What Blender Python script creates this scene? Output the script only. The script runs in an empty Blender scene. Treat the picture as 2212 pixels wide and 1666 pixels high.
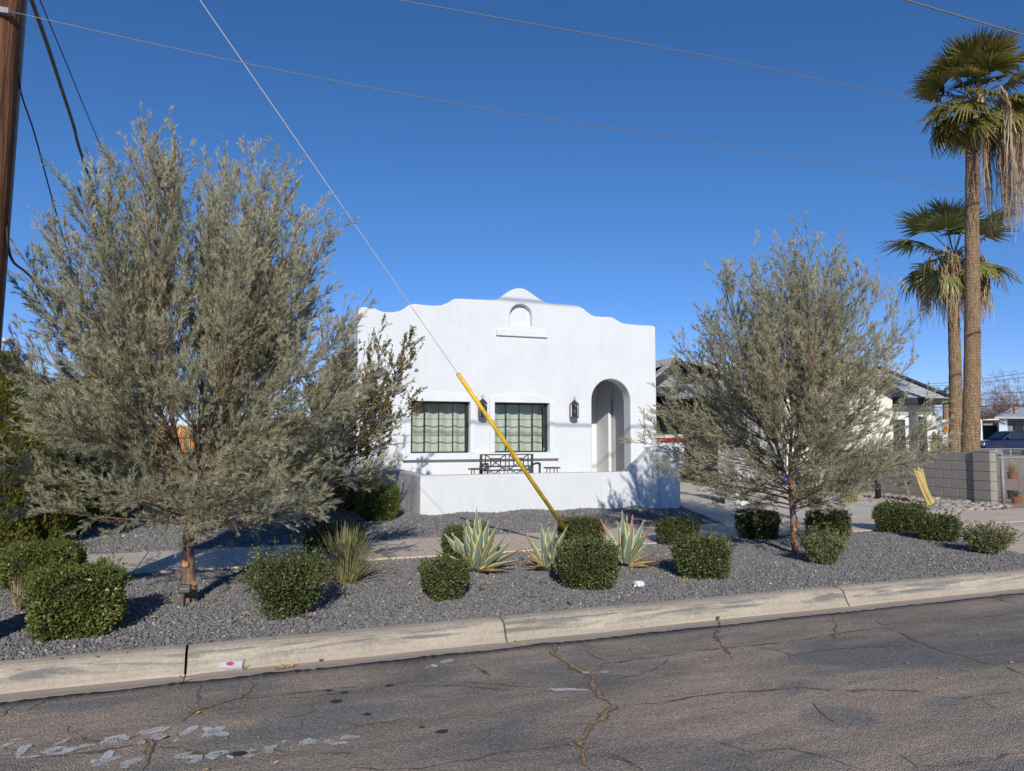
import bpy, bmesh, math, random
import numpy as np
from mathutils import Vector, Matrix, Quaternion
R = math.radians
# ------------------------------------------------------------------ camera, sky, sun, exposure
scene = bpy.context.scene
col = scene.collection
YAW, PITCH, EYE = R(20.5), R(3.83), 1.65
cam_d = bpy.data.cameras.new('camera')
cam_d.sensor_width = 36; cam_d.lens = 1600 / 2212 * 36
cam_d.clip_start = 0.05; cam_d.clip_end = 3000
cam = bpy.data.objects.new('camera', cam_d); col.objects.link(cam)
cam.location = (0, 0, EYE); cam.rotation_euler = (math.pi / 2 + PITCH, 0, -YAW)
scene.camera = cam
SUN_EL, SUN_AZ = R(25), R(197)          # azimuth clockwise from +Y of where the sun stands
world = bpy.data.worlds.new('World'); scene.world = world; world.use_nodes = True
wn = world.node_tree; wn.nodes.clear()
sky = wn.nodes.new('ShaderNodeTexSky'); sky.sky_type = 'NISHITA'; sky.sun_disc = False
sky.sun_elevation = SUN_EL; sky.sun_rotation = SUN_AZ
sky.altitude = 350; sky.air_density = 0.75; sky.dust_density = 0.0; sky.ozone_density = 5.0
hs = wn.nodes.new('ShaderNodeHueSaturation'); hs.inputs['Saturation'].default_value = 1.13; hs.inputs['Value'].default_value = 1.0; hs.inputs['Hue'].default_value = 0.503
bg = wn.nodes.new('ShaderNodeBackground'); bg.inputs[1].default_value = 0.104
wo = wn.nodes.new('ShaderNodeOutputWorld')
tcw = wn.nodes.new('ShaderNodeTexCoord'); sxw = wn.nodes.new('ShaderNodeSeparateXYZ'); rpw = wn.nodes.new('ShaderNodeValToRGB'); mxw = wn.nodes.new('ShaderNodeMix'); mxw.data_type = 'RGBA'; mxw.blend_type = 'MULTIPLY'; mxw.inputs[0].default_value = 1
rpw.color_ramp.elements[0].position = 0.0; rpw.color_ramp.elements[0].color = (0.86, 0.76, 0.93, 1); rpw.color_ramp.elements[1].position = 0.3; rpw.color_ramp.elements[1].color = (1, 1, 1, 1)
wn.links.new(tcw.outputs['Generated'], sxw.inputs[0]); wn.links.new(sxw.outputs['Z'], rpw.inputs[0]); wn.links.new(rpw.outputs[0], mxw.inputs[7])
wn.links.new(sky.outputs[0], hs.inputs['Color']); wn.links.new(hs.outputs[0], mxw.inputs[6]); wn.links.new(mxw.outputs[2], bg.inputs[0]); wn.links.new(bg.outputs[0], wo.inputs[0])
sun_d = bpy.data.lights.new('sun', 'SUN'); sun_d.energy = 3.7; sun_d.angle = R(0.5); sun_d.color = (1.0, 0.93, 0.82)
sun = bpy.data.objects.new('sun', sun_d); col.objects.link(sun)
sd = Vector((math.sin(SUN_AZ) * math.cos(SUN_EL), math.cos(SUN_AZ) * math.cos(SUN_EL), math.sin(SUN_EL)))
sun.rotation_euler = (-sd).to_track_quat('-Z', 'Y').to_euler(); sun.location = sd * 50
scene.view_settings.view_transform = 'Standard'; scene.view_settings.look = 'None'
scene.view_settings.exposure = 0.26; scene.view_settings.gamma = 1.0; scene.view_settings.use_curve_mapping = False
scene.cycles.max_bounces = 8; scene.cycles.transparent_max_bounces = 16
# ------------------------------------------------------------------ where a sight line meets a real plane
_s, _c = math.sin(YAW), math.cos(YAW)
_F = Vector((_s * math.cos(PITCH), _c * math.cos(PITCH), math.sin(PITCH)))
_Rt = Vector((_c, -_s, 0)); _U = Vector((-_s * math.sin(PITCH), -_c * math.sin(PITCH), math.cos(PITCH)))
def ray(px, py): return _F + _Rt * ((px - 1106) / 1600) + _U * (-(py - 833) / 1600)
def GZ(px, py, z=0.0):
    d = ray(px, py); t = (z - EYE) / d.z; return Vector((d.x * t, d.y * t, z))
def GY(px, py, y):
    d = ray(px, py); t = y / d.y; return Vector((d.x * t, y, EYE + d.z * t))
def GX(px, py, x):
    d = ray(px, py); t = x / d.x; return Vector((x, d.y * t, EYE + d.z * t))
def GD(px, py, D):                       # at distance D along the ground direction
    d = ray(px, py); h = math.hypot(d.x, d.y); t = D / h; return Vector((d.x * t, d.y * t, EYE + d.z * t))
# ------------------------------------------------------------------ mesh helpers
def tag(o, label=None, cat=None, group=None, kind=None):
    if label: o['label'] = label
    if cat: o['category'] = cat
    if group: o['group'] = group
    if kind: o['kind'] = kind
    return o
def empty(name, loc, label, cat, group=None, rz=0.0):
    o = bpy.data.objects.new(name, None); col.objects.link(o); o.location = loc
    o.rotation_euler = (0, 0, rz); o.empty_display_size = 0.1
    return tag(o, label, cat, group)
def wpos(o):
    p = Vector((0, 0, 0))
    while o is not None: p = p + Vector(o.location); o = o.parent
    return p
class MB:
    def __init__(s): s.V = []; s.F = []; s.n = 0
    def add(s, vs, fs):
        b = s.n; s.V.extend([tuple(v) for v in vs]); s.F.extend([tuple(i + b for i in f) for f in fs]); s.n += len(vs); return s
    def box(s, x0, x1, y0, y1, z0, z1, M=None):
        vs = [(x, y, z) for z in (z0, z1) for y in (y0, y1) for x in (x0, x1)]
        if M is not None: vs = [M @ Vector(v) for v in vs]
        return s.add(vs, [(0, 2, 3, 1), (4, 5, 7, 6), (0, 1, 5, 4), (2, 6, 7, 3), (0, 4, 6, 2), (1, 3, 7, 5)])
    def bar(s, a, b, w, h, up=(0, 0, 1)):       # rectangular bar from a to b
        a = Vector(a); b = Vector(b); d = (b - a); L = d.length; d.normalize()
        sd_ = d.cross(Vector(up))
        if sd_.length < 1e-4: sd_ = d.cross(Vector((0, 1, 0)))
        sd_.normalize(); u = sd_.cross(d)
        M = Matrix((sd_, d, u)).transposed().to_4x4(); M.translation = a
        return s.box(-w / 2, w / 2, 0, L, -h / 2, h / 2, M)
    def tube(s, pts, rad, n=8, cap=True):
        pts = [Vector(p) for p in pts]
        if not hasattr(rad, '__len__'): rad = [rad] * len(pts)
        rings = []; u = None
        for i, p in enumerate(pts):
            t = (pts[min(i + 1, len(pts) - 1)] - pts[max(i - 1, 0)]).normalized()
            if u is None: u = t.orthogonal().normalized()
            else:
                u = u - t * u.dot(t); u = u.normalized() if u.length > 1e-6 else t.orthogonal().normalized()
            w = t.cross(u)
            rings.append([p + (u * math.cos(a) + w * math.sin(a)) * rad[i] for a in [2 * math.pi * k / n for k in range(n)]])
        vs = [v for r_ in rings for v in r_]; fs = []
        for i in range(len(pts) - 1):
            for k in range(n):
                k2 = (k + 1) % n; fs.append((i * n + k, i * n + k2, (i + 1) * n + k2, (i + 1) * n + k))
        if cap: fs.append(tuple(range(n))[::-1]); fs.append(tuple((len(pts) - 1) * n + k for k in range(n)))
        return s.add(vs, fs)
    def lathe(s, c, prof, n=16):                # prof: (r, z) from bottom to top round a vertical axis
        vs = [(c[0] + r_ * math.cos(2 * math.pi * k / n), c[1] + r_ * math.sin(2 * math.pi * k / n), c[2] + z) for r_, z in prof for k in range(n)]
        fs = [(i * n + k, i * n + (k + 1) % n, (i + 1) * n + (k + 1) % n, (i + 1) * n + k) for i in range(len(prof) - 1) for k in range(n)]
        fs.append(tuple(range(n))[::-1]); fs.append(tuple((len(prof) - 1) * n + k for k in range(n)))
        return s.add(vs, fs)
    def prism(s, poly, f, d):                   # poly: 2-D loop; f(u, v, w) -> 3-D; depth 0..d
        n = len(poly); vs = [f(u, v, 0) for u, v in poly] + [f(u, v, d) for u, v in poly]
        fs = [tuple(range(n)), tuple(range(2 * n - 1, n - 1, -1))] + [(k, n + k, n + (k + 1) % n, (k + 1) % n) for k in range(n)]
        return s.add(vs, fs)
    def out(s, name, mat, parent=None, origin=None, smooth=False, bevel=0, seg=2, kind=None, fix=True):
        return mk(name, s.V, s.F, mat, parent, origin, smooth, bevel, seg, kind, fix)
def link_mesh(me, name, parent, origin, kind=None):
    o = bpy.data.objects.new(name, me); col.objects.link(o)
    if parent is not None:
        o.parent = parent; o.location = Vector(origin) - wpos(parent)
    else: o.location = origin
    if kind: o['kind'] = kind
    return o
def mk(name, V, F, mat, parent=None, origin=None, smooth=False, bevel=0, seg=2, kind=None, fix=True):
    if origin is None: origin = wpos(parent) if parent is not None else Vector((0, 0, 0))
    origin = Vector(origin)
    me = bpy.data.meshes.new(name)
    me.from_pydata([tuple(Vector(v) - origin) for v in V], [], F)
    if fix:
        bm = bmesh.new(); bm.from_mesh(me); bmesh.ops.recalc_face_normals(bm, faces=bm.faces); bm.to_mesh(me); bm.free()
    for m in (mat if isinstance(mat, (list, tuple)) else [mat]): me.materials.append(m)
    if smooth: me.polygons.foreach_set('use_smooth', [True] * len(me.polygons))
    o = link_mesh(me, name, parent, origin, kind)
    if bevel:
        b = o.modifiers.new('bevel', 'BEVEL'); b.width = bevel; b.segments = seg; b.limit_method = 'ANGLE'; b.angle_limit = R(40)
    return o
def np_mesh(name, V, F, mat, parent=None, origin=(0, 0, 0), attrs=None, smooth=False, kind=None):
    """V (n,3) float, F (m,k) int of one polygon size"""
    V = np.asarray(V, dtype=np.float32) - np.asarray(origin, dtype=np.float32); F = np.asarray(F, dtype=np.int32)
    me = bpy.data.meshes.new(name); n, (m, k) = len(V), F.shape
    me.vertices.add(n); me.vertices.foreach_set('co', V.ravel())
    me.loops.add(m * k); me.loops.foreach_set('vertex_index', F.ravel())
    me.polygons.add(m); me.polygons.foreach_set('loop_start', np.arange(0, m * k, k, dtype=np.int32))
    me.polygons.foreach_set('loop_total', np.full(m, k, dtype=np.int32))
    if smooth: me.polygons.foreach_set('use_smooth', np.ones(m, dtype=bool))
    me.update(calc_edges=True)
    for nm, a in (attrs or {}).items():
        at = me.attributes.new(nm, 'FLOAT', 'POINT'); at.data.foreach_set('value', np.asarray(a, dtype=np.float32))
    me.materials.append(mat); me.validate()
    return link_mesh(me, name, parent, Vector(origin), kind)
def copy_tree(o, parent=None):
    c = o.copy(); col.objects.link(c); c.parent = parent
    for ch in list(o.children): copy_tree(ch, c)
    return c
def text_mesh(name, txt, mat, size, depth, M, parent=None, align='CENTER'):
    cu = bpy.data.curves.new(name, 'FONT'); cu.body = txt; cu.size = size; cu.extrude = depth; cu.align_x = align; cu.resolution_u = 4
    t = bpy.data.objects.new(name, cu); col.objects.link(t)
    dg = bpy.context.evaluated_depsgraph_get(); me = bpy.data.meshes.new_from_object(t.evaluated_get(dg))
    bpy.data.objects.remove(t); bpy.data.curves.remove(cu)
    me.materials.clear(); me.materials.append(mat); me.transform(M)
    o0 = Vector(M.translation); me.transform(Matrix.Translation(-o0)); me.name = name
    return link_mesh(me, name, parent, o0)
# ------------------------------------------------------------------ materials
def newmat(name):
    m = bpy.data.materials.new(name); m.use_nodes = True; nt = m.node_tree
    return m, nt, nt.nodes['Principled BSDF']
def N(nt, typ, **kw):
    n = nt.nodes.new(typ)
    for k, v in kw.items():
        if k in n.inputs: n.inputs[k].default_value = v
        else: setattr(n, k, v)
    return n
def noise(nt, scale, detail=4, rough=0.55, vec=None, dist=0.0):
    n = N(nt, 'ShaderNodeTexNoise', Scale=scale, Detail=detail, Roughness=rough, Distortion=dist)
    if vec is not None: nt.links.new(vec, n.inputs['Vector'])
    return n
def ramp(nt, src, stops):
    r_ = nt.nodes.new('ShaderNodeValToRGB'); e = r_.color_ramp.elements
    while len(e) < len(stops): e.new(0.5)
    for i, (p, c) in enumerate(stops):
        e[i].position = p; e[i].color = (c, c, c, 1) if not hasattr(c, '__len__') else (*c, 1)
    nt.links.new(src, r_.inputs[0]); return r_
def mix(nt, fac, a, b, mode='MIX'):
    m = nt.nodes.new('ShaderNodeMix'); m.data_type = 'RGBA'; m.blend_type = mode
    for sock, v in ((m.inputs[0], fac), (m.inputs[6], a), (m.inputs[7], b)):
        if isinstance(v, bpy.types.NodeSocket): nt.links.new(v, sock)
        elif hasattr(v, '__len__'): sock.default_value = (*v, 1)
        else: sock.default_value = v
    return m.outputs[2]
def coords(nt, scale=None, kind='Object'):
    tc = nt.nodes.new('ShaderNodeTexCoord'); v = tc.outputs[kind]
    if scale:
        mp = nt.nodes.new('ShaderNodeMapping'); mp.inputs['Scale'].default_value = scale; nt.links.new(v, mp.inputs['Vector']); v = mp.outputs[0]
    return v
def bump(nt, bs, h, strength, dist=0.01):
    b = N(nt, 'ShaderNodeBump', Strength=strength, Distance=dist); nt.links.new(h, b.inputs['Height']); nt.links.new(b.outputs[0], bs.inputs['Normal']); return b
def pmat(name, c1, c2=None, scale=3, rough=0.7, bscale=None, bstr=0.3, metal=0.0, spec=0.4, vscale=None, fine=None, stops=(0.35, 0.65), bdist=0.01):
    m, nt, bs = newmat(name); v = coords(nt, vscale)
    bs.inputs['Roughness'].default_value = rough; bs.inputs['Metallic'].default_value = metal; bs.inputs['Specular IOR Level'].default_value = spec
    if c2 is None: bs.inputs['Base Color'].default_value = (*c1, 1)
    else:
        n1 = noise(nt, scale, 6, 0.6, v); r1 = ramp(nt, n1.outputs[0], [(stops[0], c1), (stops[1], c2)]); out = r1.outputs[0]
        if fine:
            n2 = noise(nt, fine, 3, 0.6, v); r2 = ramp(nt, n2.outputs[0], [(0.3, 0.8), (0.7, 1.16)]); out = mix(nt, 1.0, out, r2.outputs[0], 'MULTIPLY')
        nt.links.new(out, bs.inputs['Base Color'])
    if bscale: bump(nt, bs, noise(nt, bscale, 5, 0.6, v).outputs[0], bstr, bdist)
    return m
def leafmat(name, dark, light, rough=0.55, trans=0.25, tcol=None, patch=2.0, spec=0.25, accent=None):
    """leaf colour from a per-leaf attribute 'tint' and a slow noise"""
    m, nt, bs = newmat(name)
    a = nt.nodes.new('ShaderNodeAttribute'); a.attribute_name = 'tint'
    n1 = noise(nt, patch, 3, 0.5, coords(nt)); ad = N(nt, 'ShaderNodeMath', operation='MULTIPLY_ADD')
    nt.links.new(n1.outputs[0], ad.inputs[0]); ad.inputs[1].default_value = 0.9; nt.links.new(a.outputs['Fac'], ad.inputs[2])
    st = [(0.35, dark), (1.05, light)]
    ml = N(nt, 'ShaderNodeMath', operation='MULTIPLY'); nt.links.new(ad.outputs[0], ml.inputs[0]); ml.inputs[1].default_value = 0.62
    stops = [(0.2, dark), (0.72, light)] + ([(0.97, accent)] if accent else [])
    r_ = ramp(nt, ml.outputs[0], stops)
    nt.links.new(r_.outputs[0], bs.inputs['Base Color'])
    bs.inputs['Roughness'].default_value = rough; bs.inputs['Specular IOR Level'].default_value = spec
    tr = nt.nodes.new('ShaderNodeBsdfTranslucent'); nt.links.new(r_.outputs[0], tr.inputs['Color'])
    mx = nt.nodes.new('ShaderNodeMixShader'); mx.inputs[0].default_value = trans
    nt.links.new(bs.outputs[0], mx.inputs[1]); nt.links.new(tr.outputs[0], mx.inputs[2])
    nt.links.new(mx.outputs[0], nt.nodes['Material Output'].inputs['Surface'])
    return m
M = {}
def build_materials():
    # stucco
    m, nt, bs = newmat('white_stucco'); v = coords(nt)
    n1 = noise(nt, 1.2, 5, 0.6, v); r1 = ramp(nt, n1.outputs[0], [(0.3, (0.60, 0.635, 0.665)), (0.7, (0.665, 0.695, 0.72))])
    st_ = noise(nt, 5, 5, 0.65, coords(nt, (1.6, 1.6, 0.14))); sr_ = ramp(nt, st_.outputs[0], [(0.34, 0.965), (0.5, 1.0)]); ft_ = noise(nt, 28, 5, 0.7, v); fr_ = ramp(nt, ft_.outputs[0], [(0.3, 0.965), (0.6, 1.0)])
    nt.links.new(mix(nt, 1.0, mix(nt, 1.0, r1.outputs[0], sr_.outputs[0], 'MULTIPLY'), fr_.outputs[0], 'MULTIPLY'), bs.inputs['Base Color']); bs.inputs['Roughness'].default_value = 0.85; bs.inputs['Specular IOR Level'].default_value = 0.2
    n2 = noise(nt, 7, 9, 0.72, coords(nt, (1, 1, 1.6)), 0.4); bump(nt, bs, n2.outputs[0], 0.36, 0.03); M['stucco'] = m
    # side of the patio wall is rough, greyer render with vertical streaks
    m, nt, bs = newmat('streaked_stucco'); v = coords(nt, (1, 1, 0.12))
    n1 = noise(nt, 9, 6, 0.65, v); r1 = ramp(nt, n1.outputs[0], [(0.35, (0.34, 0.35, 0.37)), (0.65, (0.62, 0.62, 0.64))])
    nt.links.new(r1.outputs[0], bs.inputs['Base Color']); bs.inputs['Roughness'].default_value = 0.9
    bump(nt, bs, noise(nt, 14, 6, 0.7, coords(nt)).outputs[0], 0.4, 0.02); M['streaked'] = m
    M['trim'] = pmat('white_trim', (0.62, 0.65, 0.68), (0.67, 0.70, 0.72), 3, 0.8, 12, 0.25)
    M['grey_door'] = pmat('grey_door', (0.17, 0.175, 0.2), (0.2, 0.205, 0.23), 3, 0.6)
    M['roofing'] = pmat('flat_roofing', (0.5, 0.5, 0.5), (0.6, 0.6, 0.6), 3, 0.9)
    # asphalt
    m, nt, bs = newmat('old_asphalt'); v = coords(nt)
    big = noise(nt, 0.55, 5, 0.6, coords(nt, (0.8, 1.5, 1)), 0.6)
    base = ramp(nt, big.outputs[0], [(0.38, (0.205, 0.192, 0.178)), (0.47, (0.305, 0.258, 0.212)), (0.6, (0.395, 0.318, 0.25))])
    streak = noise(nt, 2.2, 5, 0.65, coords(nt, (0.5, 2.6, 1))); sr = ramp(nt, streak.outputs[0], [(0.35, 0.82), (0.65, 1.14)])
    c = mix(nt, 1.0, base.outputs[0], sr.outputs[0], 'MULTIPLY')
    blue = noise(nt, 1.1, 3, 0.55, coords(nt, (0.7, 1.6, 1)), 0.3); br = ramp(nt, blue.outputs[0], [(0.55, 0.0), (0.61, 0.62)])
    c = mix(nt, br.outputs[0], c, (0.175, 0.186, 0.192))
    vo = N(nt, 'ShaderNodeTexVoronoi', Scale=120.0); nt.links.new(v, vo.inputs['Vector'])
    vr = ramp(nt, vo.outputs['Color'], [(0.1, 0.6), (0.55, 1.0), (0.95, 1.6)]); c = mix(nt, 0.7, c, vr.outputs[0], 'MULTIPLY')
    fn = noise(nt, 60, 4, 0.7, v); fr = ramp(nt, fn.outputs[0], [(0.35, 0.72), (0.66, 1.28)]); c = mix(nt, 1.0, c, fr.outputs[0], 'MULTIPLY')
    nt.links.new(c, bs.inputs['Base Color']); bs.inputs['Roughness'].default_value = 0.88; bs.inputs['Specular IOR Level'].default_value = 0.25
    b1 = bump(nt, bs, vo.outputs['Distance'], 0.7, 0.012); b2 = N(nt, 'ShaderNodeBump', Strength=0.6, Distance=0.02)
    nt.links.new(noise(nt, 14, 6, 0.7, v).outputs[0], b2.inputs['Height']); nt.links.new(b2.outputs[0], b1.inputs['Normal']); M['asphalt'] = m
    M['crack'] = pmat('crack_dark', (0.09, 0.072, 0.058), (0.19, 0.155, 0.12), 30, 0.95)
    M['crack_fill'] = pmat('crack_grit', (0.18, 0.125, 0.07), (0.46, 0.32, 0.165), 45, 0.95, 90, 0.8)
    M['oil'] = pmat('oil_spot', (0.03, 0.028, 0.028), (0.05, 0.045, 0.045), 30, 0.6)
    for nm, cc, lo in (('chalk', (0.74, 0.77, 0.78), 0.45), ('chalk_faint', (0.5, 0.52, 0.52), 0.54), ('chalk_yellow', (0.55, 0.54, 0.32), 0.52)):
        m, nt, bs = newmat(nm); bs.inputs['Base Color'].default_value = (*cc, 1); bs.inputs['Roughness'].default_value = 0.95
        n1 = noise(nt, 120, 3, 0.85, coords(nt)); n0 = noise(nt, 9, 3, 0.6, coords(nt))
        ad = N(nt, 'ShaderNodeMath', operation='MULTIPLY_ADD'); nt.links.new(n1.outputs[0], ad.inputs[0]); ad.inputs[1].default_value = 0.75
        mu = N(nt, 'ShaderNodeMath', operation='MULTIPLY'); nt.links.new(n0.outputs[0], mu.inputs[0]); mu.inputs[1].default_value = 0.25
        nt.links.new(mu.outputs[0], ad.inputs[2]); r1 = ramp(nt, ad.outputs[0], [(lo - 0.03, 0.0), (lo + 0.10, 0.8)])
        tp = nt.nodes.new('ShaderNodeBsdfTransparent'); mx = nt.nodes.new('ShaderNodeMixShader')
        nt.links.new(r1.outputs[0], mx.inputs[0]); nt.links.new(tp.outputs[0], mx.inputs[1]); nt.links.new(bs.outputs[0], mx.inputs[2])
        nt.links.new(mx.outputs[0], nt.nodes['Material Output'].inputs['Surface']); M[nm] = m
    # kerb concrete: warm grey with dark streaks lengthwise
    m, nt, bs = newmat('kerb_concrete'); v = coords(nt)
    n1 = noise(nt, 2.5, 6, 0.6, v); r1 = ramp(nt, n1.outputs[0], [(0.3, (0.345, 0.295, 0.23)), (0.7, (0.455, 0.40, 0.32))])
    n2 = noise(nt, 3.2, 7, 0.68, coords(nt, (0.35, 4, 3.2)), 0.5); r2 = ramp(nt, n2.outputs[0], [(0.46, 0.0), (0.58, 0.9)])
    sx = nt.nodes.new('ShaderNodeSeparateXYZ'); nt.links.new(v, sx.inputs[0]); zr_ = ramp(nt, sx.outputs['Z'], [(0.02, 0.12), (0.05, 1.0), (0.105, 1.0), (0.13, 0.18)])
    mm = N(nt, 'ShaderNodeMath', operation='MULTIPLY'); nt.links.new(r2.outputs[0], mm.inputs[0]); nt.links.new(zr_.outputs[0], mm.inputs[1])
    c = mix(nt, mm.outputs[0], r1.outputs[0], (0.15, 0.145, 0.138))
    n3 = noise(nt, 45, 4, 0.7, v); r3 = ramp(nt, n3.outputs[0], [(0.3, 0.8), (0.7, 1.15)]); c = mix(nt, 1.0, c, r3.outputs[0], 'MULTIPLY')
    nt.links.new(c, bs.inputs['Base Color']); bs.inputs['Roughness'].default_value = 0.9
    bump(nt, bs, noise(nt, 30, 8, 0.75, v).outputs[0], 0.5, 0.012); M['kerb'] = m
    M['kerb_mark'] = pmat('kerb_stamp', (0.22, 0.19, 0.16))
    m, nt, bs = newmat('gutter_concrete'); v = coords(nt)
    n1 = noise(nt, 2.0, 6, 0.65, coords(nt, (0.4, 2.5, 1))); r1 = ramp(nt, n1.outputs[0], [(0.3, (0.40, 0.335, 0.265)), (0.7, (0.50, 0.425, 0.34))])
    n3 = noise(nt, 60, 4, 0.7, v); r3 = ramp(nt, n3.outputs[0], [(0.3, 0.82), (0.7, 1.12)]); c = mix(nt, 1.0, r1.outputs[0], r3.outputs[0], 'MULTIPLY')
    nt.links.new(c, bs.inputs['Base Color']); bs.inputs['Roughness'].default_value = 0.9; bump(nt, bs, noise(nt, 40, 8, 0.75, v).outputs[0], 0.4, 0.01); M['gutter'] = m
    M['sidewalk'] = pmat('sidewalk_concrete', (0.55, 0.44, 0.35), (0.65, 0.53, 0.43), 1.3, 0.9, 60, 0.25, fine=25)
    M['sidewalk_grey'] = pmat('sidewalk_grey_concrete', (0.52, 0.445, 0.36), (0.61, 0.53, 0.44), 1.3, 0.9, 60, 0.25, fine=25)
    M['driveway'] = pmat('driveway_concrete', (0.53, 0.49, 0.43), (0.62, 0.57, 0.50), 0.8, 0.9, 50, 0.2, fine=20)
    M['joint'] = pmat('joint_dark', (0.16, 0.13, 0.10))
    # ground under the gravel
    m, nt, bs = newmat('gravel_ground'); v = coords(nt)
    vo = N(nt, 'ShaderNodeTexVoronoi', Scale=42.0); nt.links.new(v, vo.inputs['Vector'])
    r1 = ramp(nt, vo.outputs['Color'], [(0.0, (0.09, 0.09, 0.096)), (0.6, (0.17, 0.17, 0.178)), (0.9, (0.23, 0.225, 0.22)), (0.99, (0.45, 0.41, 0.37))])
    nt.links.new(r1.outputs[0], bs.inputs['Base Color']); bs.inputs['Roughness'].default_value = 0.85
    bump(nt, bs, vo.outputs['Distance'], 1.0, -0.03); M['gravel_ground'] = m
    # gravel stones, colour per stone
    def stonemat(nm, stops, bsc=40):
        m, nt, bs = newmat(nm); oi = nt.nodes.new('ShaderNodeObjectInfo'); r1 = ramp(nt, oi.outputs['Random'], stops)
        r1.color_ramp.interpolation = 'CONSTANT' if len(stops) > 6 else 'LINEAR'
        n1 = noise(nt, bsc, 4, 0.6, coords(nt)); r2 = ramp(nt, n1.outputs[0], [(0.3, 0.8), (0.7, 1.15)])
        nt.links.new(mix(nt, 1.0, r1.outputs[0], r2.outputs[0], 'MULTIPLY'), bs.inputs['Base Color']); bs.inputs['Roughness'].default_value = 0.75; return m
    M['stone'] = stonemat('gravel_stone', [(0.0, (0.125, 0.125, 0.13)), (0.45, (0.162, 0.162, 0.168)), (0.8, (0.20, 0.197, 0.198)), (0.95, (0.25, 0.225, 0.195)), (0.995, (0.45, 0.39, 0.33))])
    M['river_rock'] = stonemat('river_rock', [(0.0, (0.30, 0.24, 0.2)), (0.25, (0.42, 0.36, 0.31)), (0.5, (0.27, 0.26, 0.26)), (0.72, (0.46, 0.37, 0.32)), (0.9, (0.2, 0.21, 0.22)), (1.0, (0.5, 0.45, 0.4))])
    M['pebble_ground'] = pmat('pebble_dirt', (0.22, 0.15, 0.10), (0.50, 0.39, 0.28), 28, 0.95, 20, 0.9, bdist=0.03)
    M['dirt'] = pmat('dry_dirt', (0.26, 0.195, 0.145), (0.35, 0.27, 0.20), 0.6, 0.95, 20, 0.5, fine=8)
    # foliage
    M['sage_leaf'] = leafmat('grey_green_needles', (0.22, 0.235, 0.16), (0.53, 0.525, 0.355), 0.6, 0.38, patch=0.9, accent=(0.66, 0.57, 0.36))
    M['olive_leaf'] = leafmat('small_olive_leaves', (0.045, 0.055, 0.02), (0.17, 0.16, 0.055), 0.5, 0.25, patch=2.2, accent=(0.42, 0.2, 0.05))
    M['hedge_leaf'] = leafmat('box_hedge_leaves', (0.022, 0.034, 0.012), (0.10, 0.125, 0.038), 0.42, 0.2, patch=3.0, spec=0.4, accent=(0.2, 0.2, 0.08))
    M['hedge_lush'] = leafmat('lush_hedge_leaves', (0.026, 0.04, 0.010), (0.115, 0.15, 0.032), 0.4, 0.25, patch=3.0, spec=0.4, accent=(0.26, 0.27, 0.07))
    M['hedge_grey'] = leafmat('greyish_shrub_leaves', (0.05, 0.06, 0.028), (0.19, 0.20, 0.095), 0.5, 0.2, patch=4, accent=(0.3, 0.28, 0.12))
    M['cypress'] = leafmat('cypress_sprays', (0.04, 0.055, 0.01), (0.165, 0.175, 0.03), 0.6, 0.25, patch=1.6, accent=(0.3, 0.26, 0.05))
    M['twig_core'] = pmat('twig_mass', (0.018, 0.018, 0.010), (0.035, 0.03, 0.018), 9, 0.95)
    M['bark'] = pmat('brown_bark', (0.10, 0.055, 0.038), (0.31, 0.205, 0.145), 12, 0.95, 30, 1.0, vscale=(1, 1, 0.25), bdist=0.02)
    M['bark_grey'] = pmat('grey_brown_bark', (0.12, 0.085, 0.06), (0.30, 0.22, 0.165), 14, 0.95, 34, 1.0, vscale=(1, 1, 0.2), bdist=0.02)
    M['cut_wood'] = pmat('cut_wood', (0.36, 0.17, 0.07), (0.48, 0.26, 0.12), 30, 0.8)
    M['dry'] = leafmat('dry_straw', (0.22, 0.16, 0.09), (0.5, 0.4, 0.24), 0.8, 0.2)
    M['rush'] = leafmat('pale_rush_stems', (0.13, 0.14, 0.055), (0.42, 0.39, 0.18), 0.6, 0.15, patch=3)
    M['yucca'] = leafmat('dark_sword_leaves', (0.05, 0.06, 0.035), (0.16, 0.16, 0.09), 0.5, 0.1)
    M['aloe'] = leafmat('yellow_green_aloe', (0.12, 0.12, 0.04), (0.40, 0.34, 0.13), 0.5, 0.1)
    # agave: blue-green middle and cream edges from a 'side' attribute
    for nm, tip in (('agave', None), ('agave_red', (0.32, 0.13, 0.09)), ('agave_old', (0.3, 0.13, 0.05))):
        m, nt, bs = newmat(nm); a = nt.nodes.new('ShaderNodeAttribute'); a.attribute_name = 'side'; b = nt.nodes.new('ShaderNodeAttribute'); b.attribute_name = 'along'
        n1 = noise(nt, 16, 4, 0.6, coords(nt)); ad = N(nt, 'ShaderNodeMath', operation='MULTIPLY_ADD'); nt.links.new(n1.outputs[0], ad.inputs[0]); ad.inputs[1].default_value = 0.3
        nt.links.new(a.outputs['Fac'], ad.inputs[2]); r1 = ramp(nt, ad.outputs[0], [(0.76, (0.13, 0.19, 0.155)), (0.84, (0.48, 0.43, 0.18))])
        if nm == 'agave_old': r1 = ramp(nt, ad.outputs[0], [(0.66, (0.25, 0.2, 0.09)), (0.74, (0.45, 0.3, 0.12))])
        c = r1.outputs[0]
        c = mix(nt, 0.35, c, ramp(nt, noise(nt, 5, 4, 0.6, coords(nt)).outputs[0], [(0.35, 0.7), (0.65, 1.2)]).outputs[0], 'MULTIPLY')
        rt = ramp(nt, b.outputs['Fac'], [(0.55 if tip else 0.93, 0.0), (0.85 if tip else 0.99, 1.0)]); c = mix(nt, rt.outputs[0], c, tip or (0.2, 0.09, 0.04))
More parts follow.
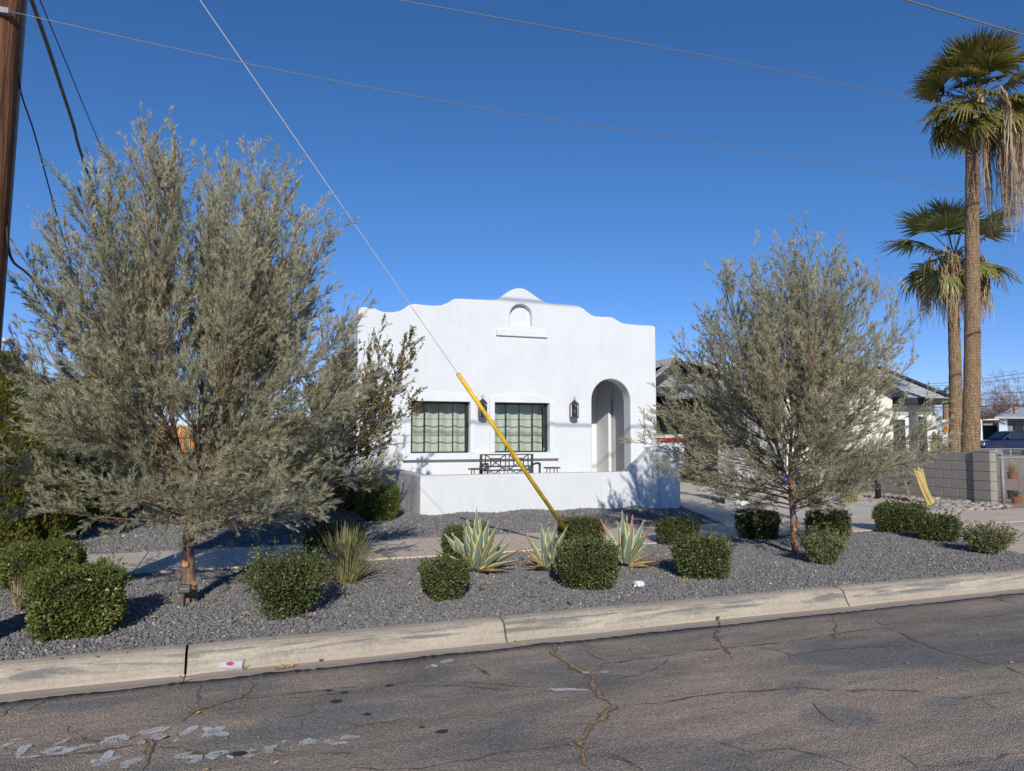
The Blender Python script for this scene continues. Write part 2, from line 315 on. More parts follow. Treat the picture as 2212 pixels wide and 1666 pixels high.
        nt.links.new(c, bs.inputs['Base Color']); bs.inputs['Roughness'].default_value = 0.45; M[nm] = m
    # palm
    M['palm_green'] = leafmat('palm_leaf_green', (0.05, 0.065, 0.016), (0.19, 0.195, 0.045), 0.35, 0.3, spec=0.5, patch=0.8, accent=(0.3, 0.2, 0.04))
    M['palm_green2'] = leafmat('palm_leaf_bright', (0.09, 0.11, 0.035), (0.30, 0.32, 0.11), 0.4, 0.3, spec=0.4, patch=0.8, accent=(0.34, 0.28, 0.08))
    M['palm_dead'] = leafmat('palm_leaf_dead', (0.22, 0.155, 0.095), (0.55, 0.43, 0.28), 0.8, 0.25, patch=1.5)
    m, nt, bs = newmat('palm_trunk_bark'); v = coords(nt, (1.6, 1.6, 1))
    wv = N(nt, 'ShaderNodeTexWave', Scale=4.2, Distortion=9.0, Detail=5.0); wv.wave_type = 'BANDS'; wv.bands_direction = 'Z'; wv.inputs['Detail Scale'].default_value = 2.5
    nt.links.new(v, wv.inputs['Vector']); r1 = ramp(nt, wv.outputs[0], [(0.1, 0.62), (0.6, 1.08)])
    n1 = noise(nt, 13, 8, 0.8, coords(nt, (2.2, 2.2, 0.45))); r2 = ramp(nt, n1.outputs[0], [(0.36, (0.10, 0.06, 0.035)), (0.5, (0.34, 0.225, 0.13)), (0.72, (0.50, 0.36, 0.22))])
    c = mix(nt, 0.75, r2.outputs[0], r1.outputs[0], 'MULTIPLY'); nt.links.new(c, bs.inputs['Base Color']); bs.inputs['Roughness'].default_value = 0.95
    bb = bump(nt, bs, wv.outputs[0], 0.6, 0.03); b2 = N(nt, 'ShaderNodeBump', Strength=1.0, Distance=0.04); nt.links.new(n1.outputs[0], b2.inputs['Height']); nt.links.new(b2.outputs[0], bb.inputs['Normal']); M['palm_trunk'] = m
    # wood / metal
    M['pole_wood'] = pmat('creosote_pole_wood', (0.055, 0.02, 0.009), (0.24, 0.105, 0.045), 10, 0.8, 20, 1.0, vscale=(3, 3, 0.12), bdist=0.02)
    M['galv'] = pmat('galvanised_steel', (0.22, 0.23, 0.245), (0.30, 0.31, 0.325), 12, 0.7, metal=0.15)
    M['wire'] = pmat('bare_wire', (0.2, 0.2, 0.2), None, rough=0.5, metal=0.2)
    M['guy'] = pmat('guy_strand', (0.6, 0.58, 0.55), None, rough=0.5, metal=0.1)
    M['black_cable'] = pmat('black_cable', (0.02, 0.02, 0.022), None, rough=0.6)
    M['brown_cable'] = pmat('weathered_twisted_cable', (0.09, 0.075, 0.07), (0.2, 0.165, 0.15), 20, 0.8)
    M['yellow'] = pmat('yellow_plastic', (0.50, 0.31, 0.015), (0.72, 0.48, 0.025), 7, 0.5, fine=40)
    M['black_metal'] = pmat('black_metal', (0.018, 0.018, 0.02), None, rough=0.45, metal=0.2)
    M['bronze'] = pmat('dark_lantern_metal', (0.035, 0.032, 0.035), (0.06, 0.055, 0.058), 10, 0.5, metal=0.3)
    M['bench'] = pmat('dark_bench_metal', (0.05, 0.046, 0.05), (0.075, 0.07, 0.075), 10, 0.5, metal=0.2)
    M['sash'] = pmat('black_window_sash', (0.02, 0.024, 0.024), None, rough=0.4)
    M['number'] = pmat('bronze_number', (0.27, 0.235, 0.22), None, rough=0.5)
    m, nt, bs = newmat('window_glass'); nt.nodes.remove(bs)
    tp = nt.nodes.new('ShaderNodeBsdfTransparent'); tp.inputs[0].default_value = (0.80, 0.86, 0.825, 1); gl = nt.nodes.new('ShaderNodeBsdfGlossy'); gl.inputs['Roughness'].default_value = 0.02
    lw = N(nt, 'ShaderNodeFresnel', IOR=1.5); mx = nt.nodes.new('ShaderNodeMixShader'); nt.links.new(lw.outputs[0], mx.inputs[0]); nt.links.new(tp.outputs[0], mx.inputs[1]); nt.links.new(gl.outputs[0], mx.inputs[2])
    nt.links.new(mx.outputs[0], nt.nodes['Material Output'].inputs['Surface']); M['glass'] = m
    m, nt, bs = newmat('clear_plastic'); nt.nodes.remove(bs)
    tp = nt.nodes.new('ShaderNodeBsdfTransparent'); tp.inputs[0].default_value = (0.8, 0.82, 0.85, 1); gl = N(nt, 'ShaderNodeBsdfDiffuse'); gl.inputs[0].default_value = (0.78, 0.8, 0.84, 1)
    mx = nt.nodes.new('ShaderNodeMixShader'); mx.inputs[0].default_value = 0.45; nt.links.new(tp.outputs[0], mx.inputs[1]); nt.links.new(gl.outputs[0], mx.inputs[2])
    nt.links.new(mx.outputs[0], nt.nodes['Material Output'].inputs['Surface']); M['cup'] = m
    M['curtain'] = pmat('linen_curtain', (0.55, 0.555, 0.515), (0.66, 0.665, 0.62), 20, 0.9, vscale=(1, 1, 0.3), fine=60)
    M['dark_room'] = pmat('dark_interior', (0.05, 0.05, 0.05), None, rough=0.9)
    M['car_glass'] = pmat('tinted_car_glass', (0.012, 0.016, 0.02), None, rough=0.05, spec=0.6)
    M['truck_white'] = pmat('white_car_paint', (0.62, 0.66, 0.72), None, rough=0.25, spec=0.6)
    M['truck_blue'] = pmat('dark_blue_car_paint', (0.008, 0.016, 0.055), None, rough=0.15, spec=0.7)
    M['tyre'] = pmat('tyre_rubber', (0.02, 0.02, 0.02), None, rough=0.85)
    M['rim'] = pmat('wheel_rim', (0.3, 0.3, 0.31), None, rough=0.35, metal=0.7)
    M['red_lamp'] = pmat('red_lamp_lens', (0.26, 0.006, 0.016), None, rough=0.2)
    M['dark_trim'] = pmat('dark_trim', (0.03, 0.03, 0.033), None, rough=0.6)
    M['white_paint'] = pmat('white_paint', (0.75, 0.76, 0.78), None, rough=0.5)
    M['cream_wall'] = pmat('cream_painted_wall', (0.68, 0.66, 0.60), (0.76, 0.74, 0.68), 2, 0.85, 14, 0.2)
    M['grey_wall'] = pmat('grey_painted_wall', (0.22, 0.24, 0.27), (0.27, 0.29, 0.32), 2, 0.85)
    M['blue_grey_wall'] = pmat('blue_grey_wall', (0.16, 0.185, 0.225), (0.2, 0.225, 0.26), 2, 0.85)
    M['fascia'] = pmat('black_fascia', (0.025, 0.026, 0.028), (0.04, 0.04, 0.042), 4, 0.7)
    M['tan_fascia'] = pmat('tan_fascia', (0.25, 0.22, 0.18), (0.3, 0.26, 0.22), 4, 0.8)
    M['shingle'] = pmat('pale_grey_shingle', (0.36, 0.37, 0.38), (0.50, 0.51, 0.52), 6, 0.9, 60, 0.4, fine=30)
    M['shingle_dark'] = pmat('charcoal_shingle', (0.035, 0.045, 0.065), (0.06, 0.07, 0.09), 6, 0.9)
    M['cmu'] = pmat('grey_concrete_block', (0.25, 0.23, 0.205), (0.30, 0.28, 0.25), 2.5, 0.95, 70, 0.5, fine=60)
    M['mortar'] = pmat('mortar', (0.12, 0.11, 0.10), (0.15, 0.14, 0.125), 20, 0.95)
    M['orange_wood'] = pmat('orange_stained_planks', (0.38, 0.16, 0.035), (0.55, 0.26, 0.06), 8, 0.7, 20, 0.4, vscale=(3, 3, 0.15))
    M['rust'] = pmat('rusty_stake', (0.20, 0.065, 0.028), (0.30, 0.11, 0.05), 18, 0.9, 40, 0.5)
    M['cactus'] = pmat('yellow_green_cactus', (0.16, 0.17, 0.05), (0.24, 0.22, 0.07), 10, 0.6)
    M['yellow_cane'] = pmat('dried_yellow_cane', (0.40, 0.29, 0.10), (0.56, 0.42, 0.17), 14, 0.7, vscale=(2, 2, 0.3))
    M['paper'] = pmat('crumpled_paper', (0.75, 0.78, 0.82), (0.6, 0.64, 0.7), 20, 0.9)
    M['pink'] = pmat('pink_ribbon', (0.62, 0.06, 0.10), (0.7, 0.2, 0.22), 15, 0.6)
    M['maroon'] = pmat('maroon_print', (0.28, 0.03, 0.06), None, rough=0.6)
    M['leaf_litter'] = pmat('dry_leaf_litter', (0.28, 0.15, 0.05), (0.5, 0.33, 0.14), 40, 0.9)
    M['pebble_dark'] = pmat('dark_pebble', (0.05, 0.048, 0.045), (0.1, 0.095, 0.09), 20, 0.8)
    M['orange_print'] = pmat('orange_print', (0.65, 0.25, 0.03), None, rough=0.5)
    M['brown_print'] = pmat('brown_print', (0.10, 0.04, 0.02), None, rough=0.5)
    M['bulb'] = pmat('bulb_amber', (0.5, 0.2, 0.05), None, rough=0.3)
    M['pot'] = pmat('terracotta_pot', (0.22, 0.085, 0.045), None, rough=0.8)
    M['blue_sticker'] = pmat('blue_sticker', (0.05, 0.3, 0.5), None, rough=0.5)
    M['bare_twig'] = leafmat('bare_reddish_twigs', (0.14, 0.085, 0.06), (0.27, 0.18, 0.14), 0.9, 0.1)
    M['dish'] = pmat('dish_plastic', (0.45, 0.46, 0.48), None, rough=0.5)
build_materials()
# ------------------------------------------------------------------ ground, road, kerb, pavements
rng = np.random.default_rng(7); rnd = random.Random(11)
def sm(a, b, x):
    t = np.clip((np.asarray(x, float) - a) / (b - a), 0, 1); return t * t * (3 - 2 * t)
def gh(x, y):
    x = np.asarray(x, float); y = np.asarray(y, float)
    b = 0.008 * np.sin(x * 2.3 + y * 1.1) + 0.008 * np.sin(x * 1.1 - y * 2.7 + 1)
    front = 0.128 + 0.035 * sm(5.95, 7.2, y) * (1 - sm(8.3, 9.0, y)) + b * sm(5.95, 6.4, y) * (1 - sm(8.6, 9, y))
    back = 0.138 + 0.07 * sm(11.2, 13.0, y) * (1 - sm(7.5, 9.0, x)) * sm(-1, 3, x) + b * sm(10.6, 11.2, y)
    back = back + 0.018 * np.sin(x * 5.1) * sm(12.2, 13.1, y) * (1 - sm(7.5, 9, x))
    return np.where(y < 9.8, front, back)
def g1(x, y): return float(gh(x, y))
def ground_pt(px, py):                       # where a sight line lands on the gravel
    p = GZ(px, py, 0.15)
    for _ in range(3): p = GZ(px, py, g1(p.x, p.y))
    return p
def grid_sheet(name, xs, ys, zf, mat, label=None, kind='structure'):
    X, Y = np.meshgrid(xs, ys); Z = zf(X, Y); V = np.stack([X, Y, Z], -1).reshape(-1, 3); w = len(xs)
    i = (np.arange(len(ys) - 1)[:, None] * w + np.arange(w - 1)[None, :]).ravel()
    F = np.stack([i, i + 1, i + w + 1, i + w], -1)
    o = np_mesh(name, V, F, mat, smooth=True); o['kind'] = kind
    return o
mb = MB(); mb.add([(-900, -400, -0.08), (1500, -400, -0.08), (1500, 2200, -0.08), (-900, 2200, -0.08)], [(0, 1, 2, 3)])
mb.out('ground', M['dirt'])['kind'] = 'structure'
# road with a ragged edge lapping on the gutter
xs = np.arange(-14, 40, 0.035); n_ = len(xs)
ed = 5.515 + 0.010 * np.sin(xs * 7.3) * np.sin(xs * 2.1) + 0.006 * np.random.default_rng(3).standard_normal(n_)
w_ = np.convolve(np.random.default_rng(5).standard_normal(n_), np.ones(9) / 9, 'same') * 0.03
ed = ed + np.where(w_ > 0.012, w_ * 1.2, w_ * 0.3)
V = np.concatenate([np.stack([xs, ed, np.full(n_, 0.0015)], -1), np.stack([xs, ed * 0 + 5.38, np.zeros(n_)], -1), np.stack([xs, ed + 0.006, np.full(n_, -0.012)], -1)])
i = np.arange(n_ - 1); F = np.concatenate([np.stack([i + n_, i + n_ + 1, i + 1, i], -1), np.stack([i, i + 1, i + 1 + 2 * n_, i + 2 * n_], -1)])
big = [(-90, -16, 0), (140, -16, 0), (140, 5.38, 0), (-90, 5.38, 0), (40, 5.25, 0), (140, 5.25, 0.001), (140, 5.385, 0.001), (40, 5.385, 0.001)]
b0 = len(V); V = np.concatenate([V, np.array(big[:4])]); F = np.concatenate([F, [[b0, b0 + 1, b0 + 2, b0 + 3]]])
road = np_mesh('road', V, F, M['asphalt']); road['kind'] = 'structure'
# kerb and gutter, cast in lengths
top_joints = [GZ(px, py, 0.14).x for px, py in ((405, 1392), (1078, 1331), (1800, 1265))]
jx = [-14, -9.4, -5.2] + top_joints + [9.4 + 1.6, 14.5, 19, 24, 30]
kerb = empty('kerb', (0, 5.8, 0), None, None); kerb['kind'] = 'structure'
gutter = empty('gutter', (0, 5.5, 0), None, None); gutter['kind'] = 'structure'
kprof = [(5.758, -0.05), (5.763, -0.008), (5.782, 0.012), (5.804, 0.058), (5.822, 0.096), (5.842, 0.120), (5.872, 0.133), (5.93, 0.14), (5.97, 0.138), (5.984, 0.12), (5.986, -0.05)]
gprof = [(5.43, -0.06), (5.43, -0.008), (5.49, -0.0015), (5.54, -0.003), (5.65, -0.016), (5.745, -0.020), (5.764, -0.006), (5.764, -0.06)]
def sweep(name, prof, x0, x1, mat, parent, seed):
    r_ = np.random.default_rng(seed); xs = np.linspace(x0, x1, max(3, int((x1 - x0) / 0.09))); k = len(prof); V = []
    j = np.convolve(r_.standard_normal(len(xs) + 8), np.ones(5) / 5, 'same')[4:-4] * 0.0045; low = np.sin(xs * 0.9 + seed) * 0.004
    for a, x in enumerate(xs):
        e = 0.012 if a in (0, len(xs) - 1) else 0
        for b, (y, z) in enumerate(prof):
            inn = z > -0.04
            V.append((x, y + (j[a] + low[a] if inn and 0 < b < k - 2 else 0), z + (j[a] * 0.5 - e * 0.5 if inn else 0)))
    F = [(a * k + b, (a + 1) * k + b, (a + 1) * k + b + 1, a * k + b + 1) for a in range(len(xs) - 1) for b in range(k - 1)]
    F += [tuple(range(k)), tuple((len(xs) - 1) * k + b for b in range(k))[::-1]]
    return mk(name, V, F, mat, parent, origin=((x0 + x1) / 2, prof[0][0], 0), smooth=False)
for s_, (a, b) in enumerate(zip(jx[:-1], jx[1:])):
    sweep('kerb_segment', kprof, a + 0.009, b - 0.009, M['kerb'], kerb, s_)
    sweep('gutter_segment', gprof, a + 0.006, b - 0.006, M['gutter'], gutter, s_ + 50)
mb = MB(); mb.box(-14, 30, 5.44, 5.98, -0.3, -0.055); mb.out('kerb_bedding', M['joint'], kerb)
# number pressed in the kerb face
p0 = GY(1146, 1345, 5.815); Mt = Matrix.Translation(p0 + Vector((0, -0.006, 0))) @ Matrix.Rotation(R(66), 4, 'X')
text_mesh('kerb_stamp', '1942', M['kerb_mark'], 0.055, 0.002, Mt, kerb)
# dirt strip beyond / sidewalk
def slab_row(parent, x0, x1, y0, y1, ztop, step, mat, name='slab', n=0):
    x = x0
    while x < x1 - 0.01:
        xe = min(x + step, x1); mb = MB(); dz = rnd.uniform(-0.002, 0.002)
        mb.box(x + 0.005, xe - 0.005, y0, y1, ztop - 0.10, ztop + dz)
        mb.out(name, mat, parent, origin=((x + xe) / 2, (y0 + y1) / 2, ztop), bevel=0.006); x = xe
walk = empty('sidewalk', (0, 9.8, 0.15), None, None); walk['kind'] = 'structure'
slab_row(walk, -13.0, 2.0, 9.12, 10.70, 0.152, 1.5, M['sidewalk_grey'])
slab_row(walk, 2.0, 32.0, 9.12, 10.70, 0.152, 1.5, M['sidewalk'])
mb = MB(); mb.box(-13, 32, 9.13, 10.69, 0.02, 0.135); mb.out('slab_bedding', M['joint'], walk)
def poly_slab(name, pts, z, th, mat, parent=None):
    mb = MB(); mb.prism(pts, lambda u, v, w: (u, v, z - th + w), th); o = mb.out(name, mat, parent, bevel=0.008 if th > 0.03 else 0); return o
apron = poly_slab('driveway_apron', [(10.15, 9.115), (9.75, 8.2), (9.5, 7.2), (9.36, 6.3), (9.3, 5.99), (19, 5.99), (19, 9.115)], 0.146, 0.12, M['sidewalk']); apron['kind'] = 'structure'
drive = empty('driveway', (12, 14, 0.15), None, None); drive['kind'] = 'structure'
poly_slab('slab', [(9.55, 10.71), (13.25, 10.71), (13.35, 13.4), (10.45, 13.4)], 0.152, 0.12, M['driveway'], drive)
poly_slab('slab', [(10.46, 13.412), (13.35, 13.412), (13.42, 16.6), (11.1, 16.6), (10.95, 15.0)], 0.152, 0.12, M['driveway'], drive)
poly_slab('slab', [(11.25, 16.612), (13.42, 16.612), (13.42, 20.4), (11.3, 20.4)], 0.152, 0.12, M['driveway'], drive)
poly_slab('slab', [(11.3, 20.412), (13.42, 20.412), (13.42, 29), (11.3, 29)], 0.152, 0.12, M['driveway'], drive)
path = poly_slab('garden_path', [(7.85, 10.71), (9.35, 10.71), (9.96, 13.1), (10.05, 13.9), (10.9, 15.6), (10.5, 16.3), (9.3, 14.3), (8.75, 13.2)], 0.158, 0.12, M['sidewalk_grey']); path['kind'] = 'structure'
patio = poly_slab('patio_floor', [(3.3, 13.45), (8.6, 13.45), (11.0, 17.0), (11.0, 18.24), (3.3, 18.24)], 0.25, 0.2, M['sidewalk_grey']); patio['kind'] = 'structure'
# gravel sheets
gs = grid_sheet('gravel_bed', np.arange(-13, 9.4, 0.1), np.linspace(5.98, 9.122, 34), gh, M['gravel_ground'])
mb = MB(); mb.add([(9.28, 5.985, 0.128), (9.36, 6.3, 0.13), (9.5, 7.2, 0.15), (9.75, 8.2, 0.15), (10.15, 9.12, 0.13), (9.28, 9.12, 0.13)], [(0, 1, 2, 3, 4, 5)])
mb.out('gravel_bed', M['gravel_ground'])['kind'] = 'structure'
yg = grid_sheet('yard_gravel_bed', np.arange(-13, 11.41, 0.12), np.linspace(10.695, 30, 150), lambda x, y: np.minimum(gh(x, y), np.where((x > 7.6), 0.142, 1)), M['gravel_ground'])
rb = empty('rock_bed', (14.3, 12.5, 0.1), None, None); rb['kind'] = 'structure'
mb = MB(); mb.add([(13.26, 10.71, 0.10), (60, 10.71, 0.10), (60, 40, 0.10), (13.43, 40, 0.10), (13.36, 13.4, 0.10)], [(0, 1, 2, 3, 4)]); mb.out('pebble_ground', M['pebble_ground'], rb)
# right-hand pale pebbles in front of the wall end, dirt strip beyond the apron
mb = MB(); mb.add([(19.0, 5.99, 0.12), (60, 5.99, 0.12), (60, 9.0, 0.12), (19.0, 9.0, 0.12)], [(0, 1, 2, 3)]); mb.out('verge', M['pebble_ground'])['kind'] = 'structure'
# ---- gravel stones: uncountable, geometry nodes on a cloud of points
def in_poly(x, y, poly):
    c = np.zeros(len(x), bool); n = len(poly); j = n - 1
    for i in range(n):
        (xi, yi), (xj, yj) = poly[i], poly[j]
        c ^= ((yi > y) != (yj > y)) & (x < (xj - xi) * (y - yi) / (yj - yi + 1e-12) + xi); j = i
    return c
PATH = [(7.8, 10.5), (9.4, 10.5), (10.0, 13.1), (10.1, 13.9), (11.0, 15.6), (10.5, 16.4), (9.3, 14.4), (8.7, 13.2)]
def scatter(x0, x1, y0, y1, dens, smin, smax):
    n = int((x1 - x0) * (y1 - y0) * dens); x = rng.uniform(x0, x1, n); y = rng.uniform(y0, y1, n); return x, y, rng.uniform(smin, smax, n) * rng.choice([1, 1, 1, 1.35], n)
cl = [scatter(-2.9, 9.9, 5.99, 9.115, 2900, 0.0062, 0.0108), scatter(-3.2, 3.2, 10.71, 14, 1200, 0.009, 0.015), scatter(3.2, 8.7, 10.71, 13.22, 1600, 0.009, 0.0145),
      scatter(-3.5, 3.0, 14, 21, 330, 0.014, 0.024), scatter(8.6, 11.3, 10.71, 17.5, 700, 0.011, 0.018)]
x = np.concatenate([c[0] for c in cl]); y = np.concatenate([c[1] for c in cl]); s = np.concatenate([c[2] for c in cl])
keep = ~in_poly(x, y, PATH) & ~((y < 9.2) & (x > 9.3 + 0.33 * sm(6, 9, y) * 2.4)) & ~((y > 10) & (x > 9.55 + (y - 10.71) * 0.33) & (y < 13.4)) & ~((x > 10.9) & (y > 13.4)) & ~((x > 3.3) & (x < 8.6) & (y > 13.2))
x, y, s = x[keep], y[keep], s[keep]
z = np.minimum(gh(x, y), np.where((y > 10) & (x > 7.6), 0.142, 1)) + s * rng.uniform(-0.1, 0.75, len(x))
# some stones strayed on the kerb and walk
sx_ = np.concatenate([rng.uniform(-2.9, 9.2, 260), rng.uniform(-2.9, 9.2, 170), rng.uniform(-2.9, 8.5, 200)]); sy_ = np.concatenate([5.98 - np.abs(rng.normal(0, 0.05, 260)).clip(0, .14), 9.13 + np.abs(rng.normal(0, 0.08, 170)), 10.69 - np.abs(rng.normal(0, 0.12, 200))])
sz_ = np.concatenate([np.full(260, 0.140), np.full(370, 0.154)]); ss_ = rng.uniform(0.005, 0.010, 630); x = np.concatenate([x, sx_]); y = np.concatenate([y, sy_]); z = np.concatenate([z, sz_ + ss_ * 0.4]); s = np.concatenate([s, ss_])
me = bpy.data.meshes.new('gravel'); me.vertices.add(len(x)); me.vertices.foreach_set('co', np.stack([x, y, z], -1).astype(np.float32).ravel())
at = me.attributes.new('size', 'FLOAT', 'POINT'); at.data.foreach_set('value', s.astype(np.float32))
gravel = bpy.data.objects.new('gravel', me); col.objects.link(gravel)
tag(gravel, 'blue grey crushed gravel with a few pale stones covering the planting beds', 'gravel', kind='stuff')
ng = bpy.data.node_groups.new('gravel_stones', 'GeometryNodeTree')
ng.interface.new_socket('Geometry', in_out='INPUT', socket_type='NodeSocketGeometry'); ng.interface.new_socket('Geometry', in_out='OUTPUT', socket_type='NodeSocketGeometry')
gi = ng.nodes.new('NodeGroupInput'); go = ng.nodes.new('NodeGroupOutput')
ico = ng.nodes.new('GeometryNodeMeshIcoSphere'); ico.inputs['Radius'].default_value = 1; ico.inputs['Subdivisions'].default_value = 2
nz = ng.nodes.new('ShaderNodeTexNoise'); nz.inputs['Scale'].default_value = 0.9; sp = ng.nodes.new('GeometryNodeSetPosition')
sub = ng.nodes.new('ShaderNodeVectorMath'); sub.operation = 'SUBTRACT'; sub.inputs[1].default_value = (0.5, 0.5, 0.5)
scl = ng.nodes.new('ShaderNodeVectorMath'); scl.operation = 'SCALE'; scl.inputs['Scale'].default_value = 1.9
ng.links.new(nz.outputs['Color'], sub.inputs[0]); ng.links.new(sub.outputs[0], scl.inputs[0]); ng.links.new(ico.outputs[0], sp.inputs['Geometry']); ng.links.new(scl.outputs[0], sp.inputs['Offset'])
smt = ng.nodes.new('GeometryNodeSetMaterial'); smt.inputs['Material'].default_value = M['stone']; ng.links.new(sp.outputs[0], smt.inputs[0])
iop = ng.nodes.new('GeometryNodeInstanceOnPoints'); ng.links.new(gi.outputs[0], iop.inputs['Points']); ng.links.new(smt.outputs[0], iop.inputs['Instance'])
rv = ng.nodes.new('FunctionNodeRandomValue'); rv.data_type = 'FLOAT_VECTOR'; rv.inputs[0].default_value = (0, 0, 0); rv.inputs[1].default_value = (6.28, 6.28, 6.28); rv.inputs['Seed'].default_value = 3
ng.links.new(rv.outputs[0], iop.inputs['Rotation'])
rs = ng.nodes.new('FunctionNodeRandomValue'); rs.data_type = 'FLOAT_VECTOR'; rs.inputs[0].default_value = (0.7, 0.6, 0.45); rs.inputs[1].default_value = (1.5, 1.1, 0.9); rs.inputs['Seed'].default_value = 9
na = ng.nodes.new('GeometryNodeInputNamedAttribute'); na.data_type = 'FLOAT'; na.inputs[0].default_value = 'size'
sc2 = ng.nodes.new('ShaderNodeVectorMath'); sc2.operation = 'SCALE'; ng.links.new(rs.outputs[0], sc2.inputs[0]); ng.links.new(na.outputs[0], sc2.inputs['Scale']); ng.links.new(sc2.outputs[0], iop.inputs['Scale'])
ng.links.new(iop.outputs[0], go.inputs[0])
gm = gravel.modifiers.new('stones', 'NODES'); gm.node_group = ng
# ---- river rocks by the block wall
def rock_mesh(name, seed, mat):
    bm = bmesh.new(); bmesh.ops.create_icosphere(bm, subdivisions=2, radius=1); r_ = random.Random(seed)
    ax = [Vector((r_.gauss(0, 1), r_.gauss(0, 1), r_.gauss(0, 1))).normalized() for _ in range(7)]
    for v in bm.verts:
        f = 1 + sum(0.10 * math.sin(3 * v.co.dot(a) + k) for k, a in enumerate(ax)); v.co *= f; v.co.z *= 0.62; v.co.x *= 1.2
    me = bpy.data.meshes.new(name); bm.to_mesh(me); bm.free(); me.materials.append(mat)
    me.polygons.foreach_set('use_smooth', [True] * len(me.polygons)); return me
rocks = [rock_mesh('river_rock', k, M['river_rock']) for k in range(4)]
pts = []
r_ = random.Random(4)
for _ in range(9000):
    px_, py_ = r_.uniform(13.35, 15.15), r_.uniform(10.6, 19.5)
    if px_ < 13.42 + 0.05 * math.sin(py_ * 3): continue
    if py_ < 10.80 + 0.1 * abs(math.sin(px_ * 4)): continue
    q = r_.uniform(0.045, 0.085)
    if all((px_ - a) ** 2 + (py_ - b) ** 2 > (0.78 * (q + c)) ** 2 for a, b, c in pts[-700:]): pts.append((px_, py_, q))
pts.sort(key=lambda p: p[1] + 0.0 * p[0])
def rock_at(x, y, q): return Vector((x, y, 0.10 + q * 0.35 + 0.05 * max(0, 1 - abs(x - 14.9) / 1.2)))
for (a, b, q) in pts[:290]:
    o = bpy.data.objects.new('river_rock', rocks[r_.randrange(4)]); col.objects.link(o); o.parent = rb
    o.location = rock_at(a, b, q) - wpos(rb); o.rotation_euler = (r_.uniform(-0.3, 0.3), r_.uniform(-0.3, 0.3), r_.uniform(0, 6.28)); o.scale = (q, q, q)
V = []; F = []
for (a, b, q) in pts[290:]:
    me = rocks[r_.randrange(4)]; k = len(V); Mx = Matrix.Translation(rock_at(a, b, q)) @ Matrix.Rotation(r_.uniform(0, 6.28), 4, 'Z') @ Matrix.Scale(q, 4)
    V += [Mx @ v.co for v in me.vertices]; F += [tuple(i + k for i in p.vertices) for p in me.polygons]
if V: mk('river_rocks_far', V, F, M['river_rock'], rb, smooth=True, kind='stuff', fix=False)
# ---- cracks and chalk on the road (thin skins lying on it), kerb cracks
def ribbon(pts, width, z, seed, jit=0.012, sub=6, wj=0.6, taper=6.0):
    r_ = np.random.default_rng(seed); P = np.array([[p[0], p[1]] for p in pts], float); Q = []
    for a, b in zip(P[:-1], P[1:]):
        n = max(2, int(np.linalg.norm(b - a) / 0.03)); t = np.linspace(0, 1, n, endpoint=False)[:, None]; Q.append(a + (b - a) * t)
    Q = np.concatenate(Q + [P[-1:]]); n = len(Q); k = np.convolve(r_.standard_normal(n + 6), np.ones(3) / 3, 'same')[3:-3]
    T = np.gradient(Q, axis=0); T /= np.linalg.norm(T, axis=1)[:, None] + 1e-9; Nn = np.stack([-T[:, 1], T[:, 0]], -1)
    Q = Q + Nn * (k * jit)[:, None]; w = width * 0.5 * np.clip(1 + wj * np.convolve(r_.standard_normal(n + 4), np.ones(3) / 2, 'same')[2:-2], 0.15, 2.2)
    e = np.minimum(np.arange(n), np.arange(n)[::-1]) / taper; w = w * np.clip(e, 0.1, 1)
    w2 = w * r_.uniform(0.7, 1.3, n)
    V = np.concatenate([np.c_[Q + Nn * w[:, None], np.full(n, z)], np.c_[Q - Nn * w2[:, None], np.full(n, z)]]); i = np.arange(n - 1)
    return V.tolist(), np.stack([i, i + n, i + n + 1, i + 1], -1).tolist()
def road_line(name, pxs, width, mat, z=0.0045, seed=0, jit=0.012, conv=1.0, ox=0, oy=0, wj=0.6, taper=6.0):
    pts = [GZ(ox + a / conv, oy + b / conv, 0) for a, b in pxs]
    V, F = ribbon(pts, width, z, seed, jit, wj=wj, taper=taper); o = mk(name, V, F, mat, road, origin=(pts[0].x, pts[0].y, 0), fix=False); return o
A = lambda L, ox, oy, s: [((ox + a / s) / 1.1573, (oy + b / s) / 1.1573) for a, b in L]
ca = (700, 1450, 2.458); cb = (1500, 1450, 2.087); cc = (0, 1660, 2.458)
filled = [A([(1330, 215), (1355, 255), (1380, 320), (1420, 365), (1490, 408)], *ca) if False else None,
  A([(1660, 390), (1690, 420), (1670, 450), (1740, 500), (1850, 565), (1910, 575), (1915, 640), (1950, 700), (2010, 750), (2060, 780), (1990, 820), (1930, 880), (1880, 950), (1850, 1020), (1860, 1080), (1890, 1150), (1900, 1180)], *ca),
  A([(1930, 565), (1970, 535), (2015, 512)], *ca), A([(1885, 440), (1940, 470), (2010, 512)], *ca),
  A([(1530, 80), (1560, 130), (1530, 180), (1480, 215), (1350, 245), (1220, 280), (1190, 310), (1120, 360)], *cc),
  A([(1050, 400), (970, 430), (880, 465), (940, 500), (930, 540), (890, 600), (850, 659)], *cc)]
for k, f in enumerate(filled):
    if f is None: continue
    road_line('crack', f, 0.045 if k == 1 else 0.03, M['crack'], 0.0035, k + 1, jit=0.018, wj=0.5); road_line('crack_grit', f, 0.024 if k == 1 else 0.014, M['crack_fill'], 0.0065, k + 1, jit=0.018, wj=0.5)
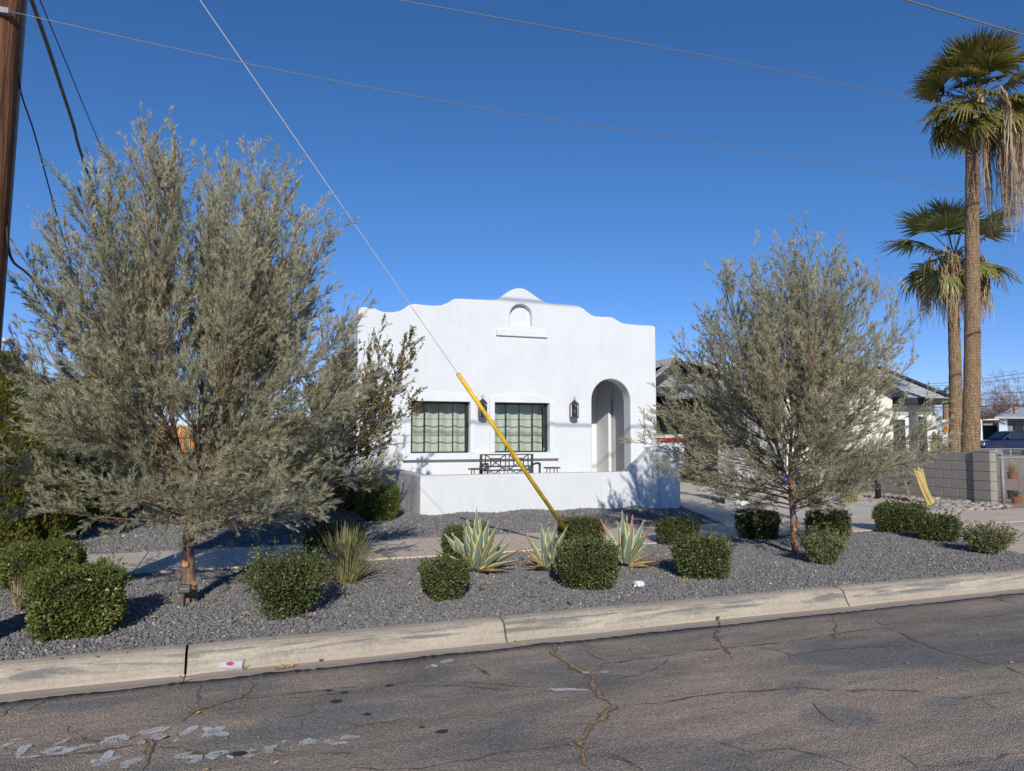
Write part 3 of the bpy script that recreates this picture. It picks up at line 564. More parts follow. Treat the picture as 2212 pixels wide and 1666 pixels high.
dark = [A([(330, 0), (345, 60), (300, 140), (320, 200)], *cb), A([(1180, 165), (1240, 240), (1210, 330)], *cb), A([(560, 120), (620, 200), (600, 300), (700, 420)], *cb), A([(600, 840), (760, 900), (980, 880), (1200, 930), (1350, 990)], *cb), A([(1100, 640), (1180, 720), (1350, 800)], *cb), A([(300, 860), (480, 900), (700, 870), (820, 850)], *ca), A([(1280, 640), (1290, 590), (1180, 520)], *ca), A([(400, 380), (520, 470), (760, 480), (1000, 380)], *cc), A([(900, 500), (1300, 560), (1700, 540), (2212, 560)], *cc),
  A([(0, 1170), (600, 1165), (860, 1160), (1180, 1110), (1400, 1060), (1640, 1030), (1840, 1015)], *ca), A([(1890, 1070), (2010, 1085), (2100, 1110), (2212, 1140)], *ca),
  A([(0, 730), (230, 715), (420, 690), (650, 655), (880, 628), (1100, 630), (1280, 640), (1480, 655), (1640, 650)], *ca), A([(820, 650), (1100, 655), (1340, 675), (1480, 690)], *ca),
  A([(890, 560), (890, 620)], *ca), A([(240, 750), (190, 775), (230, 805), (150, 830), (60, 850), (0, 850)], *ca), A([(130, 855), (130, 900), (85, 970)], *ca),
  A([(2015, 512), (2212, 500)], *ca), A([(2090, 775), (2212, 765)], *ca), A([(1490, 410), (1540, 430), (1650, 430), (1680, 400)], *ca),
  A([(0, 440), (250, 410), (430, 390), (520, 370), (780, 348), (1000, 320), (1260, 280), (1440, 250)], *cb), A([(350, 405), (330, 440), (270, 480), (120, 520), (20, 545)], *cb),
  A([(1430, 210), (1470, 235), (1600, 225), (1800, 212), (2000, 195), (2212, 172)], *cb), A([(1470, 245), (1560, 275), (1610, 300), (1690, 340), (1800, 375), (1900, 400), (2020, 440), (2110, 450), (2212, 500)], *cb),
  A([(800, 350), (950, 375), (1000, 395), (1200, 365), (1400, 350), (1680, 345)], *cb), A([(90, 660), (300, 645), (500, 610), (700, 590), (1000, 565), (1300, 578), (1500, 575), (1650, 585), (1750, 610), (1900, 625), (2000, 600), (2212, 578)], *cb),
  A([(1990, 630), (2080, 680), (2180, 725)], *cb), A([(0, 900), (120, 940), (200, 980), (230, 997)], *cb), A([(1490, 890), (1600, 930), (1650, 970), (1800, 975), (2000, 950), (2140, 910), (2212, 900)], *cb), A([(1640, 997), (1660, 960)], *cb), A([(1990, 80), (2100, 110), (2212, 130)], *cb),
  A([(0, 330), (60, 290), (110, 250)], *cc), A([(140, 290), (260, 240), (290, 225)], *cc), A([(1210, 260), (1200, 200), (1240, 130)], *cc), A([(1250, 270), (1480, 215), (1700, 200), (1900, 175), (2212, 140)], *cc),
  A([(200, 590), (500, 550), (760, 515), (900, 490)], *cc)]
for k, f in enumerate(dark): road_line('crack', f, [0.015, 0.011, 0.019, 0.013][k % 4], M['crack'], 0.0035, k + 30, 0.016, wj=1.0)
for k, (q, w, l) in enumerate([((345, 752), 1, 1), ((535, 832), .7, .7), ((995, 938), .9, 1), ((875, 912), .4, .5), ((670, 655), .8, .8), ((297, 685), .7, .6), ((395, 697), .6, .7)]):
    c = GZ(*A([q], *ca)[0], 0); nn = 12; V = [(c.x + 0.036 * l * math.cos(6.283 * i / nn) * (1 + .2 * math.sin(i * 2.3)), c.y + 0.03 * w * math.sin(6.283 * i / nn), 0.0075) for i in range(nn)]; mk('oil_spot', V, [tuple(range(nn))], M['oil'], road, fix=False)
for k, (q, ox) in enumerate([((1462, 560), 0), ((985, 460), 1)]):
    c = GZ(*A([q], *cc)[0], 0); V = [(c.x + 0.042 * math.cos(6.283 * i / 12), c.y + 0.03 * math.sin(6.283 * i / 12), 0.0075) for i in range(12)]; mk('oil_spot', V, [tuple(range(12))], M['oil'], road, fix=False)
# chalk letters
c1 = (0, 1700, 4.424); c2 = (400, 1700, 4.022)
chalk = [([(340, 730), (260, 770), (170, 885)], c1, .045), ([(170, 885), (300, 875), (450, 860)], c1, .03),
  ([(760, 770), (620, 770), (520, 815), (560, 845), (680, 830), (770, 790), (750, 765)], c1, .04),
  ([(1080, 730), (920, 750), (840, 790)], c1, .03), ([(560, 750), (690, 710), (780, 660)], c1, .025),
  ([(1120, 730), (1200, 670), (1340, 640), (1400, 685)], c1, .055), ([(1210, 720), (1290, 680)], c1, .06),
  ([(1500, 620), (1640, 590), (1880, 540)], c1, .06), ([(1640, 660), (1850, 635)], c1, .06), ([(1900, 690), (1990, 680)], c1, .05), ([(1990, 640), (2190, 520)], c1, .05), ([(1520, 735), (1610, 700)], c1, .05),
  ([(1220, 790), (1160, 900), (1010, 980)], c1, .05), ([(1100, 950), (1200, 910), (1350, 870)], c1, .05), ([(1020, 900), (1060, 950)], c1, .045), ([(1330, 960), (1440, 925), (1600, 880)], c1, .055), ([(1330, 990), (1440, 960)], c1, .05),
  ([(80, 690), (270, 665)], c1, .03), ([(0, 770), (90, 725), (150, 725)], c1, .03),
  ([(440, 490), (560, 550), (700, 570)], c2, .05), ([(420, 600), (520, 545), (660, 475)], c2, .05),
  ([(130, 800), (230, 770), (340, 740)], c2, .04), ([(280, 860), (380, 820), (390, 790), (140, 795)], c2, .04),
  ([(520, 740), (530, 820)], c2, .06), ([(540, 800), (600, 750), (700, 745)], c2, .05), ([(670, 770), (740, 810)], c2, .04), ([(860, 735), (980, 715)], c2, .04), ([(830, 790), (980, 768)], c2, .035),
  ([(1190, 670), (1080, 700), (1100, 740), (1140, 735)], c2, .04), ([(1230, 630), (1270, 635)], c2, .045), ([(1300, 690), (1340, 690)], c2, .04),
  ([(1440, 680), (1500, 630), (1570, 660)], c2, .055), ([(1620, 650), (1760, 620)], c2, .05), ([(1700, 660), (1800, 650), (1900, 645)], c2, .03), ([(1830, 620), (1870, 590), (2020, 590)], c2, .045)]
for k, (L, t, w) in enumerate(chalk): road_line('chalk_mark', A(L, *t), w * 1.15, M['chalk'], 0.0095, k + 100, 0.004, wj=0.15, taper=1.0)
faint = [([(880, 430), (900, 380), (1080, 350)], c1, .03), ([(930, 445), (1070, 425)], c1, .02), ([(1430, 375), (1440, 335), (1590, 320)], c1, .03), ([(70, 560), (130, 560)], c1, .03), ([(280, 540), (360, 530)], c1, .03), ([(520, 515), (660, 490)], c1, .03), ([(310, 460), (350, 455)], c1, .03),
  ([(980, 380), (1080, 355), (1250, 368)], c2, .03), ([(1000, 380), (1010, 430)], c2, .03), ([(1110, 400), (1240, 475)], c2, .025), ([(1690, 15), (1790, 10)], c2, .03), ([(1580, 85), (1640, 62), (1790, 52)], c2, .03), ([(1380, 72), (1480, 72)], c2, .025), ([(1570, 118), (1730, 108)], c2, .02),
  ([(930, 525), (960, 545)], (700, 1450, 2.458), .04), ([(980, 522), (1060, 495)], (700, 1450, 2.458), .04), ([(1990, 30), (2100, 5)], c2, .03), ([(1850, 578), (1900, 576)], (700, 1450, 2.458), .04), ([(1965, 578), (2025, 568)], (700, 1450, 2.458), .045), ([(1640, 680), (1900, 683)], (700, 1450, 2.458), .03)]
for k, (L, t, w) in enumerate(faint): road_line('chalk_mark', A(L, *t), w * 1.4, M['chalk'] if k > 13 else M['chalk_faint'], 0.0095, k + 200, 0.006, wj=0.2, taper=1.0)
for k, L in enumerate([[(620, 110), (730, 100)], [(790, 170), (820, 85)], [(450, 240), (600, 210)], [(440, 330), (540, 310)], [(580, 270), (620, 240)], [(990, 90), (1090, 85)], [(1040, 160), (1170, 145)], [(560, 60), (740, 50)]]):
    road_line('chalk_mark', A(L, *c2), 0.06, M['chalk_yellow'], 0.0095, k + 300, 0.006, wj=0.3)
# ------------------------------------------------------------------ the white house
YF = 18.26
def FP(px, py): p = GY(px, py, YF); return (p.x, p.z)
def Z(L, ox, oy, s): return [((ox + a / s) / 1.15732, (oy + b / s) / 1.15732) for a, b in L]
zt = (700, 650, 2.5633); zr = (1200, 680, 2.688)
left = Z([(500, 306), (520, 301), (560, 303), (610, 309), (640, 325), (665, 332), (720, 335), (770, 326), (800, 308), (820, 294), (840, 284), (870, 281), (910, 286), (960, 291), (1000, 292), (1040, 289), (1080, 272), (1110, 253), (1125, 248), (1150, 247), (1250, 252), (1370, 255), (1400, 247), (1430, 229), (1470, 199), (1495, 187)], *zt)
right = Z([(255, 108), (285, 110), (315, 120), (350, 145), (400, 180), (430, 197), (460, 208), (530, 213), (590, 219), (640, 222), (665, 227), (690, 242), (720, 266), (750, 288), (775, 297), (820, 301), (880, 302), (900, 308), (925, 325), (955, 342), (980, 347), (1030, 353), (1080, 358), (1150, 360), (1170, 364), (1180, 374)], *zr)
top = [FP(*p) for p in left + right]
XL, XR = top[0][0], top[-1][0]
XC = FP(1125, 625)[0]
outline = [(XL, 0.0), (XR, 0.0)] + top[::-1]
def rect_px(x0, y0, x1, y1):
    a = FP(x0, y0); b = FP(x1, y1); c = FP(x0, y1); return a[0], b[0], c[1], a[1]
(w1a, w1b) = Z([(838, 905), (1216, 1240)], *zt); W1 = rect_px(w1a[0], w1a[1], w1b[0], w1b[1])
(w2a, w2b) = Z([(357, 292), (1238, 1098)], 1180, 960, 6.408); W2 = rect_px(w2a[0], w2a[1], w2b[0], w2b[1])
zw0 = (W1[2] + W2[2]) / 2; zw1 = (W1[3] + W2[3]) / 2; W1 = (W1[0], W1[1], zw0, zw1); W2 = (W2[0], W2[1], zw0, zw1)
def arch_poly(xa, xb, zb, zt_, n=14, hr=1.0):
    r_ = (xb - xa) / 2; xc = (xa + xb) / 2; zs = zt_ - r_ * hr
    return [(xa, zb), (xb, zb)] + [(xc + r_ * math.cos(math.pi * k / n), zs + r_ * hr * math.sin(math.pi * k / n)) for k in range(n + 1)]
ax0 = FP(1279, 950)[0]; ax1 = FP(1363, 950)[0]; az1 = FP(1318, 819)[1]
door_arch = arch_poly(ax0, ax1, 0.26, az1, 18)
nx0, nx1, nz0 = FP(1102, 700)[0], FP(1149.5, 700)[0], FP(1125, 705)[1]; nz1 = FP(1125, 657)[1]
niche = arch_poly(nx0, nx1, nz0, nz1, 14)
def wall_with_holes(name, outer, holes, y0, y1, mat, parent, bev=0.035, seg=3):
    bm = bmesh.new(); es = []
    for loop in [outer] + holes:
        vs = [bm.verts.new((u, y0, v)) for u, v in loop]
        for a, b in zip(vs, vs[1:] + vs[:1]): es.append(bm.edges.new((a, b)))
    r_ = bmesh.ops.triangle_fill(bm, edges=es, use_beauty=True, use_dissolve=False)
    ex = bmesh.ops.extrude_face_region(bm, geom=[f for f in bm.faces])
    bmesh.ops.translate(bm, verts=[v for v in ex['geom'] if isinstance(v, bmesh.types.BMVert)], vec=(0, y1 - y0, 0))
    bmesh.ops.recalc_face_normals(bm, faces=bm.faces)
    bmesh.ops.dissolve_limit(bm, angle_limit=R(1), verts=bm.verts, edges=bm.edges)
    og = wpos(parent); bm.transform(Matrix.Translation(-og))
    me = bpy.data.meshes.new(name); bm.to_mesh(me); bm.free(); me.materials.append(mat); o = link_mesh(me, name, parent, og)
    if bev:
        b = o.modifiers.new('bevel', 'BEVEL'); b.width = bev; b.segments = seg; b.limit_method = 'ANGLE'; b.angle_limit = R(60)
    return o
house = empty('stucco_house', (XC, YF, 0.1), 'low white stucco house with a scalloped parapet front and a tall arched doorway', 'house')
rect = lambda W: [(W[0], W[2]), (W[1], W[2]), (W[1], W[3]), (W[0], W[3])]
WT = 0.42
wall_with_holes('front_wall', outline, [rect(W1), rect(W2), door_arch, niche], YF, YF + WT, M['stucco'], house)
mb = MB(); mb.box(nx0 - 0.1, nx1 + 0.1, YF + 0.17, YF + 0.30, nz0 - 0.1, nz1 + 0.1); mb.out('niche_back', M['stucco'], house)
# side walls with parapet, back wall, roof
sl = [(YF + WT, 0), (29, 0), (29, 4.35), (YF + 4.2, 4.35), (YF + 3.6, 4.5), (YF + 0.9, 4.62), (YF + WT, 4.66)]
zl = top[0][1]; zr_ = top[-1][1]
for name, x0, zz in (('side_wall', XL, zl), ('side_wall', XR - 0.3, zr_)):
    P = [(YF + WT + 0.002, 0), (29, 0), (29, 4.0), (24, 4.0), (23.7, 4.1), (20.4, 4.15), (20.0, zz - 0.12), (YF + WT + 0.002, zz - 0.05)]
    mb = MB(); mb.prism(P, lambda u, v, w: (x0 + w, u, v), 0.3); mb.out(name, M['stucco'], house, bevel=0.02)
mb = MB(); mb.box(XL + 0.3, XR - 0.3, 28.7, 29, 0, 4.0); mb.out('rear_wall', M['stucco'], house)
mb = MB(); mb.box(XL + 0.3, XR - 0.3, YF + WT, 28.7, 3.75, 3.9); mb.out('roof', M['roofing'], house)
mb = MB(); mb.box(XL + 0.3, XR - 0.3, YF + WT, 28.7, 0.05, 0.25); mb.out('floor', M['sidewalk_grey'], house)
# porch behind the arch
mb = MB(); mb.box(ax0 - 0.55, ax0 - 0.45, YF + WT, 21.3, 0.25, 3.75); mb.out('porch_side_wall', M['trim'], house)
mb = MB(); mb.box(ax1 + 0.35, ax1 + 0.45, YF + WT, 21.3, 0.25, 3.75); mb.out('porch_side_wall', M['trim'], house)
mb = MB(); mb.box(ax0 - 0.45, ax1 + 0.35, 20.75, 20.9, 0.25, 3.75); mb.out('porch_back_wall', M['trim'], house)
xb = lambda zx, yy: GY((1460 + zx / 6.665) / 1.15732, 950, yy).x
yp = 19.95; p0, p1, p2 = xb(408, yp), xb(458, yp), ax1 + 0.35
P = [(p0, 0.25), (p1, 0.25), (p1, 2.75), (p2, 2.75), (p2, 3.4)] + [(p2 - (p2 - p0) * t, 3.4 if t < .2 else 3.4 - 0.95 * ((t - .2) / .8) ** 2) for t in (0.2, .35, .5, .65, .8, .9, 1.0)]
mb = MB(); mb.prism(P, lambda u, v, w: (u, yp + w, v), 0.795); mb.out('inner_pier', M['trim'], house, bevel=0.01)
mb = MB(); mb.box(p1 + 0.002, p2, yp + 0.14, yp + 0.19, 0.25, 2.748); d_ = mb.out('front_door', M['grey_door'], house, bevel=0.004)
mb = MB(); mb.box(p1 + 0.06, p1 + 0.085, yp + 0.08, yp + 0.135, 1.1, 1.35); mb.out('door_handle', M['bronze'], d_)
mb = MB(); mb.box(XL + 0.3, ax0 - 0.56, YF + 2.2, YF + 2.3, 0.25, 3.75); mb.out('room_wall', M['dark_room'], house)
# ledge under the niche
a = FP(1071.5, 712); b = FP(1180.5, 727); mb = MB(); zc = FP(1071, 711)[1]
mb.box(a[0], b[0], YF - 0.07, YF + 0.02, FP(1075, 725)[1], zc); mb.out('niche_ledge', M['trim'], house, bevel=0.012, seg=3)
# window surrounds and continuous sill
def surround(W, out, arch):
    xa, xb_, z0, z1 = W; xo0, xo1 = xa - out, xb_ + out; zc = z1 + 0.10; n = 14
    outer = [(xo0, z0 - 0.001), (xo1, z0 - 0.001)] + [(xo1 + (xo0 - xo1) * t, zc + arch * (1 - (2 * t - 1) ** 2)) for t in [k / n for k in range(n + 1)]]
    return wall_with_holes('window_surround', outer, [[(xa, z0 + 0.0), (xb_, z0 + 0.0), (xb_, z1), (xa, z1)]], YF - 0.035, YF + 0.001, M['trim'], house, 0.008, 2)
def surround2(W, out, arch):
    xa, xb_, z0, z1 = W; xo0, xo1 = xa - out, xb_ + out; zc = z1 + 0.10; n = 14
    P = [(xo0, z0), (xa, z0), (xa, z1), (xb_, z1), (xb_, z0), (xo1, z0)] + [(xo1 + (xo0 - xo1) * t, zc + arch * (1 - (2 * t - 1) ** 2)) for t in [k / n for k in range(n + 1)]]
    return wall_with_holes('window_surround', P, [], YF - 0.055, YF + 0.001, M['trim'], house, 0.012, 3)
for W in (W1, W2): surround2(W, 0.135, 0.135)
sx0, sx1 = FP(867, 990)[0], FP(1203, 990)[0]; zs0 = FP(1203, 990)[1]
mb = MB(); mb.box(sx0, sx1, YF - 0.16, YF + 0.02, zs0, zw0 - 0.002); mb.out('window_sill', M['trim'], house, bevel=0.012, seg=3)
# windows: sash, four by three lights, glass
def window(W, muntins):
    xa, xb_, z0, z1 = W; yw = YF + 0.13; t = 0.035
    fr = MB(); fr.box(xa, xa + t, yw, yw + 0.05, z0, z1); fr.box(xb_ - t - 0.04, xb_, yw, yw + 0.05, z0, z1); fr.box(xa + t, xb_ - t, yw, yw + 0.05, z1 - t - 0.015, z1); fr.box(xa + t, xb_ - t, yw, yw + 0.05, z0, z0 + t)
    win = fr.out('window', M['sash'], house, origin=((xa + xb_) / 2, yw, z0))
    xs_ = [xa + (xb_ - 0.04 - xa) * k / 4 for k in range(5)]; zs_ = [z0 + (z1 - z0) * f for f in (0, 0.335, 0.66, 1)]
    for k in (1, 2, 3): mb = MB(); mb.box(xs_[k] - (0.010 if k != 2 else 0.007), xs_[k] + (0.010 if k != 2 else 0.007), yw + 0.005, yw + 0.04, z0 + t, z1 - t); mb.out('glazing_bar', M['sash'], win)
    for k in (1, 2): mb = MB(); mb.box(xa + t, xb_ - t - 0.04, yw + 0.007, yw + 0.038, zs_[k] - 0.007, zs_[k] + 0.007); mb.out('glazing_bar', M['sash'], win)
    for i in range(4):
        for k in range(3):
            mb = MB(); mb.add([(xs_[i] + 0.01, yw + 0.022, zs_[k] + 0.01), (xs_[i + 1] - 0.01, yw + 0.022, zs_[k] + 0.01), (xs_[i + 1] - 0.01, yw + 0.022, zs_[k + 1] - 0.01), (xs_[i] + 0.01, yw + 0.022, zs_[k + 1] - 0.01)], [(0, 1, 2, 3)])
            mb.out('pane', M['glass'], win)
    return win
win1 = window(W1, None); win2 = window(W2, None)
s1 = GY(*Z([(1155, 1045)], 1180, 960, 6.408)[0], YF + 0.14); mb = MB(); mb.box(s1.x - 0.03, s1.x + 0.03, YF + 0.145, YF + 0.148, s1.z - 0.04, s1.z + 0.04); mb.out('alarm_sticker', M['blue_sticker'], win2)
def curtain(W, label, seed):
    xa, xb_, z0, z1 = W; r_ = np.random.default_rng(seed); xs = np.linspace(xa - 0.15, xb_ + 0.02, 90); ph = np.cumsum(r_.uniform(0.1, 0.5, 90))
    yy = YF + 0.52 + 0.035 * np.sin(ph) + 0.03 * np.exp(-((xs - (xa + 0.3 * (xb_ - xa))) / 0.06) ** 2) * np.sin(xs * 160)
    zs = np.linspace(z0 - 0.1, z1 + 0.12, 6); V = [(x, y + 0.006 * k, z) for k, z in enumerate(zs) for x, y in zip(xs, yy)]
    F = [(k * 90 + i, k * 90 + i + 1, (k + 1) * 90 + i + 1, (k + 1) * 90 + i) for k in range(5) for i in range(89)]
    o = mk('curtain', V, F, M['curtain'], None, origin=((xa + xb_) / 2, YF + 0.5, z0 - 0.1), smooth=True); tag(o, label, 'curtain', 'linen curtains behind the windows')
curtain(W1, 'pale linen curtain drawn behind the left front window', 1); curtain(W2, 'pale linen curtain drawn behind the window above the bench', 2)
for W in (W1, W2):
    mb = MB(); mb.box(W[0] - 0.3, W[1] + 0.3, YF + 0.75, YF + 0.8, W[2] - 0.3, W[3] + 0.3); mb.out('room_screen', M['dark_room'], house)
# house number 1 1 4 0, one below the other
for ch, py, h in (('1', 887.5, 13), ('1', 905.5, 12), ('4', 922, 16), ('0', 936.5, 12)):
    p = GY(1391 + (1 if ch in '40' else 0), py, YF - 0.03); Mx = Matrix.Translation((p.x, YF - 0.03, p.z - 0.085)) @ Matrix.Rotation(math.pi / 2, 4, 'X') @ Matrix.Diagonal((0.8, 1, 1, 1))
    text_mesh('house_number_digit', ch, M['number'], 0.24 if ch != '4' else 0.27, 0.008, Mx, house)
# ------------------------------------------------------------------ patio wall and gate piers
YP = 13.23
pw = empty('patio_wall', (5.5, YP, 0.1), 'low white stucco patio wall sweeping up to a gate pier at its right end', 'wall')
q0 = GY(908, 1028, YP); XP0 = q0.x; ZP = q0.z; q1 = GY(1467, 965, YP); XP1 = q1.x; ZQ = q1.z
xsw0 = GY(1355, 1020, YP).x; xsw1 = GY(1405, 970, YP).x
P = [(XP0, 0.0), (XP1, 0.0), (XP1, ZQ), (xsw1 + 0.12, ZQ), (xsw1, ZQ - 0.01)]
n = 12; P += [(xsw1 - (xsw1 - xsw0) * math.sin(math.pi / 2 * t) , ZP + (ZQ - 0.06 - ZP) * (1 - t) ** 1.9) for t in [k / n for k in range(n + 1)]]
P += [(XP0, ZP)]
wall_with_holes('front_wall', P, [], YP, YP + 0.24, M['stucco'], pw, 0.025, 3)
xf = GY(1423, 1000, YP).x
mb = MB(); mb.box(xf, XP1 + 0.004, YP - 0.03, YP + 0.42, 0, ZQ + 0.006); mb.out('gate_pier', M['stucco'], pw, bevel=0.03, seg=3)
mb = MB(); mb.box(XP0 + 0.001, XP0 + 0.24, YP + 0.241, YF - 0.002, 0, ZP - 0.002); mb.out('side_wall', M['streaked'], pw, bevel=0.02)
gp = empty('gate_pier', (10.2, YP, 0.1), 'separate square white stucco gate pier standing right of the garden path', 'pier')
a = GY(1588, 1000, YP).x; b = GY(1620, 1000, YP).x; mb = MB(); mb.box(a, b, YP, YP + 0.40, 0, GY(1600, 968, YP).z); mb.out('pier', M['stucco'], gp, bevel=0.03, seg=3)
# ------------------------------------------------------------------ lanterns, bench, tables
def lantern(px, py, label):                  # centre of the body
    p = GY(px, py, YF - 0.19); t = empty('wall_lantern', (p.x, YF - 0.19, p.z), label, 'lantern', 'black wall lanterns on the house front')
    x, y, z = p.x, YF - 0.19, p.z; w, h = 0.10, 0.185
    def hexr(r_, zz): return [(x + r_ * math.cos(math.pi / 3 * k + math.pi / 6), y + r_ * math.sin(math.pi / 3 * k + math.pi / 6), zz) for k in range(6)]
    mb = MB(); B = hexr(0.125, z + h); T = hexr(0.03, z + h + 0.10); B2 = hexr(0.125, z + h - 0.02); mb.add(B2 + B + T, [(k, (k + 1) % 6, 6 + (k + 1) % 6, 6 + k) for k in range(6)] + [(6 + k, 6 + (k + 1) % 6, 12 + (k + 1) % 6, 12 + k) for k in range(6)] + [tuple(range(12, 18)), tuple(range(6))[::-1]])
    mb.out('cap', M['bronze'], t)
    mb = MB(); pts = [(x + 0.035 * math.cos(a), y, z + h + 0.16 + 0.035 * math.sin(a)) for a in [2 * math.pi * k / 14 for k in range(15)]]; mb.tube(pts, 0.006, 6, False); mb.tube([(x, y, z + h + 0.09), (x, y, z + h + 0.13)], [0.02, 0.01], 6); mb.out('ring', M['bronze'], t)
    mb = MB(); B = hexr(0.118, z - h); T = hexr(0.118, z - h + 0.03); mb.add(B + T, [(k, (k + 1) % 6, 6 + (k + 1) % 6, 6 + k) for k in range(6)] + [tuple(range(6))[::-1], tuple(range(6, 12))]); mb.out('base', M['bronze'], t)
    fr = MB(); R0 = hexr(0.112, z - h + 0.03); R1 = hexr(0.112, z + h - 0.02)
    for k in range(6): fr.bar(R0[k], R1[k], 0.012, 0.012)
    fo = fr.out('frame', M['bronze'], t)
    for k in range(6): a_, b_, c_, d_ = R0[k], R0[(k + 1) % 6], R1[(k + 1) % 6], R1[k]; mk('pane', [a_, b_, c_, d_], [(0, 1, 2, 3)], M['glass'], fo)
    mb = MB(); mb.box(x - 0.06, x + 0.06, y + 0.16, YF - 0.001, z - 0.16, z + 0.16); mb.bar((x, y + 0.16, z + 0.05), (x, y + 0.10, z + 0.05), 0.03, 0.03); mb.out('back_plate', M['bronze'], t)
    mb = MB(); mb.box(x - 0.075, x + 0.075, y + 0.105, y + 0.112, z - h + 0.03, z + h - 0.03); mb.out('rear_panel', M['bronze'], t)
    mb = MB(); mb.tube([(x, y, z - h + 0.03), (x, y, z - 0.05)], 0.014, 8); mb.out('candle_tube', M['bronze'], t)
    mb = MB(); mb.lathe((x, y, z - 0.05), [(0.008, 0), (0.02, 0.02), (0.016, 0.05), (0.003, 0.085)], 8); mb.out('bulb', M['bulb'], t, smooth=True)
lantern(835, 892, 'black wall lantern half hidden by the small tree, left of the left window')
lantern(1042.5, 886, 'black wall lantern between the two front windows, crossed by the yellow guard')
lantern(1241, 888, 'black wall lantern between the right window and the arched doorway')
yb = 17.6; zb8 = (1180, 960, 6.408)
def BP(a, b, y=yb): q = GY(*Z([(a, b)], *zb8)[0], y); return (q.x, y, q.z)
bench = empty('garden_bench', (BP(550, 1400)[0], yb, 0.25), 'dark metal garden bench with crossed back panels under the right window', 'bench')
def bars(name, L, w, parent=bench, d=0.025):
    for a, b in L: mb = MB(); mb.bar(BP(*a), BP(*b), w, d, up=(0, 1, 0)); mb.out(name, M['bench'], parent)
zfix = lambda a: a
zt_ = BP(550, 1132)[2]; zb_ = BP(550, 1385)[2]; x0 = BP(145, 1200)[0]; x1 = BP(962, 1200)[0]
back = empty('backrest', (0, 0, 0), None, None); back.parent = bench; back.location = (0, 0, 0)
def bar3(name, a, b, w, d, parent): mb = MB(); mb.bar(a, b, w, d, up=(0, 1, 0)); return mb.out(name, M['bench'], parent)
bar3('top_rail', (x0, yb, zt_), (x1, yb, zt_), 0.03, 0.028, back); bar3('bottom_rail', (x0, yb, zb_), (x1, yb, zb_), 0.028, 0.03, back)
for xe in (x0, x1): bar3('leg', (xe, yb + 0.0, 0.25), (xe, yb, zt_ + 0.01), 0.06, 0.04, bench)
W_ = x1 - x0; u = lambda t: x0 + W_ * t
for t in (0.085, 0.475, 0.545, 0.92): bar3('slat', (u(t), yb, zb_), (u(t), yb, zt_), 0.022, 0.02, back)
zm = (zt_ + zb_) / 2; hh = (zt_ - zb_) / 2
for c in (0.28, 0.73):
    q = 0.095; k = 0.5
    for sx in (-1, 1):
        bar3('slat', (u(c + sx * q), yb, zm - hh * k), (u(c + sx * q), yb, zm + hh * k), 0.026, 0.02, back)
        for sz in (-1, 1): bar3('slat', (u(c + sx * 0.19), yb + 0.003, zm + sz * hh), (u(c + sx * q), yb + 0.003, zm + sz * hh * k), 0.024, 0.018, back)
    for sz in (-1, 1):
        bar3('slat', (u(c - q), yb + 0.001, zm + sz * hh * k), (u(c + q), yb + 0.001, zm + sz * hh * k), 0.026, 0.02, back)
        bar3('slat', (u(c - q), yb - 0.004, zm - sz * hh * k), (u(c + q), yb - 0.004, zm + sz * hh * k), 0.024, 0.018, back)
for xe, s_ in ((x0, -1), (x1, 1)):
    xa = xe + 0.10 * (1 if s_ > 0 else 1)
    mb = MB(); za = zb_ + 0.165
    mb.tube([(xe, yb, za), (xe, yb - 0.12, za - 0.015), (xe, yb - 0.3, za + 0.02), (xe, yb - 0.5, za + 0.015), (xe, yb - 0.56, za - 0.03)], [0.025, 0.024, 0.028, 0.03, 0.02], 8); mb.out('armrest', M['bench'], bench, smooth=True)
    bar3('leg', (xe, yb - 0.52, 0.25), (xe, yb - 0.50, za), 0.04, 0.04, bench)
for k in range(8): bar3('seat_slat', (x0, yb - 0.05 - 0.062 * k, 0.66), (x1, yb - 0.05 - 0.062 * k, 0.66), 0.02, 0.05, bench)
def side_table(xa, xb_, z, label):
    xc = (xa + xb_) / 2; r_ = (xb_ - xa) / 2; y = yb - 0.05
    t = empty('side_table', (xc, y, 0.25), label, 'table', 'small round tables beside the bench')
    mb = MB(); mb.lathe((xc, y, z - 0.03), [(r_ * 0.94, 0), (r_, 0.012), (r_, 0.03)], 24); mb.out('table_top', M['bench'], t)
    for k in range(4): a = math.pi / 4 + k * math.pi / 2; mb = MB(); mb.tube([(xc + r_ * 0.62 * math.cos(a), y + r_ * 0.62 * math.sin(a), z - 0.03), (xc + r_ * 0.9 * math.cos(a), y + r_ * 0.9 * math.sin(a), 0.25)], 0.012, 6); mb.out('leg', M['bench'], t)
a = BP(1143, 1335); b = BP(1395, 1335); side_table(a[0], b[0], a[2], 'small round dark table right of the bench')
a = GY(1010, 1012, yb); b = GY(1044, 1012, yb); side_table(a.x, b.x + 0.05, a.z, 'small round dark table left of the bench')
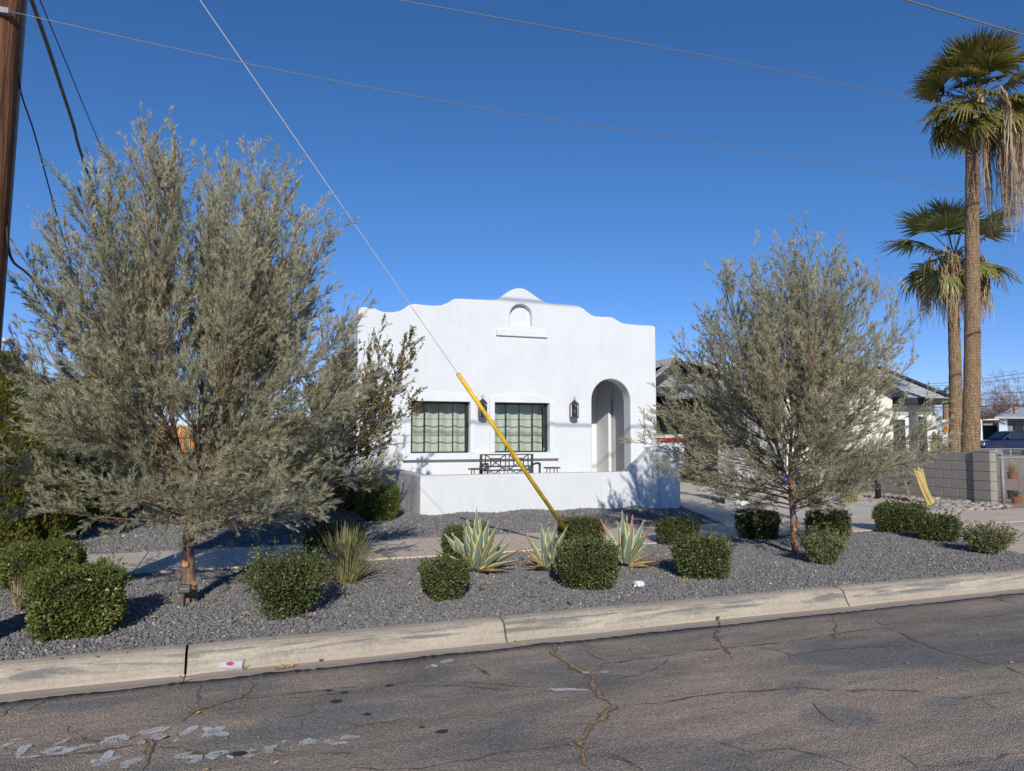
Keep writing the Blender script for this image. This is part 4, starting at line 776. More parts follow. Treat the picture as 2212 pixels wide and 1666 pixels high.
# ------------------------------------------------------------------ vegetation
def unit(a): return a / (np.linalg.norm(a, axis=-1, keepdims=True) + 1e-9)
def rdir(r_, n): return unit(r_.standard_normal((n, 3)))
def needles(P, D, L, W, r_, tint, curl=0.25):
    """slender single-triangle leaves"""
    n = len(P); S = unit(np.cross(D, rdir(r_, n))) * (W * 0.5)[:, None]
    V = np.stack([P - S, P + S, P + D * L[:, None]], 1).reshape(-1, 3)
    return V, np.arange(n * 3).reshape(n, 3), np.repeat(tint, 3)
def leaves(P, D, Nn, L, W, tint, fold=0.15):
    n = len(P); S = unit(np.cross(D, Nn)); mid = P + D * (L * 0.5)[:, None]
    V = np.stack([P, mid + S * W[:, None] * 0.5 + Nn * (L * fold)[:, None], P + D * L[:, None], mid - S * W[:, None] * 0.5 + Nn * (L * fold)[:, None]], 1).reshape(-1, 3)
    return V, np.arange(n * 4).reshape(n, 4), np.repeat(tint, 4)
def bez(a, b, c, t): t = t[..., None]; return (1 - t) ** 2 * a + 2 * t * (1 - t) * b + t * t * c
class Tubes:
    def __init__(s): s.V = []; s.F = []; s.n = 0
    def add(s, P, Rr, k=5):
        P = np.asarray(P, float); m = len(P); T = unit(np.gradient(P, axis=0)); ref = np.array([0.31, 0.83, 0.46]); U = unit(np.cross(T, ref)); Wv = np.cross(T, U)
        a = np.arange(k) * 2 * math.pi / k; ring = P[:, None] + (U[:, None] * np.cos(a)[None, :, None] + Wv[:, None] * np.sin(a)[None, :, None]) * np.asarray(Rr)[:, None, None]
        s.V.append(ring.reshape(-1, 3)); i = np.arange((m - 1) * k); q = i % k; r_ = i // k; q2 = (q + 1) % k
        s.F.append(np.stack([r_ * k + q, r_ * k + q2, (r_ + 1) * k + q2, (r_ + 1) * k + q], -1) + s.n); s.n += m * k
    def get(s): return np.concatenate(s.V), np.concatenate(s.F)
def twig_strips(A, B, w, r_):
    n = len(A); S = unit(np.cross(B - A, rdir(r_, n))) * w[:, None] * 0.5
    V = np.stack([A - S, A + S, B + S * 0.4, B - S * 0.4], 1).reshape(-1, 3); return V, np.arange(n * 4).reshape(n, 4)
def feathery_tree(base, zsplit, ztop, prof, trunk_r, seed, label, cat, leafmat_, barkmat, n_limb=70, n_sec=13, n_ter=7, leaf_per=20, ll=(0.028, 0.05), lw=0.005, lean=(0, 0), skew=None, scars=(), knots=True, oval=False, group=None, tint0=0.0, low=None):
    r_ = np.random.default_rng(seed); bx, by, bz = base; t = empty('feathery_tree' if not oval else 'small_leaved_tree', (bx, by, bz), label, cat, group)
    zs = np.array([p[0] for p in prof]); rs = np.array([p[1] for p in prof])
    ctr = lambda z: np.array([bx + lean[0] * (z - bz), by + lean[1] * (z - bz)])
    # trunk
    zt = np.linspace(bz - 0.05, zsplit + 0.15, 15); wob = np.cumsum(r_.standard_normal((15, 2)) * 0.007, 0)
    P = np.c_[[*(ctr(z) + w for z, w in zip(zt, wob))], zt]; P = np.array([[ctr(z)[0] + w[0], ctr(z)[1] + w[1], z] for z, w in zip(zt, wob)])
    rr = trunk_r * (1.0 - 0.28 * (zt - bz) / (zsplit - bz)); rr[0] *= 1.5; rr[1] *= 1.25; rr = rr * (1 + 0.06 * r_.standard_normal(15))
    T = Tubes(); T.add(P, rr, 12)
    trunk_top = P[-1]
    tip_list = []
    # main leaders
    for k in range(5):
        a = k * 2.4 + seed; e = np.array([math.cos(a) * 0.35 * rs.max(), math.sin(a) * 0.35 * rs.max(), 0]); q = trunk_top + e * 0.9 + [0, 0, (ztop - zsplit) * (0.55 + 0.06 * k)]
        tt = np.linspace(0, 1, 12); C = bez(trunk_top - [0, 0, 0.1], trunk_top + e * 0.7 + [0, 0, 0.25 * (ztop - zsplit)], q, tt) + np.cumsum(r_.standard_normal((12, 3)) * 0.008, 0)
        T.add(C, trunk_r * 0.5 * (1 - 0.8 * tt), 7); tip_list.append(C)
    tv, tf = T.get(); to = np_mesh('trunk', tv, tf, barkmat, t, origin=(bx, by, bz), smooth=True)
    # scars where limbs were pruned
    for (dz, ang, rad) in scars:
        z = bz + dz; c = np.array([np.interp(z, zt, P[:, 0]), np.interp(z, zt, P[:, 1]), z]); d = np.array([math.cos(ang), math.sin(ang), 0.15]); r0 = np.interp(z, zt, rr)
        mb = MB(); mb.tube([c + d * (r0 * 0.6), c + d * (r0 + 0.012)], [rad * 1.35, rad * 1.15], 9); mb.out('pruned_stub', barkmat, t)
        mb = MB(); mb.tube([c + d * (r0 + 0.012), c + d * (r0 + 0.017)], [rad, rad * 0.95], 9); mb.out('cut_face', M['cut_wood'], t)
    # limbs reaching points of the crown's surface and inside
    B = Tubes(); secA = []; secB = []; SP = []; SD = []; LP = []; LD = []; tA = []; tB = []; LT = []
    gz = zs[0] + (zs[-1] - zs[0]) * ((np.arange(n_limb) + 0.5) / n_limb) ** 0.85
    for k in range(n_limb):
        z = gz[k] ; R0 = np.interp(z, zs, rs); phi = k * 2.39996 + r_.uniform(-0.35, 0.35)
        frac = r_.choice([1.0, 0.93, 0.78, 0.55, 0.36], p=[0.38, 0.22, 0.2, 0.12, 0.08]) * r_.uniform(0.9, 1.1); sk = 1.0 if skew is None else skew(phi, z)
        c = ctr(z); tip = np.array([c[0] + math.cos(phi) * R0 * frac * sk, c[1] + math.sin(phi) * R0 * frac * sk, z + r_.uniform(-0.08, 0.12)])
        rel = (z - zs[0]) / (zs[-1] - zs[0])
        if rel < 0.22: s0 = np.array([*ctr(zsplit), 0.0]); s0 = np.array([s0[0], s0[1], bz + (zsplit - bz) * (0.62 + 0.38 * rel / 0.22)])
        else:
            Cc = tip_list[k % 5]
            best = max(range(5), key=lambda q: float(np.dot(unit(tip_list[q][6] - trunk_top + 1e-6), unit(tip - trunk_top)))); Cc = tip_list[best]; s0 = Cc[int(min(10, 1 + (rel - 0.22) * 8))]
        h = tip - s0; ctl = s0 + h * np.array([0.55, 0.55, 0.28 if rel > 0.15 else 0.45]) + [0, 0, 0.03]
        m = 14; tt = np.linspace(0, 1, m); C = bez(s0, ctl, tip, tt) + np.cumsum(r_.standard_normal((m, 3)) * 0.007, 0) * tt[:, None]
        Ln = np.linalg.norm(h); B.add(C, (0.004 + 0.0055 * Ln) * (1 - 0.86 * tt) * (trunk_r / 0.06) ** 0.5, 5)
        ns = int(n_sec * (0.5 + 0.5 * Ln / rs.max())); ts = np.sort(r_.uniform(0.22 if rel > 0.25 else 0.12, 1.0, ns)); p0 = np.array([[np.interp(q, tt, C[:, j]) for j in range(3)] for q in ts])
        tg = unit(np.array([[np.interp(q, tt, np.gradient(C[:, j])) for j in range(3)] for q in ts])); side = unit(np.cross(tg, rdir(r_, ns)))
        d = unit(tg * 0.85 + side * r_.uniform(0.35, 0.85, (ns, 1)) + [0, 0, 0.14]); Ls = r_.uniform(0.22, 0.55, ns) * (1.1 - 0.5 * ts) * min(1.25, 0.45 + Ln / 1.6) * (rs.max() / 1.7)
        SP.append(p0); SD.append(d * Ls[:, None]); secA.append(p0)
        # leaves on the limb end itself
        nl = int(leaf_per * 2.2); tl = r_.uniform(0.5, 1.0, nl); pl = np.array([[np.interp(q, tt, C[:, j]) for j in range(3)] for q in tl]); gl = unit(C[-1] - C[-4])
        LP.append(pl); LD.append(np.broadcast_to(gl, (nl, 3))); LT.append(np.full(nl, r_.uniform(0.2, 0.6)))
    SP = np.concatenate(SP); SD = np.concatenate(SD); ns = len(SP); bend = rdir(r_, ns) * 0.06 + [0, 0, 0.05]
    for k in range(ns):
        tt = np.linspace(0, 1, 5); C = SP[k] + SD[k] * tt[:, None] + bend[k] * (tt ** 2)[:, None]; Ls = np.linalg.norm(SD[k]); B.add(C, (0.0018 + 0.003 * Ls) * (1 - 0.75 * tt), 3)
    # twigs
    idx = np.repeat(np.arange(ns), n_ter); n = len(idx); q = r_.uniform(0.08, 1.0, n); A_ = SP[idx] + SD[idx] * q[:, None] + bend[idx] * (q ** 2)[:, None]
    d = unit(unit(SD[idx]) * 0.95 + rdir(r_, n) * 0.5 + [0, 0, 0.12]); Lt = r_.uniform(0.03, 0.125, n) * (1.15 - 0.4 * q) * (1.0 if not oval else 1.15); Bt = A_ + d * Lt[:, None]
    bv, bf = B.get(); V2, F2 = twig_strips(A_, Bt, np.full(n, 0.0028), r_); V = np.concatenate([bv, V2]); F = np.concatenate([bf, F2 + len(bv)])
    np_mesh('branches', V, F, barkmat, t, origin=(bx, by, bz), smooth=True)
    tw_t = np.repeat(r_.uniform(0.0, 1.0, ns), n_ter)
    il = np.repeat(np.arange(n), leaf_per); nl = len(il); q = r_.uniform(0.0, 1.0, nl) ** 0.8; LP.append(A_[il] + (Bt - A_)[il] * q[:, None]); LD.append(d[il]); LT.append(tw_t[il])
    LP = np.concatenate(LP); LD = np.concatenate(LD); LT = np.concatenate(LT); nl = len(LP)
    D = unit(LD * 1.0 + rdir(r_, nl) * (0.68 if not oval else 0.9) + [0, 0, 0.10]); L = r_.uniform(*ll, nl)
    rel = (LP[:, 2] - zs[0]) / (zs[-1] - zs[0]); rad = np.linalg.norm(LP[:, :2] - [bx, by], axis=1) / rs.max()
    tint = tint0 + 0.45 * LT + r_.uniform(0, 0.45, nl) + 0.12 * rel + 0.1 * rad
    if oval: V, F, tn = leaves(LP, D, rdir(r_, nl), L, L * 0.42, tint)
    else: V, F, tn = needles(LP, D, L, np.full(nl, lw), r_, tint)
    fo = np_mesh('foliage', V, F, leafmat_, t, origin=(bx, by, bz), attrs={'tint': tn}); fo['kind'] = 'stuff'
    return t
gp_ = ground_pt
LT = gp_(405, 1300); zb = g1(LT.x, LT.y)
def skewL(phi, z): return 1.0 + 0.10 * math.cos(phi - math.radians(-20)) * (1 if z < 2.6 else -0.4)
profL = [(0.96, 0.9), (1.12, 1.36), (1.3, 1.66), (1.7, 1.62), (2.2, 1.54), (2.7, 1.42), (3.15, 1.30), (3.55, 1.10), (3.9, 0.85), (4.2, 0.45)]
treeL = feathery_tree((LT.x, LT.y, zb), 1.12, 4.2, profL, 0.060, 3, 'large feathery grey green tree with a pruned trunk left of the house', 'tree', M['sage_leaf'], M['bark'],
    n_limb=136, n_sec=29, n_ter=9, leaf_per=21, ll=(0.026, 0.050), lw=0.0043, lean=(0.01, 0.0), skew=skewL,
    scars=[(0.13, -2.0, 0.022), (0.16, -0.9, 0.02), (0.33, -1.9, 0.027), (0.36, -2.2, 0.02), (0.50, -0.8, 0.014), (0.57, -1.4, 0.03), (0.68, -2.1, 0.016)])
RTp = gp_(1722, 1196); zb = g1(RTp.x, RTp.y)
profR = [(0.80, 0.7), (0.98, 1.2), (1.25, 1.60), (1.6, 1.63), (2.1, 1.50), (2.6, 1.36), (3.1, 1.2), (3.5, 0.97), (3.8, 0.66), (4.02, 0.3)]
skewR = lambda phi, z: 1 + (0.20 if z < 2.3 else 0.05) * max(0, math.cos(phi - R(159.5)))
treeR = feathery_tree((RTp.x, RTp.y, zb), 0.98, 4.1, profR, 0.050, 8, 'smaller feathery grey green tree in the gravel strip, right of the white gate piers', 'tree', M['sage_leaf'], M['bark'],
    n_limb=124, n_sec=26, n_ter=9, leaf_per=18, ll=(0.026, 0.048), lw=0.0050, lean=(0.0, 0.0), skew=skewR, scars=[(0.30, -2.2, 0.02), (0.34, -1.3, 0.022), (0.31, -0.6, 0.014)], tint0=0.02)
ST = GZ(703, 1128, 0.16)
profS = [(0.45, 0.45), (0.9, 0.85), (1.5, 1.12), (2.2, 1.2), (2.8, 1.1), (3.3, 0.85), (3.62, 0.42)]
treeS = feathery_tree((ST.x, ST.y, g1(ST.x, ST.y)), 0.75, 3.6, profS, 0.05, 21, 'small leaved olive tree beside the left corner of the white house', 'tree', M['olive_leaf'], M['bark_grey'],
    n_limb=60, n_sec=13, n_ter=8, leaf_per=14, ll=(0.024, 0.04), lean=(0.22, 0.05), oval=True)
# rusty leaning stake
a = GZ(731, 1124, 0.14); b = GD(763, 1015, math.hypot(a.x, a.y) + 0.25)
st = empty('tree_stake', a, 'rusty leaning steel stake between the small tree and the clipped bush', 'stake'); mb = MB(); mb.bar(a, b, 0.035, 0.035); mb.out('stake', M['rust'], st)
# ---- shrubs with leaves
def shrub(px, pyb, wpx, hpx, label, seed, mat='hedge_leaf', box=0.7, dens=0.95, ls=0.022, loose=0.0, name='clipped_bush', cat='bush', group='clipped green bushes', dep=0.9, sprout=0.0, core=True):
    r_ = np.random.default_rng(seed); box = box * 0.93; f = gp_(px, pyb); D = f.dot(Vector((_s, _c, 0))); w = wpx * D / 1600 * 0.84; hpx = hpx * 0.92
    dv = Vector((f.x, f.y, 0)).normalized(); dp = w * dep; c = Vector((f.x, f.y, 0)) + dv * dp * 0.47; c.z = g1(c.x, c.y); loose = min(1.0, loose + 0.07); sprout = sprout + 0.25
    top = GD(px, pyb - hpx, math.hypot(f.x, f.y) + dp * 0.15); h = max(0.15, top.z - c.z)
    t = empty(name, c, label, cat, group)
    ang = math.atan2(dv.y, dv.x) - math.pi / 2; a, b = w / 2, dp / 2; ca_, sa_ = math.cos(ang), math.sin(ang)
    # superellipsoid core, leaves on and outside of it
    e = 1 - box; 
    def surf(n, k=1.0):
        v = r_.standard_normal((n, 3)); v = unit(v); v[:, 2] = v[:, 2]
        p = 2 / max(0.16, e); rr = (np.abs(v) ** p).sum(1) ** (-1 / p); return v * rr[:, None] * k, v
    area = 2 * (w * h * 2 + dp * h * 2 + w * dp) / 2 * 1.0
    n = int(area * 10500 * dens * (0.022 / ls) ** 1.5); q, nv = surf(n); depth = r_.uniform(0, 1, n) ** 1.6 * (0.22 + 0.3 * loose); q = q * (1 - depth)[:, None]
    kk = r_.standard_normal((10, 3)) * np.array([3, 3, 3, 5, 5, 5, 9, 9, 14, 14])[:, None]; am = np.array([1, 1, 1, .7, .7, .7, .55, .55, .45, .45]); pp = r_.uniform(0, 6.28, 10); nz1 = (np.sin(q @ kk.T + pp) * am).sum(1) / 2.2; q = q * (1 + (0.045 + 0.16 * loose) * nz1 + 0.03 * (1 + 3 * loose) * r_.standard_normal(n))[:, None]
    X = q[:, 0] * a; Yy = q[:, 1] * b; Zz = (q[:, 2] * 0.5 + 0.5) * h
    if loose <= 0.3: fl = 0.90 + 0.10 * np.clip(Zz / h * 2.2, 0, 1); X = X * fl; Yy = Yy * fl
    if loose > 0.3: fl = 0.55 + 0.55 * np.clip(Zz / h, 0, 1); X = X * fl * 1.1; Yy = Yy * fl * 1.1
    P = np.stack([c.x + X * ca_ - Yy * sa_, c.y + X * sa_ + Yy * ca_, c.z + np.maximum(Zz, 0.01)], -1)
    nw = np.stack([nv[:, 0] * ca_ - nv[:, 1] * sa_, nv[:, 0] * sa_ + nv[:, 1] * ca_, nv[:, 2]], -1)
    D3 = unit(nw * 0.5 + rdir(r_, n) * 0.95 + [0, 0, 0.35]); L = r_.uniform(0.6, 1.5, n) * ls
    cl_ = np.clip(0.5 + 0.28 * nz1 + 0.25 * np.sin(X * 41 + 5 * np.sin(Zz * 17)) * np.sin(Zz * 37 + 4 * np.sin(X * 13 + seed)), 0, 1)
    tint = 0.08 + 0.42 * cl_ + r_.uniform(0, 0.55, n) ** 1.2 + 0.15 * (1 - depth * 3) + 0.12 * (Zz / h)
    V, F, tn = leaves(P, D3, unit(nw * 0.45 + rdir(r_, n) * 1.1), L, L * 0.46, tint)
    parts_V = [V]; parts_F = [F]; parts_T = [tn]; off = len(V)
    if sprout > 0:                                   # shoots standing out of the outline
        ns = int(60 * sprout * (1 + w)); q, nv = surf(ns); q[:, 2] = np.abs(q[:, 2]); X = q[:, 0] * a * 0.95; Yy = q[:, 1] * b * 0.95; Zz = (q[:, 2] * 0.5 + 0.5) * h
        P0 = np.stack([c.x + X * ca_ - Yy * sa_, c.y + X * sa_ + Yy * ca_, c.z + Zz], -1); nw = np.stack([nv[:, 0] * ca_ - nv[:, 1] * sa_, nv[:, 0] * sa_ + nv[:, 1] * ca_, nv[:, 2]], -1)
        dd = unit(nw * 0.6 + [0, 0, 0.9] + rdir(r_, ns) * 0.3); Ln = r_.uniform(0.04, 0.13, ns) * (1 + 0.8 * loose); il = np.repeat(np.arange(ns), 14); nn = len(il); qq = r_.uniform(0, 1, nn)
        Pl = P0[il] + dd[il] * (Ln[il] * qq)[:, None]; Dl = unit(dd[il] * 0.8 + rdir(r_, nn) * 0.7); Ll = r_.uniform(0.7, 1.3, nn) * ls
        V, F, tn = leaves(Pl, Dl, rdir(r_, nn), Ll, Ll * 0.45, 0.45 + r_.uniform(0, 0.5, nn)); parts_V.append(V); parts_F.append(F + off); parts_T.append(tn)
    fo = np_mesh('foliage', np.concatenate(parts_V), np.concatenate(parts_F), M[mat], t, origin=c, attrs={'tint': np.concatenate(parts_T)}); fo['kind'] = 'stuff'
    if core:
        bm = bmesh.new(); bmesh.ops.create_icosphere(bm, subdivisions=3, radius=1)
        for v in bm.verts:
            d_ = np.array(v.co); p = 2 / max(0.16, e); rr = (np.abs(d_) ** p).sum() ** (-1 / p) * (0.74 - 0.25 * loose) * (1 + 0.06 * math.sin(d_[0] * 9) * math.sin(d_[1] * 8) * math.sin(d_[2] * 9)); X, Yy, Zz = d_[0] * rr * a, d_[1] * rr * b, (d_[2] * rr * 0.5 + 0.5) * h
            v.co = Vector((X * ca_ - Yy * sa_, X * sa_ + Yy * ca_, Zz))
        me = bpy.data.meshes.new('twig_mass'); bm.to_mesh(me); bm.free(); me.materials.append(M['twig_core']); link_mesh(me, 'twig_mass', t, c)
    # stems at the foot
    tb = Tubes()
    for k in range(5): an = k * 1.3 + seed; tb.add([[c.x + 0.03 * math.cos(an), c.y + 0.03 * math.sin(an), c.z - 0.02], [c.x + 0.3 * a * math.cos(an), c.y + 0.3 * b * math.sin(an), c.z + 0.25 * h], [c.x + 0.6 * a * math.cos(an), c.y + 0.6 * b * math.sin(an), c.z + 0.6 * h]], [0.012, 0.009, 0.005], 5)
    V, F = tb.get(); np_mesh('stems', V, F, M['bark'], t, origin=c)
    return t
S = shrub
S(162, 1388, 212, 160, 'large lush square bush nearest the kerb at the left, in front of a paler hedge', 1, 'hedge_lush', 0.62, 1.15, 0.027, 0.08, dep=0.85, sprout=0.6)
S(88, 1288, 178, 118, 'greyish clipped bush at the left edge, behind the large square bush', 2, 'hedge_lush', 0.55, 1.1, 0.022, 0.08, dep=0.8, sprout=0.4)
S(622, 1350, 186, 150, 'loose unclipped bush with stray shoots right of the large tree trunk', 3, 'hedge_leaf', 0.18, 0.85, 0.024, 0.75, name='loose_bush', group=None, sprout=1.4, dep=0.8)
S(722, 1203, 146, 68, 'dark shaded bush behind the pale rushes, beside the sidewalk', 4, 'hedge_leaf', 0.6, 1.0, 0.03, 0.1, dep=0.5, sprout=0.3)
S(960, 1308, 118, 98, 'small round leafy bush in front of the large striped agave', 5, 'hedge_leaf', 0.35, 1.2, 0.024, 0.25, sprout=0.7)
S(1008, 1212, 120, 80, 'rounded bush half hidden behind the large striped agave', 6, 'hedge_leaf', 0.4, 1.0, 0.024, 0.1, dep=0.7)
S(1256, 1190, 112, 74, 'clipped bush at the foot of the yellow guy guard', 7, 'hedge_leaf', 0.62, 1.0, 0.024, 0.05, dep=0.7)
S(1270, 1280, 150, 112, 'broad clipped bush standing between the two smaller agaves', 8, 'hedge_leaf', 0.55, 1.15, 0.025, 0.08, sprout=0.25, dep=0.85)
S(1463, 1180, 102, 62, 'low clipped bush beside the sidewalk, in front of the garden path', 9, 'hedge_leaf', 0.55, 1.0, 0.026, 0.06, dep=0.7)
S(1518, 1256, 132, 94, 'square clipped bush with dry straw at its foot, near the kerb', 10, 'hedge_leaf', 0.6, 1.1, 0.028, 0.08, sprout=0.3, dep=0.8)
S(1638, 1168, 100, 67, 'dark shaded square bush left of the smaller tree trunk', 11, 'hedge_leaf', 0.62, 1.0, 0.028, 0.06, dep=0.7)
S(1789, 1168, 102, 67, 'dark shaded square bush right of the smaller tree trunk', 12, 'hedge_leaf', 0.62, 1.0, 0.028, 0.06, dep=0.7)
S(1946, 1152, 118, 66, 'long clipped bush in front of the leaning yellow canes', 13, 'hedge_leaf', 0.62, 1.0, 0.03, 0.06, dep=0.6)
S(2029, 1172, 94, 61, 'clipped bush adjoining the long one, nearer the driveway apron', 14, 'hedge_leaf', 0.6, 1.0, 0.03, 0.06, dep=0.6)
S(1781, 1226, 92, 68, 'small feathery grey green shrub in front of the smaller tree trunk', 15, 'hedge_grey', 0.2, 1.0, 0.024, 0.6, name='feathery_shrub', cat='shrub', group=None, sprout=1.2, core=False)
S(2136, 1202, 100, 54, 'sprawling sparse shrub at the right end of the gravel strip', 16, 'hedge_grey', 0.1, 0.8, 0.028, 0.6, name='sprawling_shrub', cat='shrub', group=None, sprout=1.3, core=False)
S(818, 1129, 102, 85, 'clipped square bush against the left corner of the patio wall', 17, 'hedge_lush', 0.62, 1.1, 0.024, 0.05, dep=0.85)
S(757, 1108, 112, 82, 'dark shaded bush behind the rusty stake, by the house corner', 18, 'hedge_leaf', 0.4, 0.8, 0.026, 0.1, dep=0.9)
S(1505, 1028, 50, 68, 'leafy green vine bush beside the dark carport post', 19, 'hedge_leaf', 0.2, 0.5, 0.05, 0.4, name='vine_bush', cat='shrub', group=None, core=False)
S(1692, 1046, 90, 62, 'scrubby green and brown shrub left of the right tree trunk, before the cream house', 50, 'hedge_lush', 0.15, 0.5, 0.04, 0.5, name='scrubby_shrub', cat='shrub', group=None)
S(1762, 1056, 84, 66, 'scrubby shrub right of the right tree trunk, before the cream house', 51, 'hedge_grey', 0.15, 0.5, 0.04, 0.5, name='scrubby_shrub', cat='shrub', group=None)
S(1728, 1050, 84, 74, 'scrubby shrub directly behind the right tree trunk, before the cream house', 53, 'hedge_lush', 0.15, 0.5, 0.04, 0.5, name='scrubby_shrub', cat='shrub', group=None)
S(555, 1052, 150, 140, 'dark evergreen bush at the back of the side yard, behind the large tree', 55, 'hedge_leaf', 0.3, 0.5, 0.045, 0.2, name='evergreen_bush', group=None)
S(650, 1060, 130, 150, 'dark evergreen bush against the left wall of the white house', 56, 'hedge_leaf', 0.3, 0.5, 0.045, 0.2, name='evergreen_bush', group=None)
S(1628, 1040, 60, 60, 'scrubby shrub just right of the separate gate pier', 52, 'hedge_grey', 0.15, 0.5, 0.04, 0.5, name='scrubby_shrub', cat='shrub', group=None)
# ---- tall cypress shrubs along the left boundary
def cypress(x, y, h, r, label, seed):
    r_ = np.random.default_rng(seed); z0 = g1(x, y); t = empty('cypress_shrub', (x, y, z0), label, 'shrub', 'tall evergreen shrubs along the left boundary')
    n = int(15000 * r * h); zz = r_.uniform(0, 1, n) ** 0.9; ph = r_.uniform(0, 6.283, n); prof = np.minimum(1, (1.02 - zz) * 1.9) ** 0.55 * (0.86 + 0.14 * np.sin(zz * 9 + seed)); dep = r_.uniform(0, 1, n) ** 1.8 * 0.35
    lump = 1 + 0.13 * np.sin(ph * 3 + zz * 7 + seed) * np.sin(zz * 13 + ph) + 0.05 * np.sin(ph * 9 + zz * 31)
    rr = r * prof * (1 - dep) * lump; P = np.stack([x + rr * np.cos(ph), y + rr * np.sin(ph), z0 + 0.03 + zz * h], -1); out = np.stack([np.cos(ph), np.sin(ph), 0 * ph], -1)
    # sprays: each point throws 3 scale-leaf slips in one vertical plane
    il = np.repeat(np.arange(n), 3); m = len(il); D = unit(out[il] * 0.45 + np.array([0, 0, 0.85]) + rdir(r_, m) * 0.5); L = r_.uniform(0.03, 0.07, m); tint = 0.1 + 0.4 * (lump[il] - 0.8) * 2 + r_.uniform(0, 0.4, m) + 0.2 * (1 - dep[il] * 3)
    V, F, tn = leaves(P[il] + rdir(r_, m) * 0.01, D, unit(rdir(r_, m)), L, L * 0.22, tint, 0.05)
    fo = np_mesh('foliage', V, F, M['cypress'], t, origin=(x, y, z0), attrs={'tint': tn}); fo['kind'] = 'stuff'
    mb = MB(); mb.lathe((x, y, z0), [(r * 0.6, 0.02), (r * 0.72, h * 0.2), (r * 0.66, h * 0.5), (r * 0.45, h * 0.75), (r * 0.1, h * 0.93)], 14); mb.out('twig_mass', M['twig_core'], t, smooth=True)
    mb = MB(); mb.tube([(x, y, z0 - 0.03), (x, y, z0 + h * 0.4)], [0.06, 0.04], 8); mb.out('trunk', M['bark'], t)
for k, (px, py, y, h, r, lab) in enumerate([(2, 0, 11.45, 2.55, 0.62, 'tall dark green cypress shrub at the left edge, first behind the sidewalk'), (88, 0, 11.9, 1.75, 0.52, 'shorter cypress shrub beside the first, second from the sidewalk'),
        (118, 0, 13.0, 2.2, 0.66, 'cypress shrub third from the sidewalk on the left boundary'), (165, 0, 14.4, 2.45, 0.7, 'yellow tipped cypress shrub seen through the large tree'), (215, 0, 15.9, 2.9, 0.7, 'tallest yellow tipped cypress shrub seen through the large tree'),
        (250, 0, 17.4, 2.4, 0.7, 'cypress shrub farthest back on the left boundary')]):
    p = GY(px, 1000, y); cypress(p.x, y, h, r, lab, 60 + k)
# ---- agaves
def agave_leaf(L, W, bendk, thick=0.012, seed=0, curl=0.0, wave=0.0):
    L *= 1.06; W *= 1.45
    r_ = random.Random(seed); V = []; F = []; side = []; al = []; n = 12; m = 7
    for i in range(n + 1):
        t = i / n; w = W * (0.62 + 0.55 * math.sin(math.pi * min(1, t * 1.15)) ** 1.0) * (1 - t ** 3.2) * 0.8 + 0.002; xx = L * t; zz = bendk * t * t * L
        for j in range(m):
            s = -1 + 2 * j / (m - 1); tooth = 0.0025 * ((i % 2) * 2 - 1) if abs(s) > 0.99 else 0
            V.append((xx, s * (w / 2 + tooth), zz + abs(s) ** 1.6 * w * (0.30 + curl) - 0.004)); side.append(abs(s)); al.append(t)
    for i in range(n):
        for j in range(m - 1): F.append((i * m + j, i * m + j + 1, (i + 1) * m + j + 1, (i + 1) * m + j))
    k0 = len(V)
    for i in range(n + 1):
        t = i / n
        for j in range(m): v = V[i * m + j]; s = -1 + 2 * j / (m - 1); V.append((v[0], v[1] * 0.98, v[2] - thick * (1 - t * 0.85) * (1 - 0.75 * abs(s)))); side.append(abs(s)); al.append(t)
    for i in range(n):
        for j in range(m - 1): F.append((k0 + i * m + j, k0 + (i + 1) * m + j, k0 + (i + 1) * m + j + 1, k0 + i * m + j + 1))
        F.append((i * m, (i + 1) * m, k0 + (i + 1) * m, k0 + i * m)); F.append((i * m + m - 1, k0 + i * m + m - 1, k0 + (i + 1) * m + m - 1, (i + 1) * m + m - 1))
    return V, F, side, al
def agave(px, py, H, spec, label, seed):
    c = gp_(px, py); t = empty('striped_agave', c, label, 'agave', 'variegated agaves in the gravel strip'); r_ = random.Random(seed)
    for k, (az, el, L, W, bd, mt) in enumerate(spec):        # az: 0 = right across the picture, 90 = towards the house
        V, F, side, al = agave_leaf(L, W, bd, seed=seed * 50 + k)
        me = bpy.data.meshes.new('leaf'); me.from_pydata(V, [], F); me.materials.append(M[mt]); me.polygons.foreach_set('use_smooth', [True] * len(F))
        for nm, a in (('side', side), ('along', al)): at = me.attributes.new(nm, 'FLOAT', 'POINT'); at.data.foreach_set('value', a)
        o = bpy.data.objects.new('leaf', me); col.objects.link(o); o.parent = t
        A_ = R(az) - YAW; o.rotation_mode = 'QUATERNION'
        q = Quaternion((0, 0, 1), A_) @ Quaternion((0, 1, 0), -R(el)) @ Quaternion((1, 0, 0), R(r_.uniform(-12, 12) + 42 * math.cos(R(az)) * (el > 30))); o.rotation_quaternion = q
        o.location = Vector((math.cos(A_), math.sin(A_), 0)) * 0.035 + Vector((0, 0, 0.02 + 0.0006 * el))
        if mt == 'agave_old': o['label'] = 'withered brown leaf'
        if mt == 'agave_red': o['label'] = 'leaf with a reddened tip'
    return t
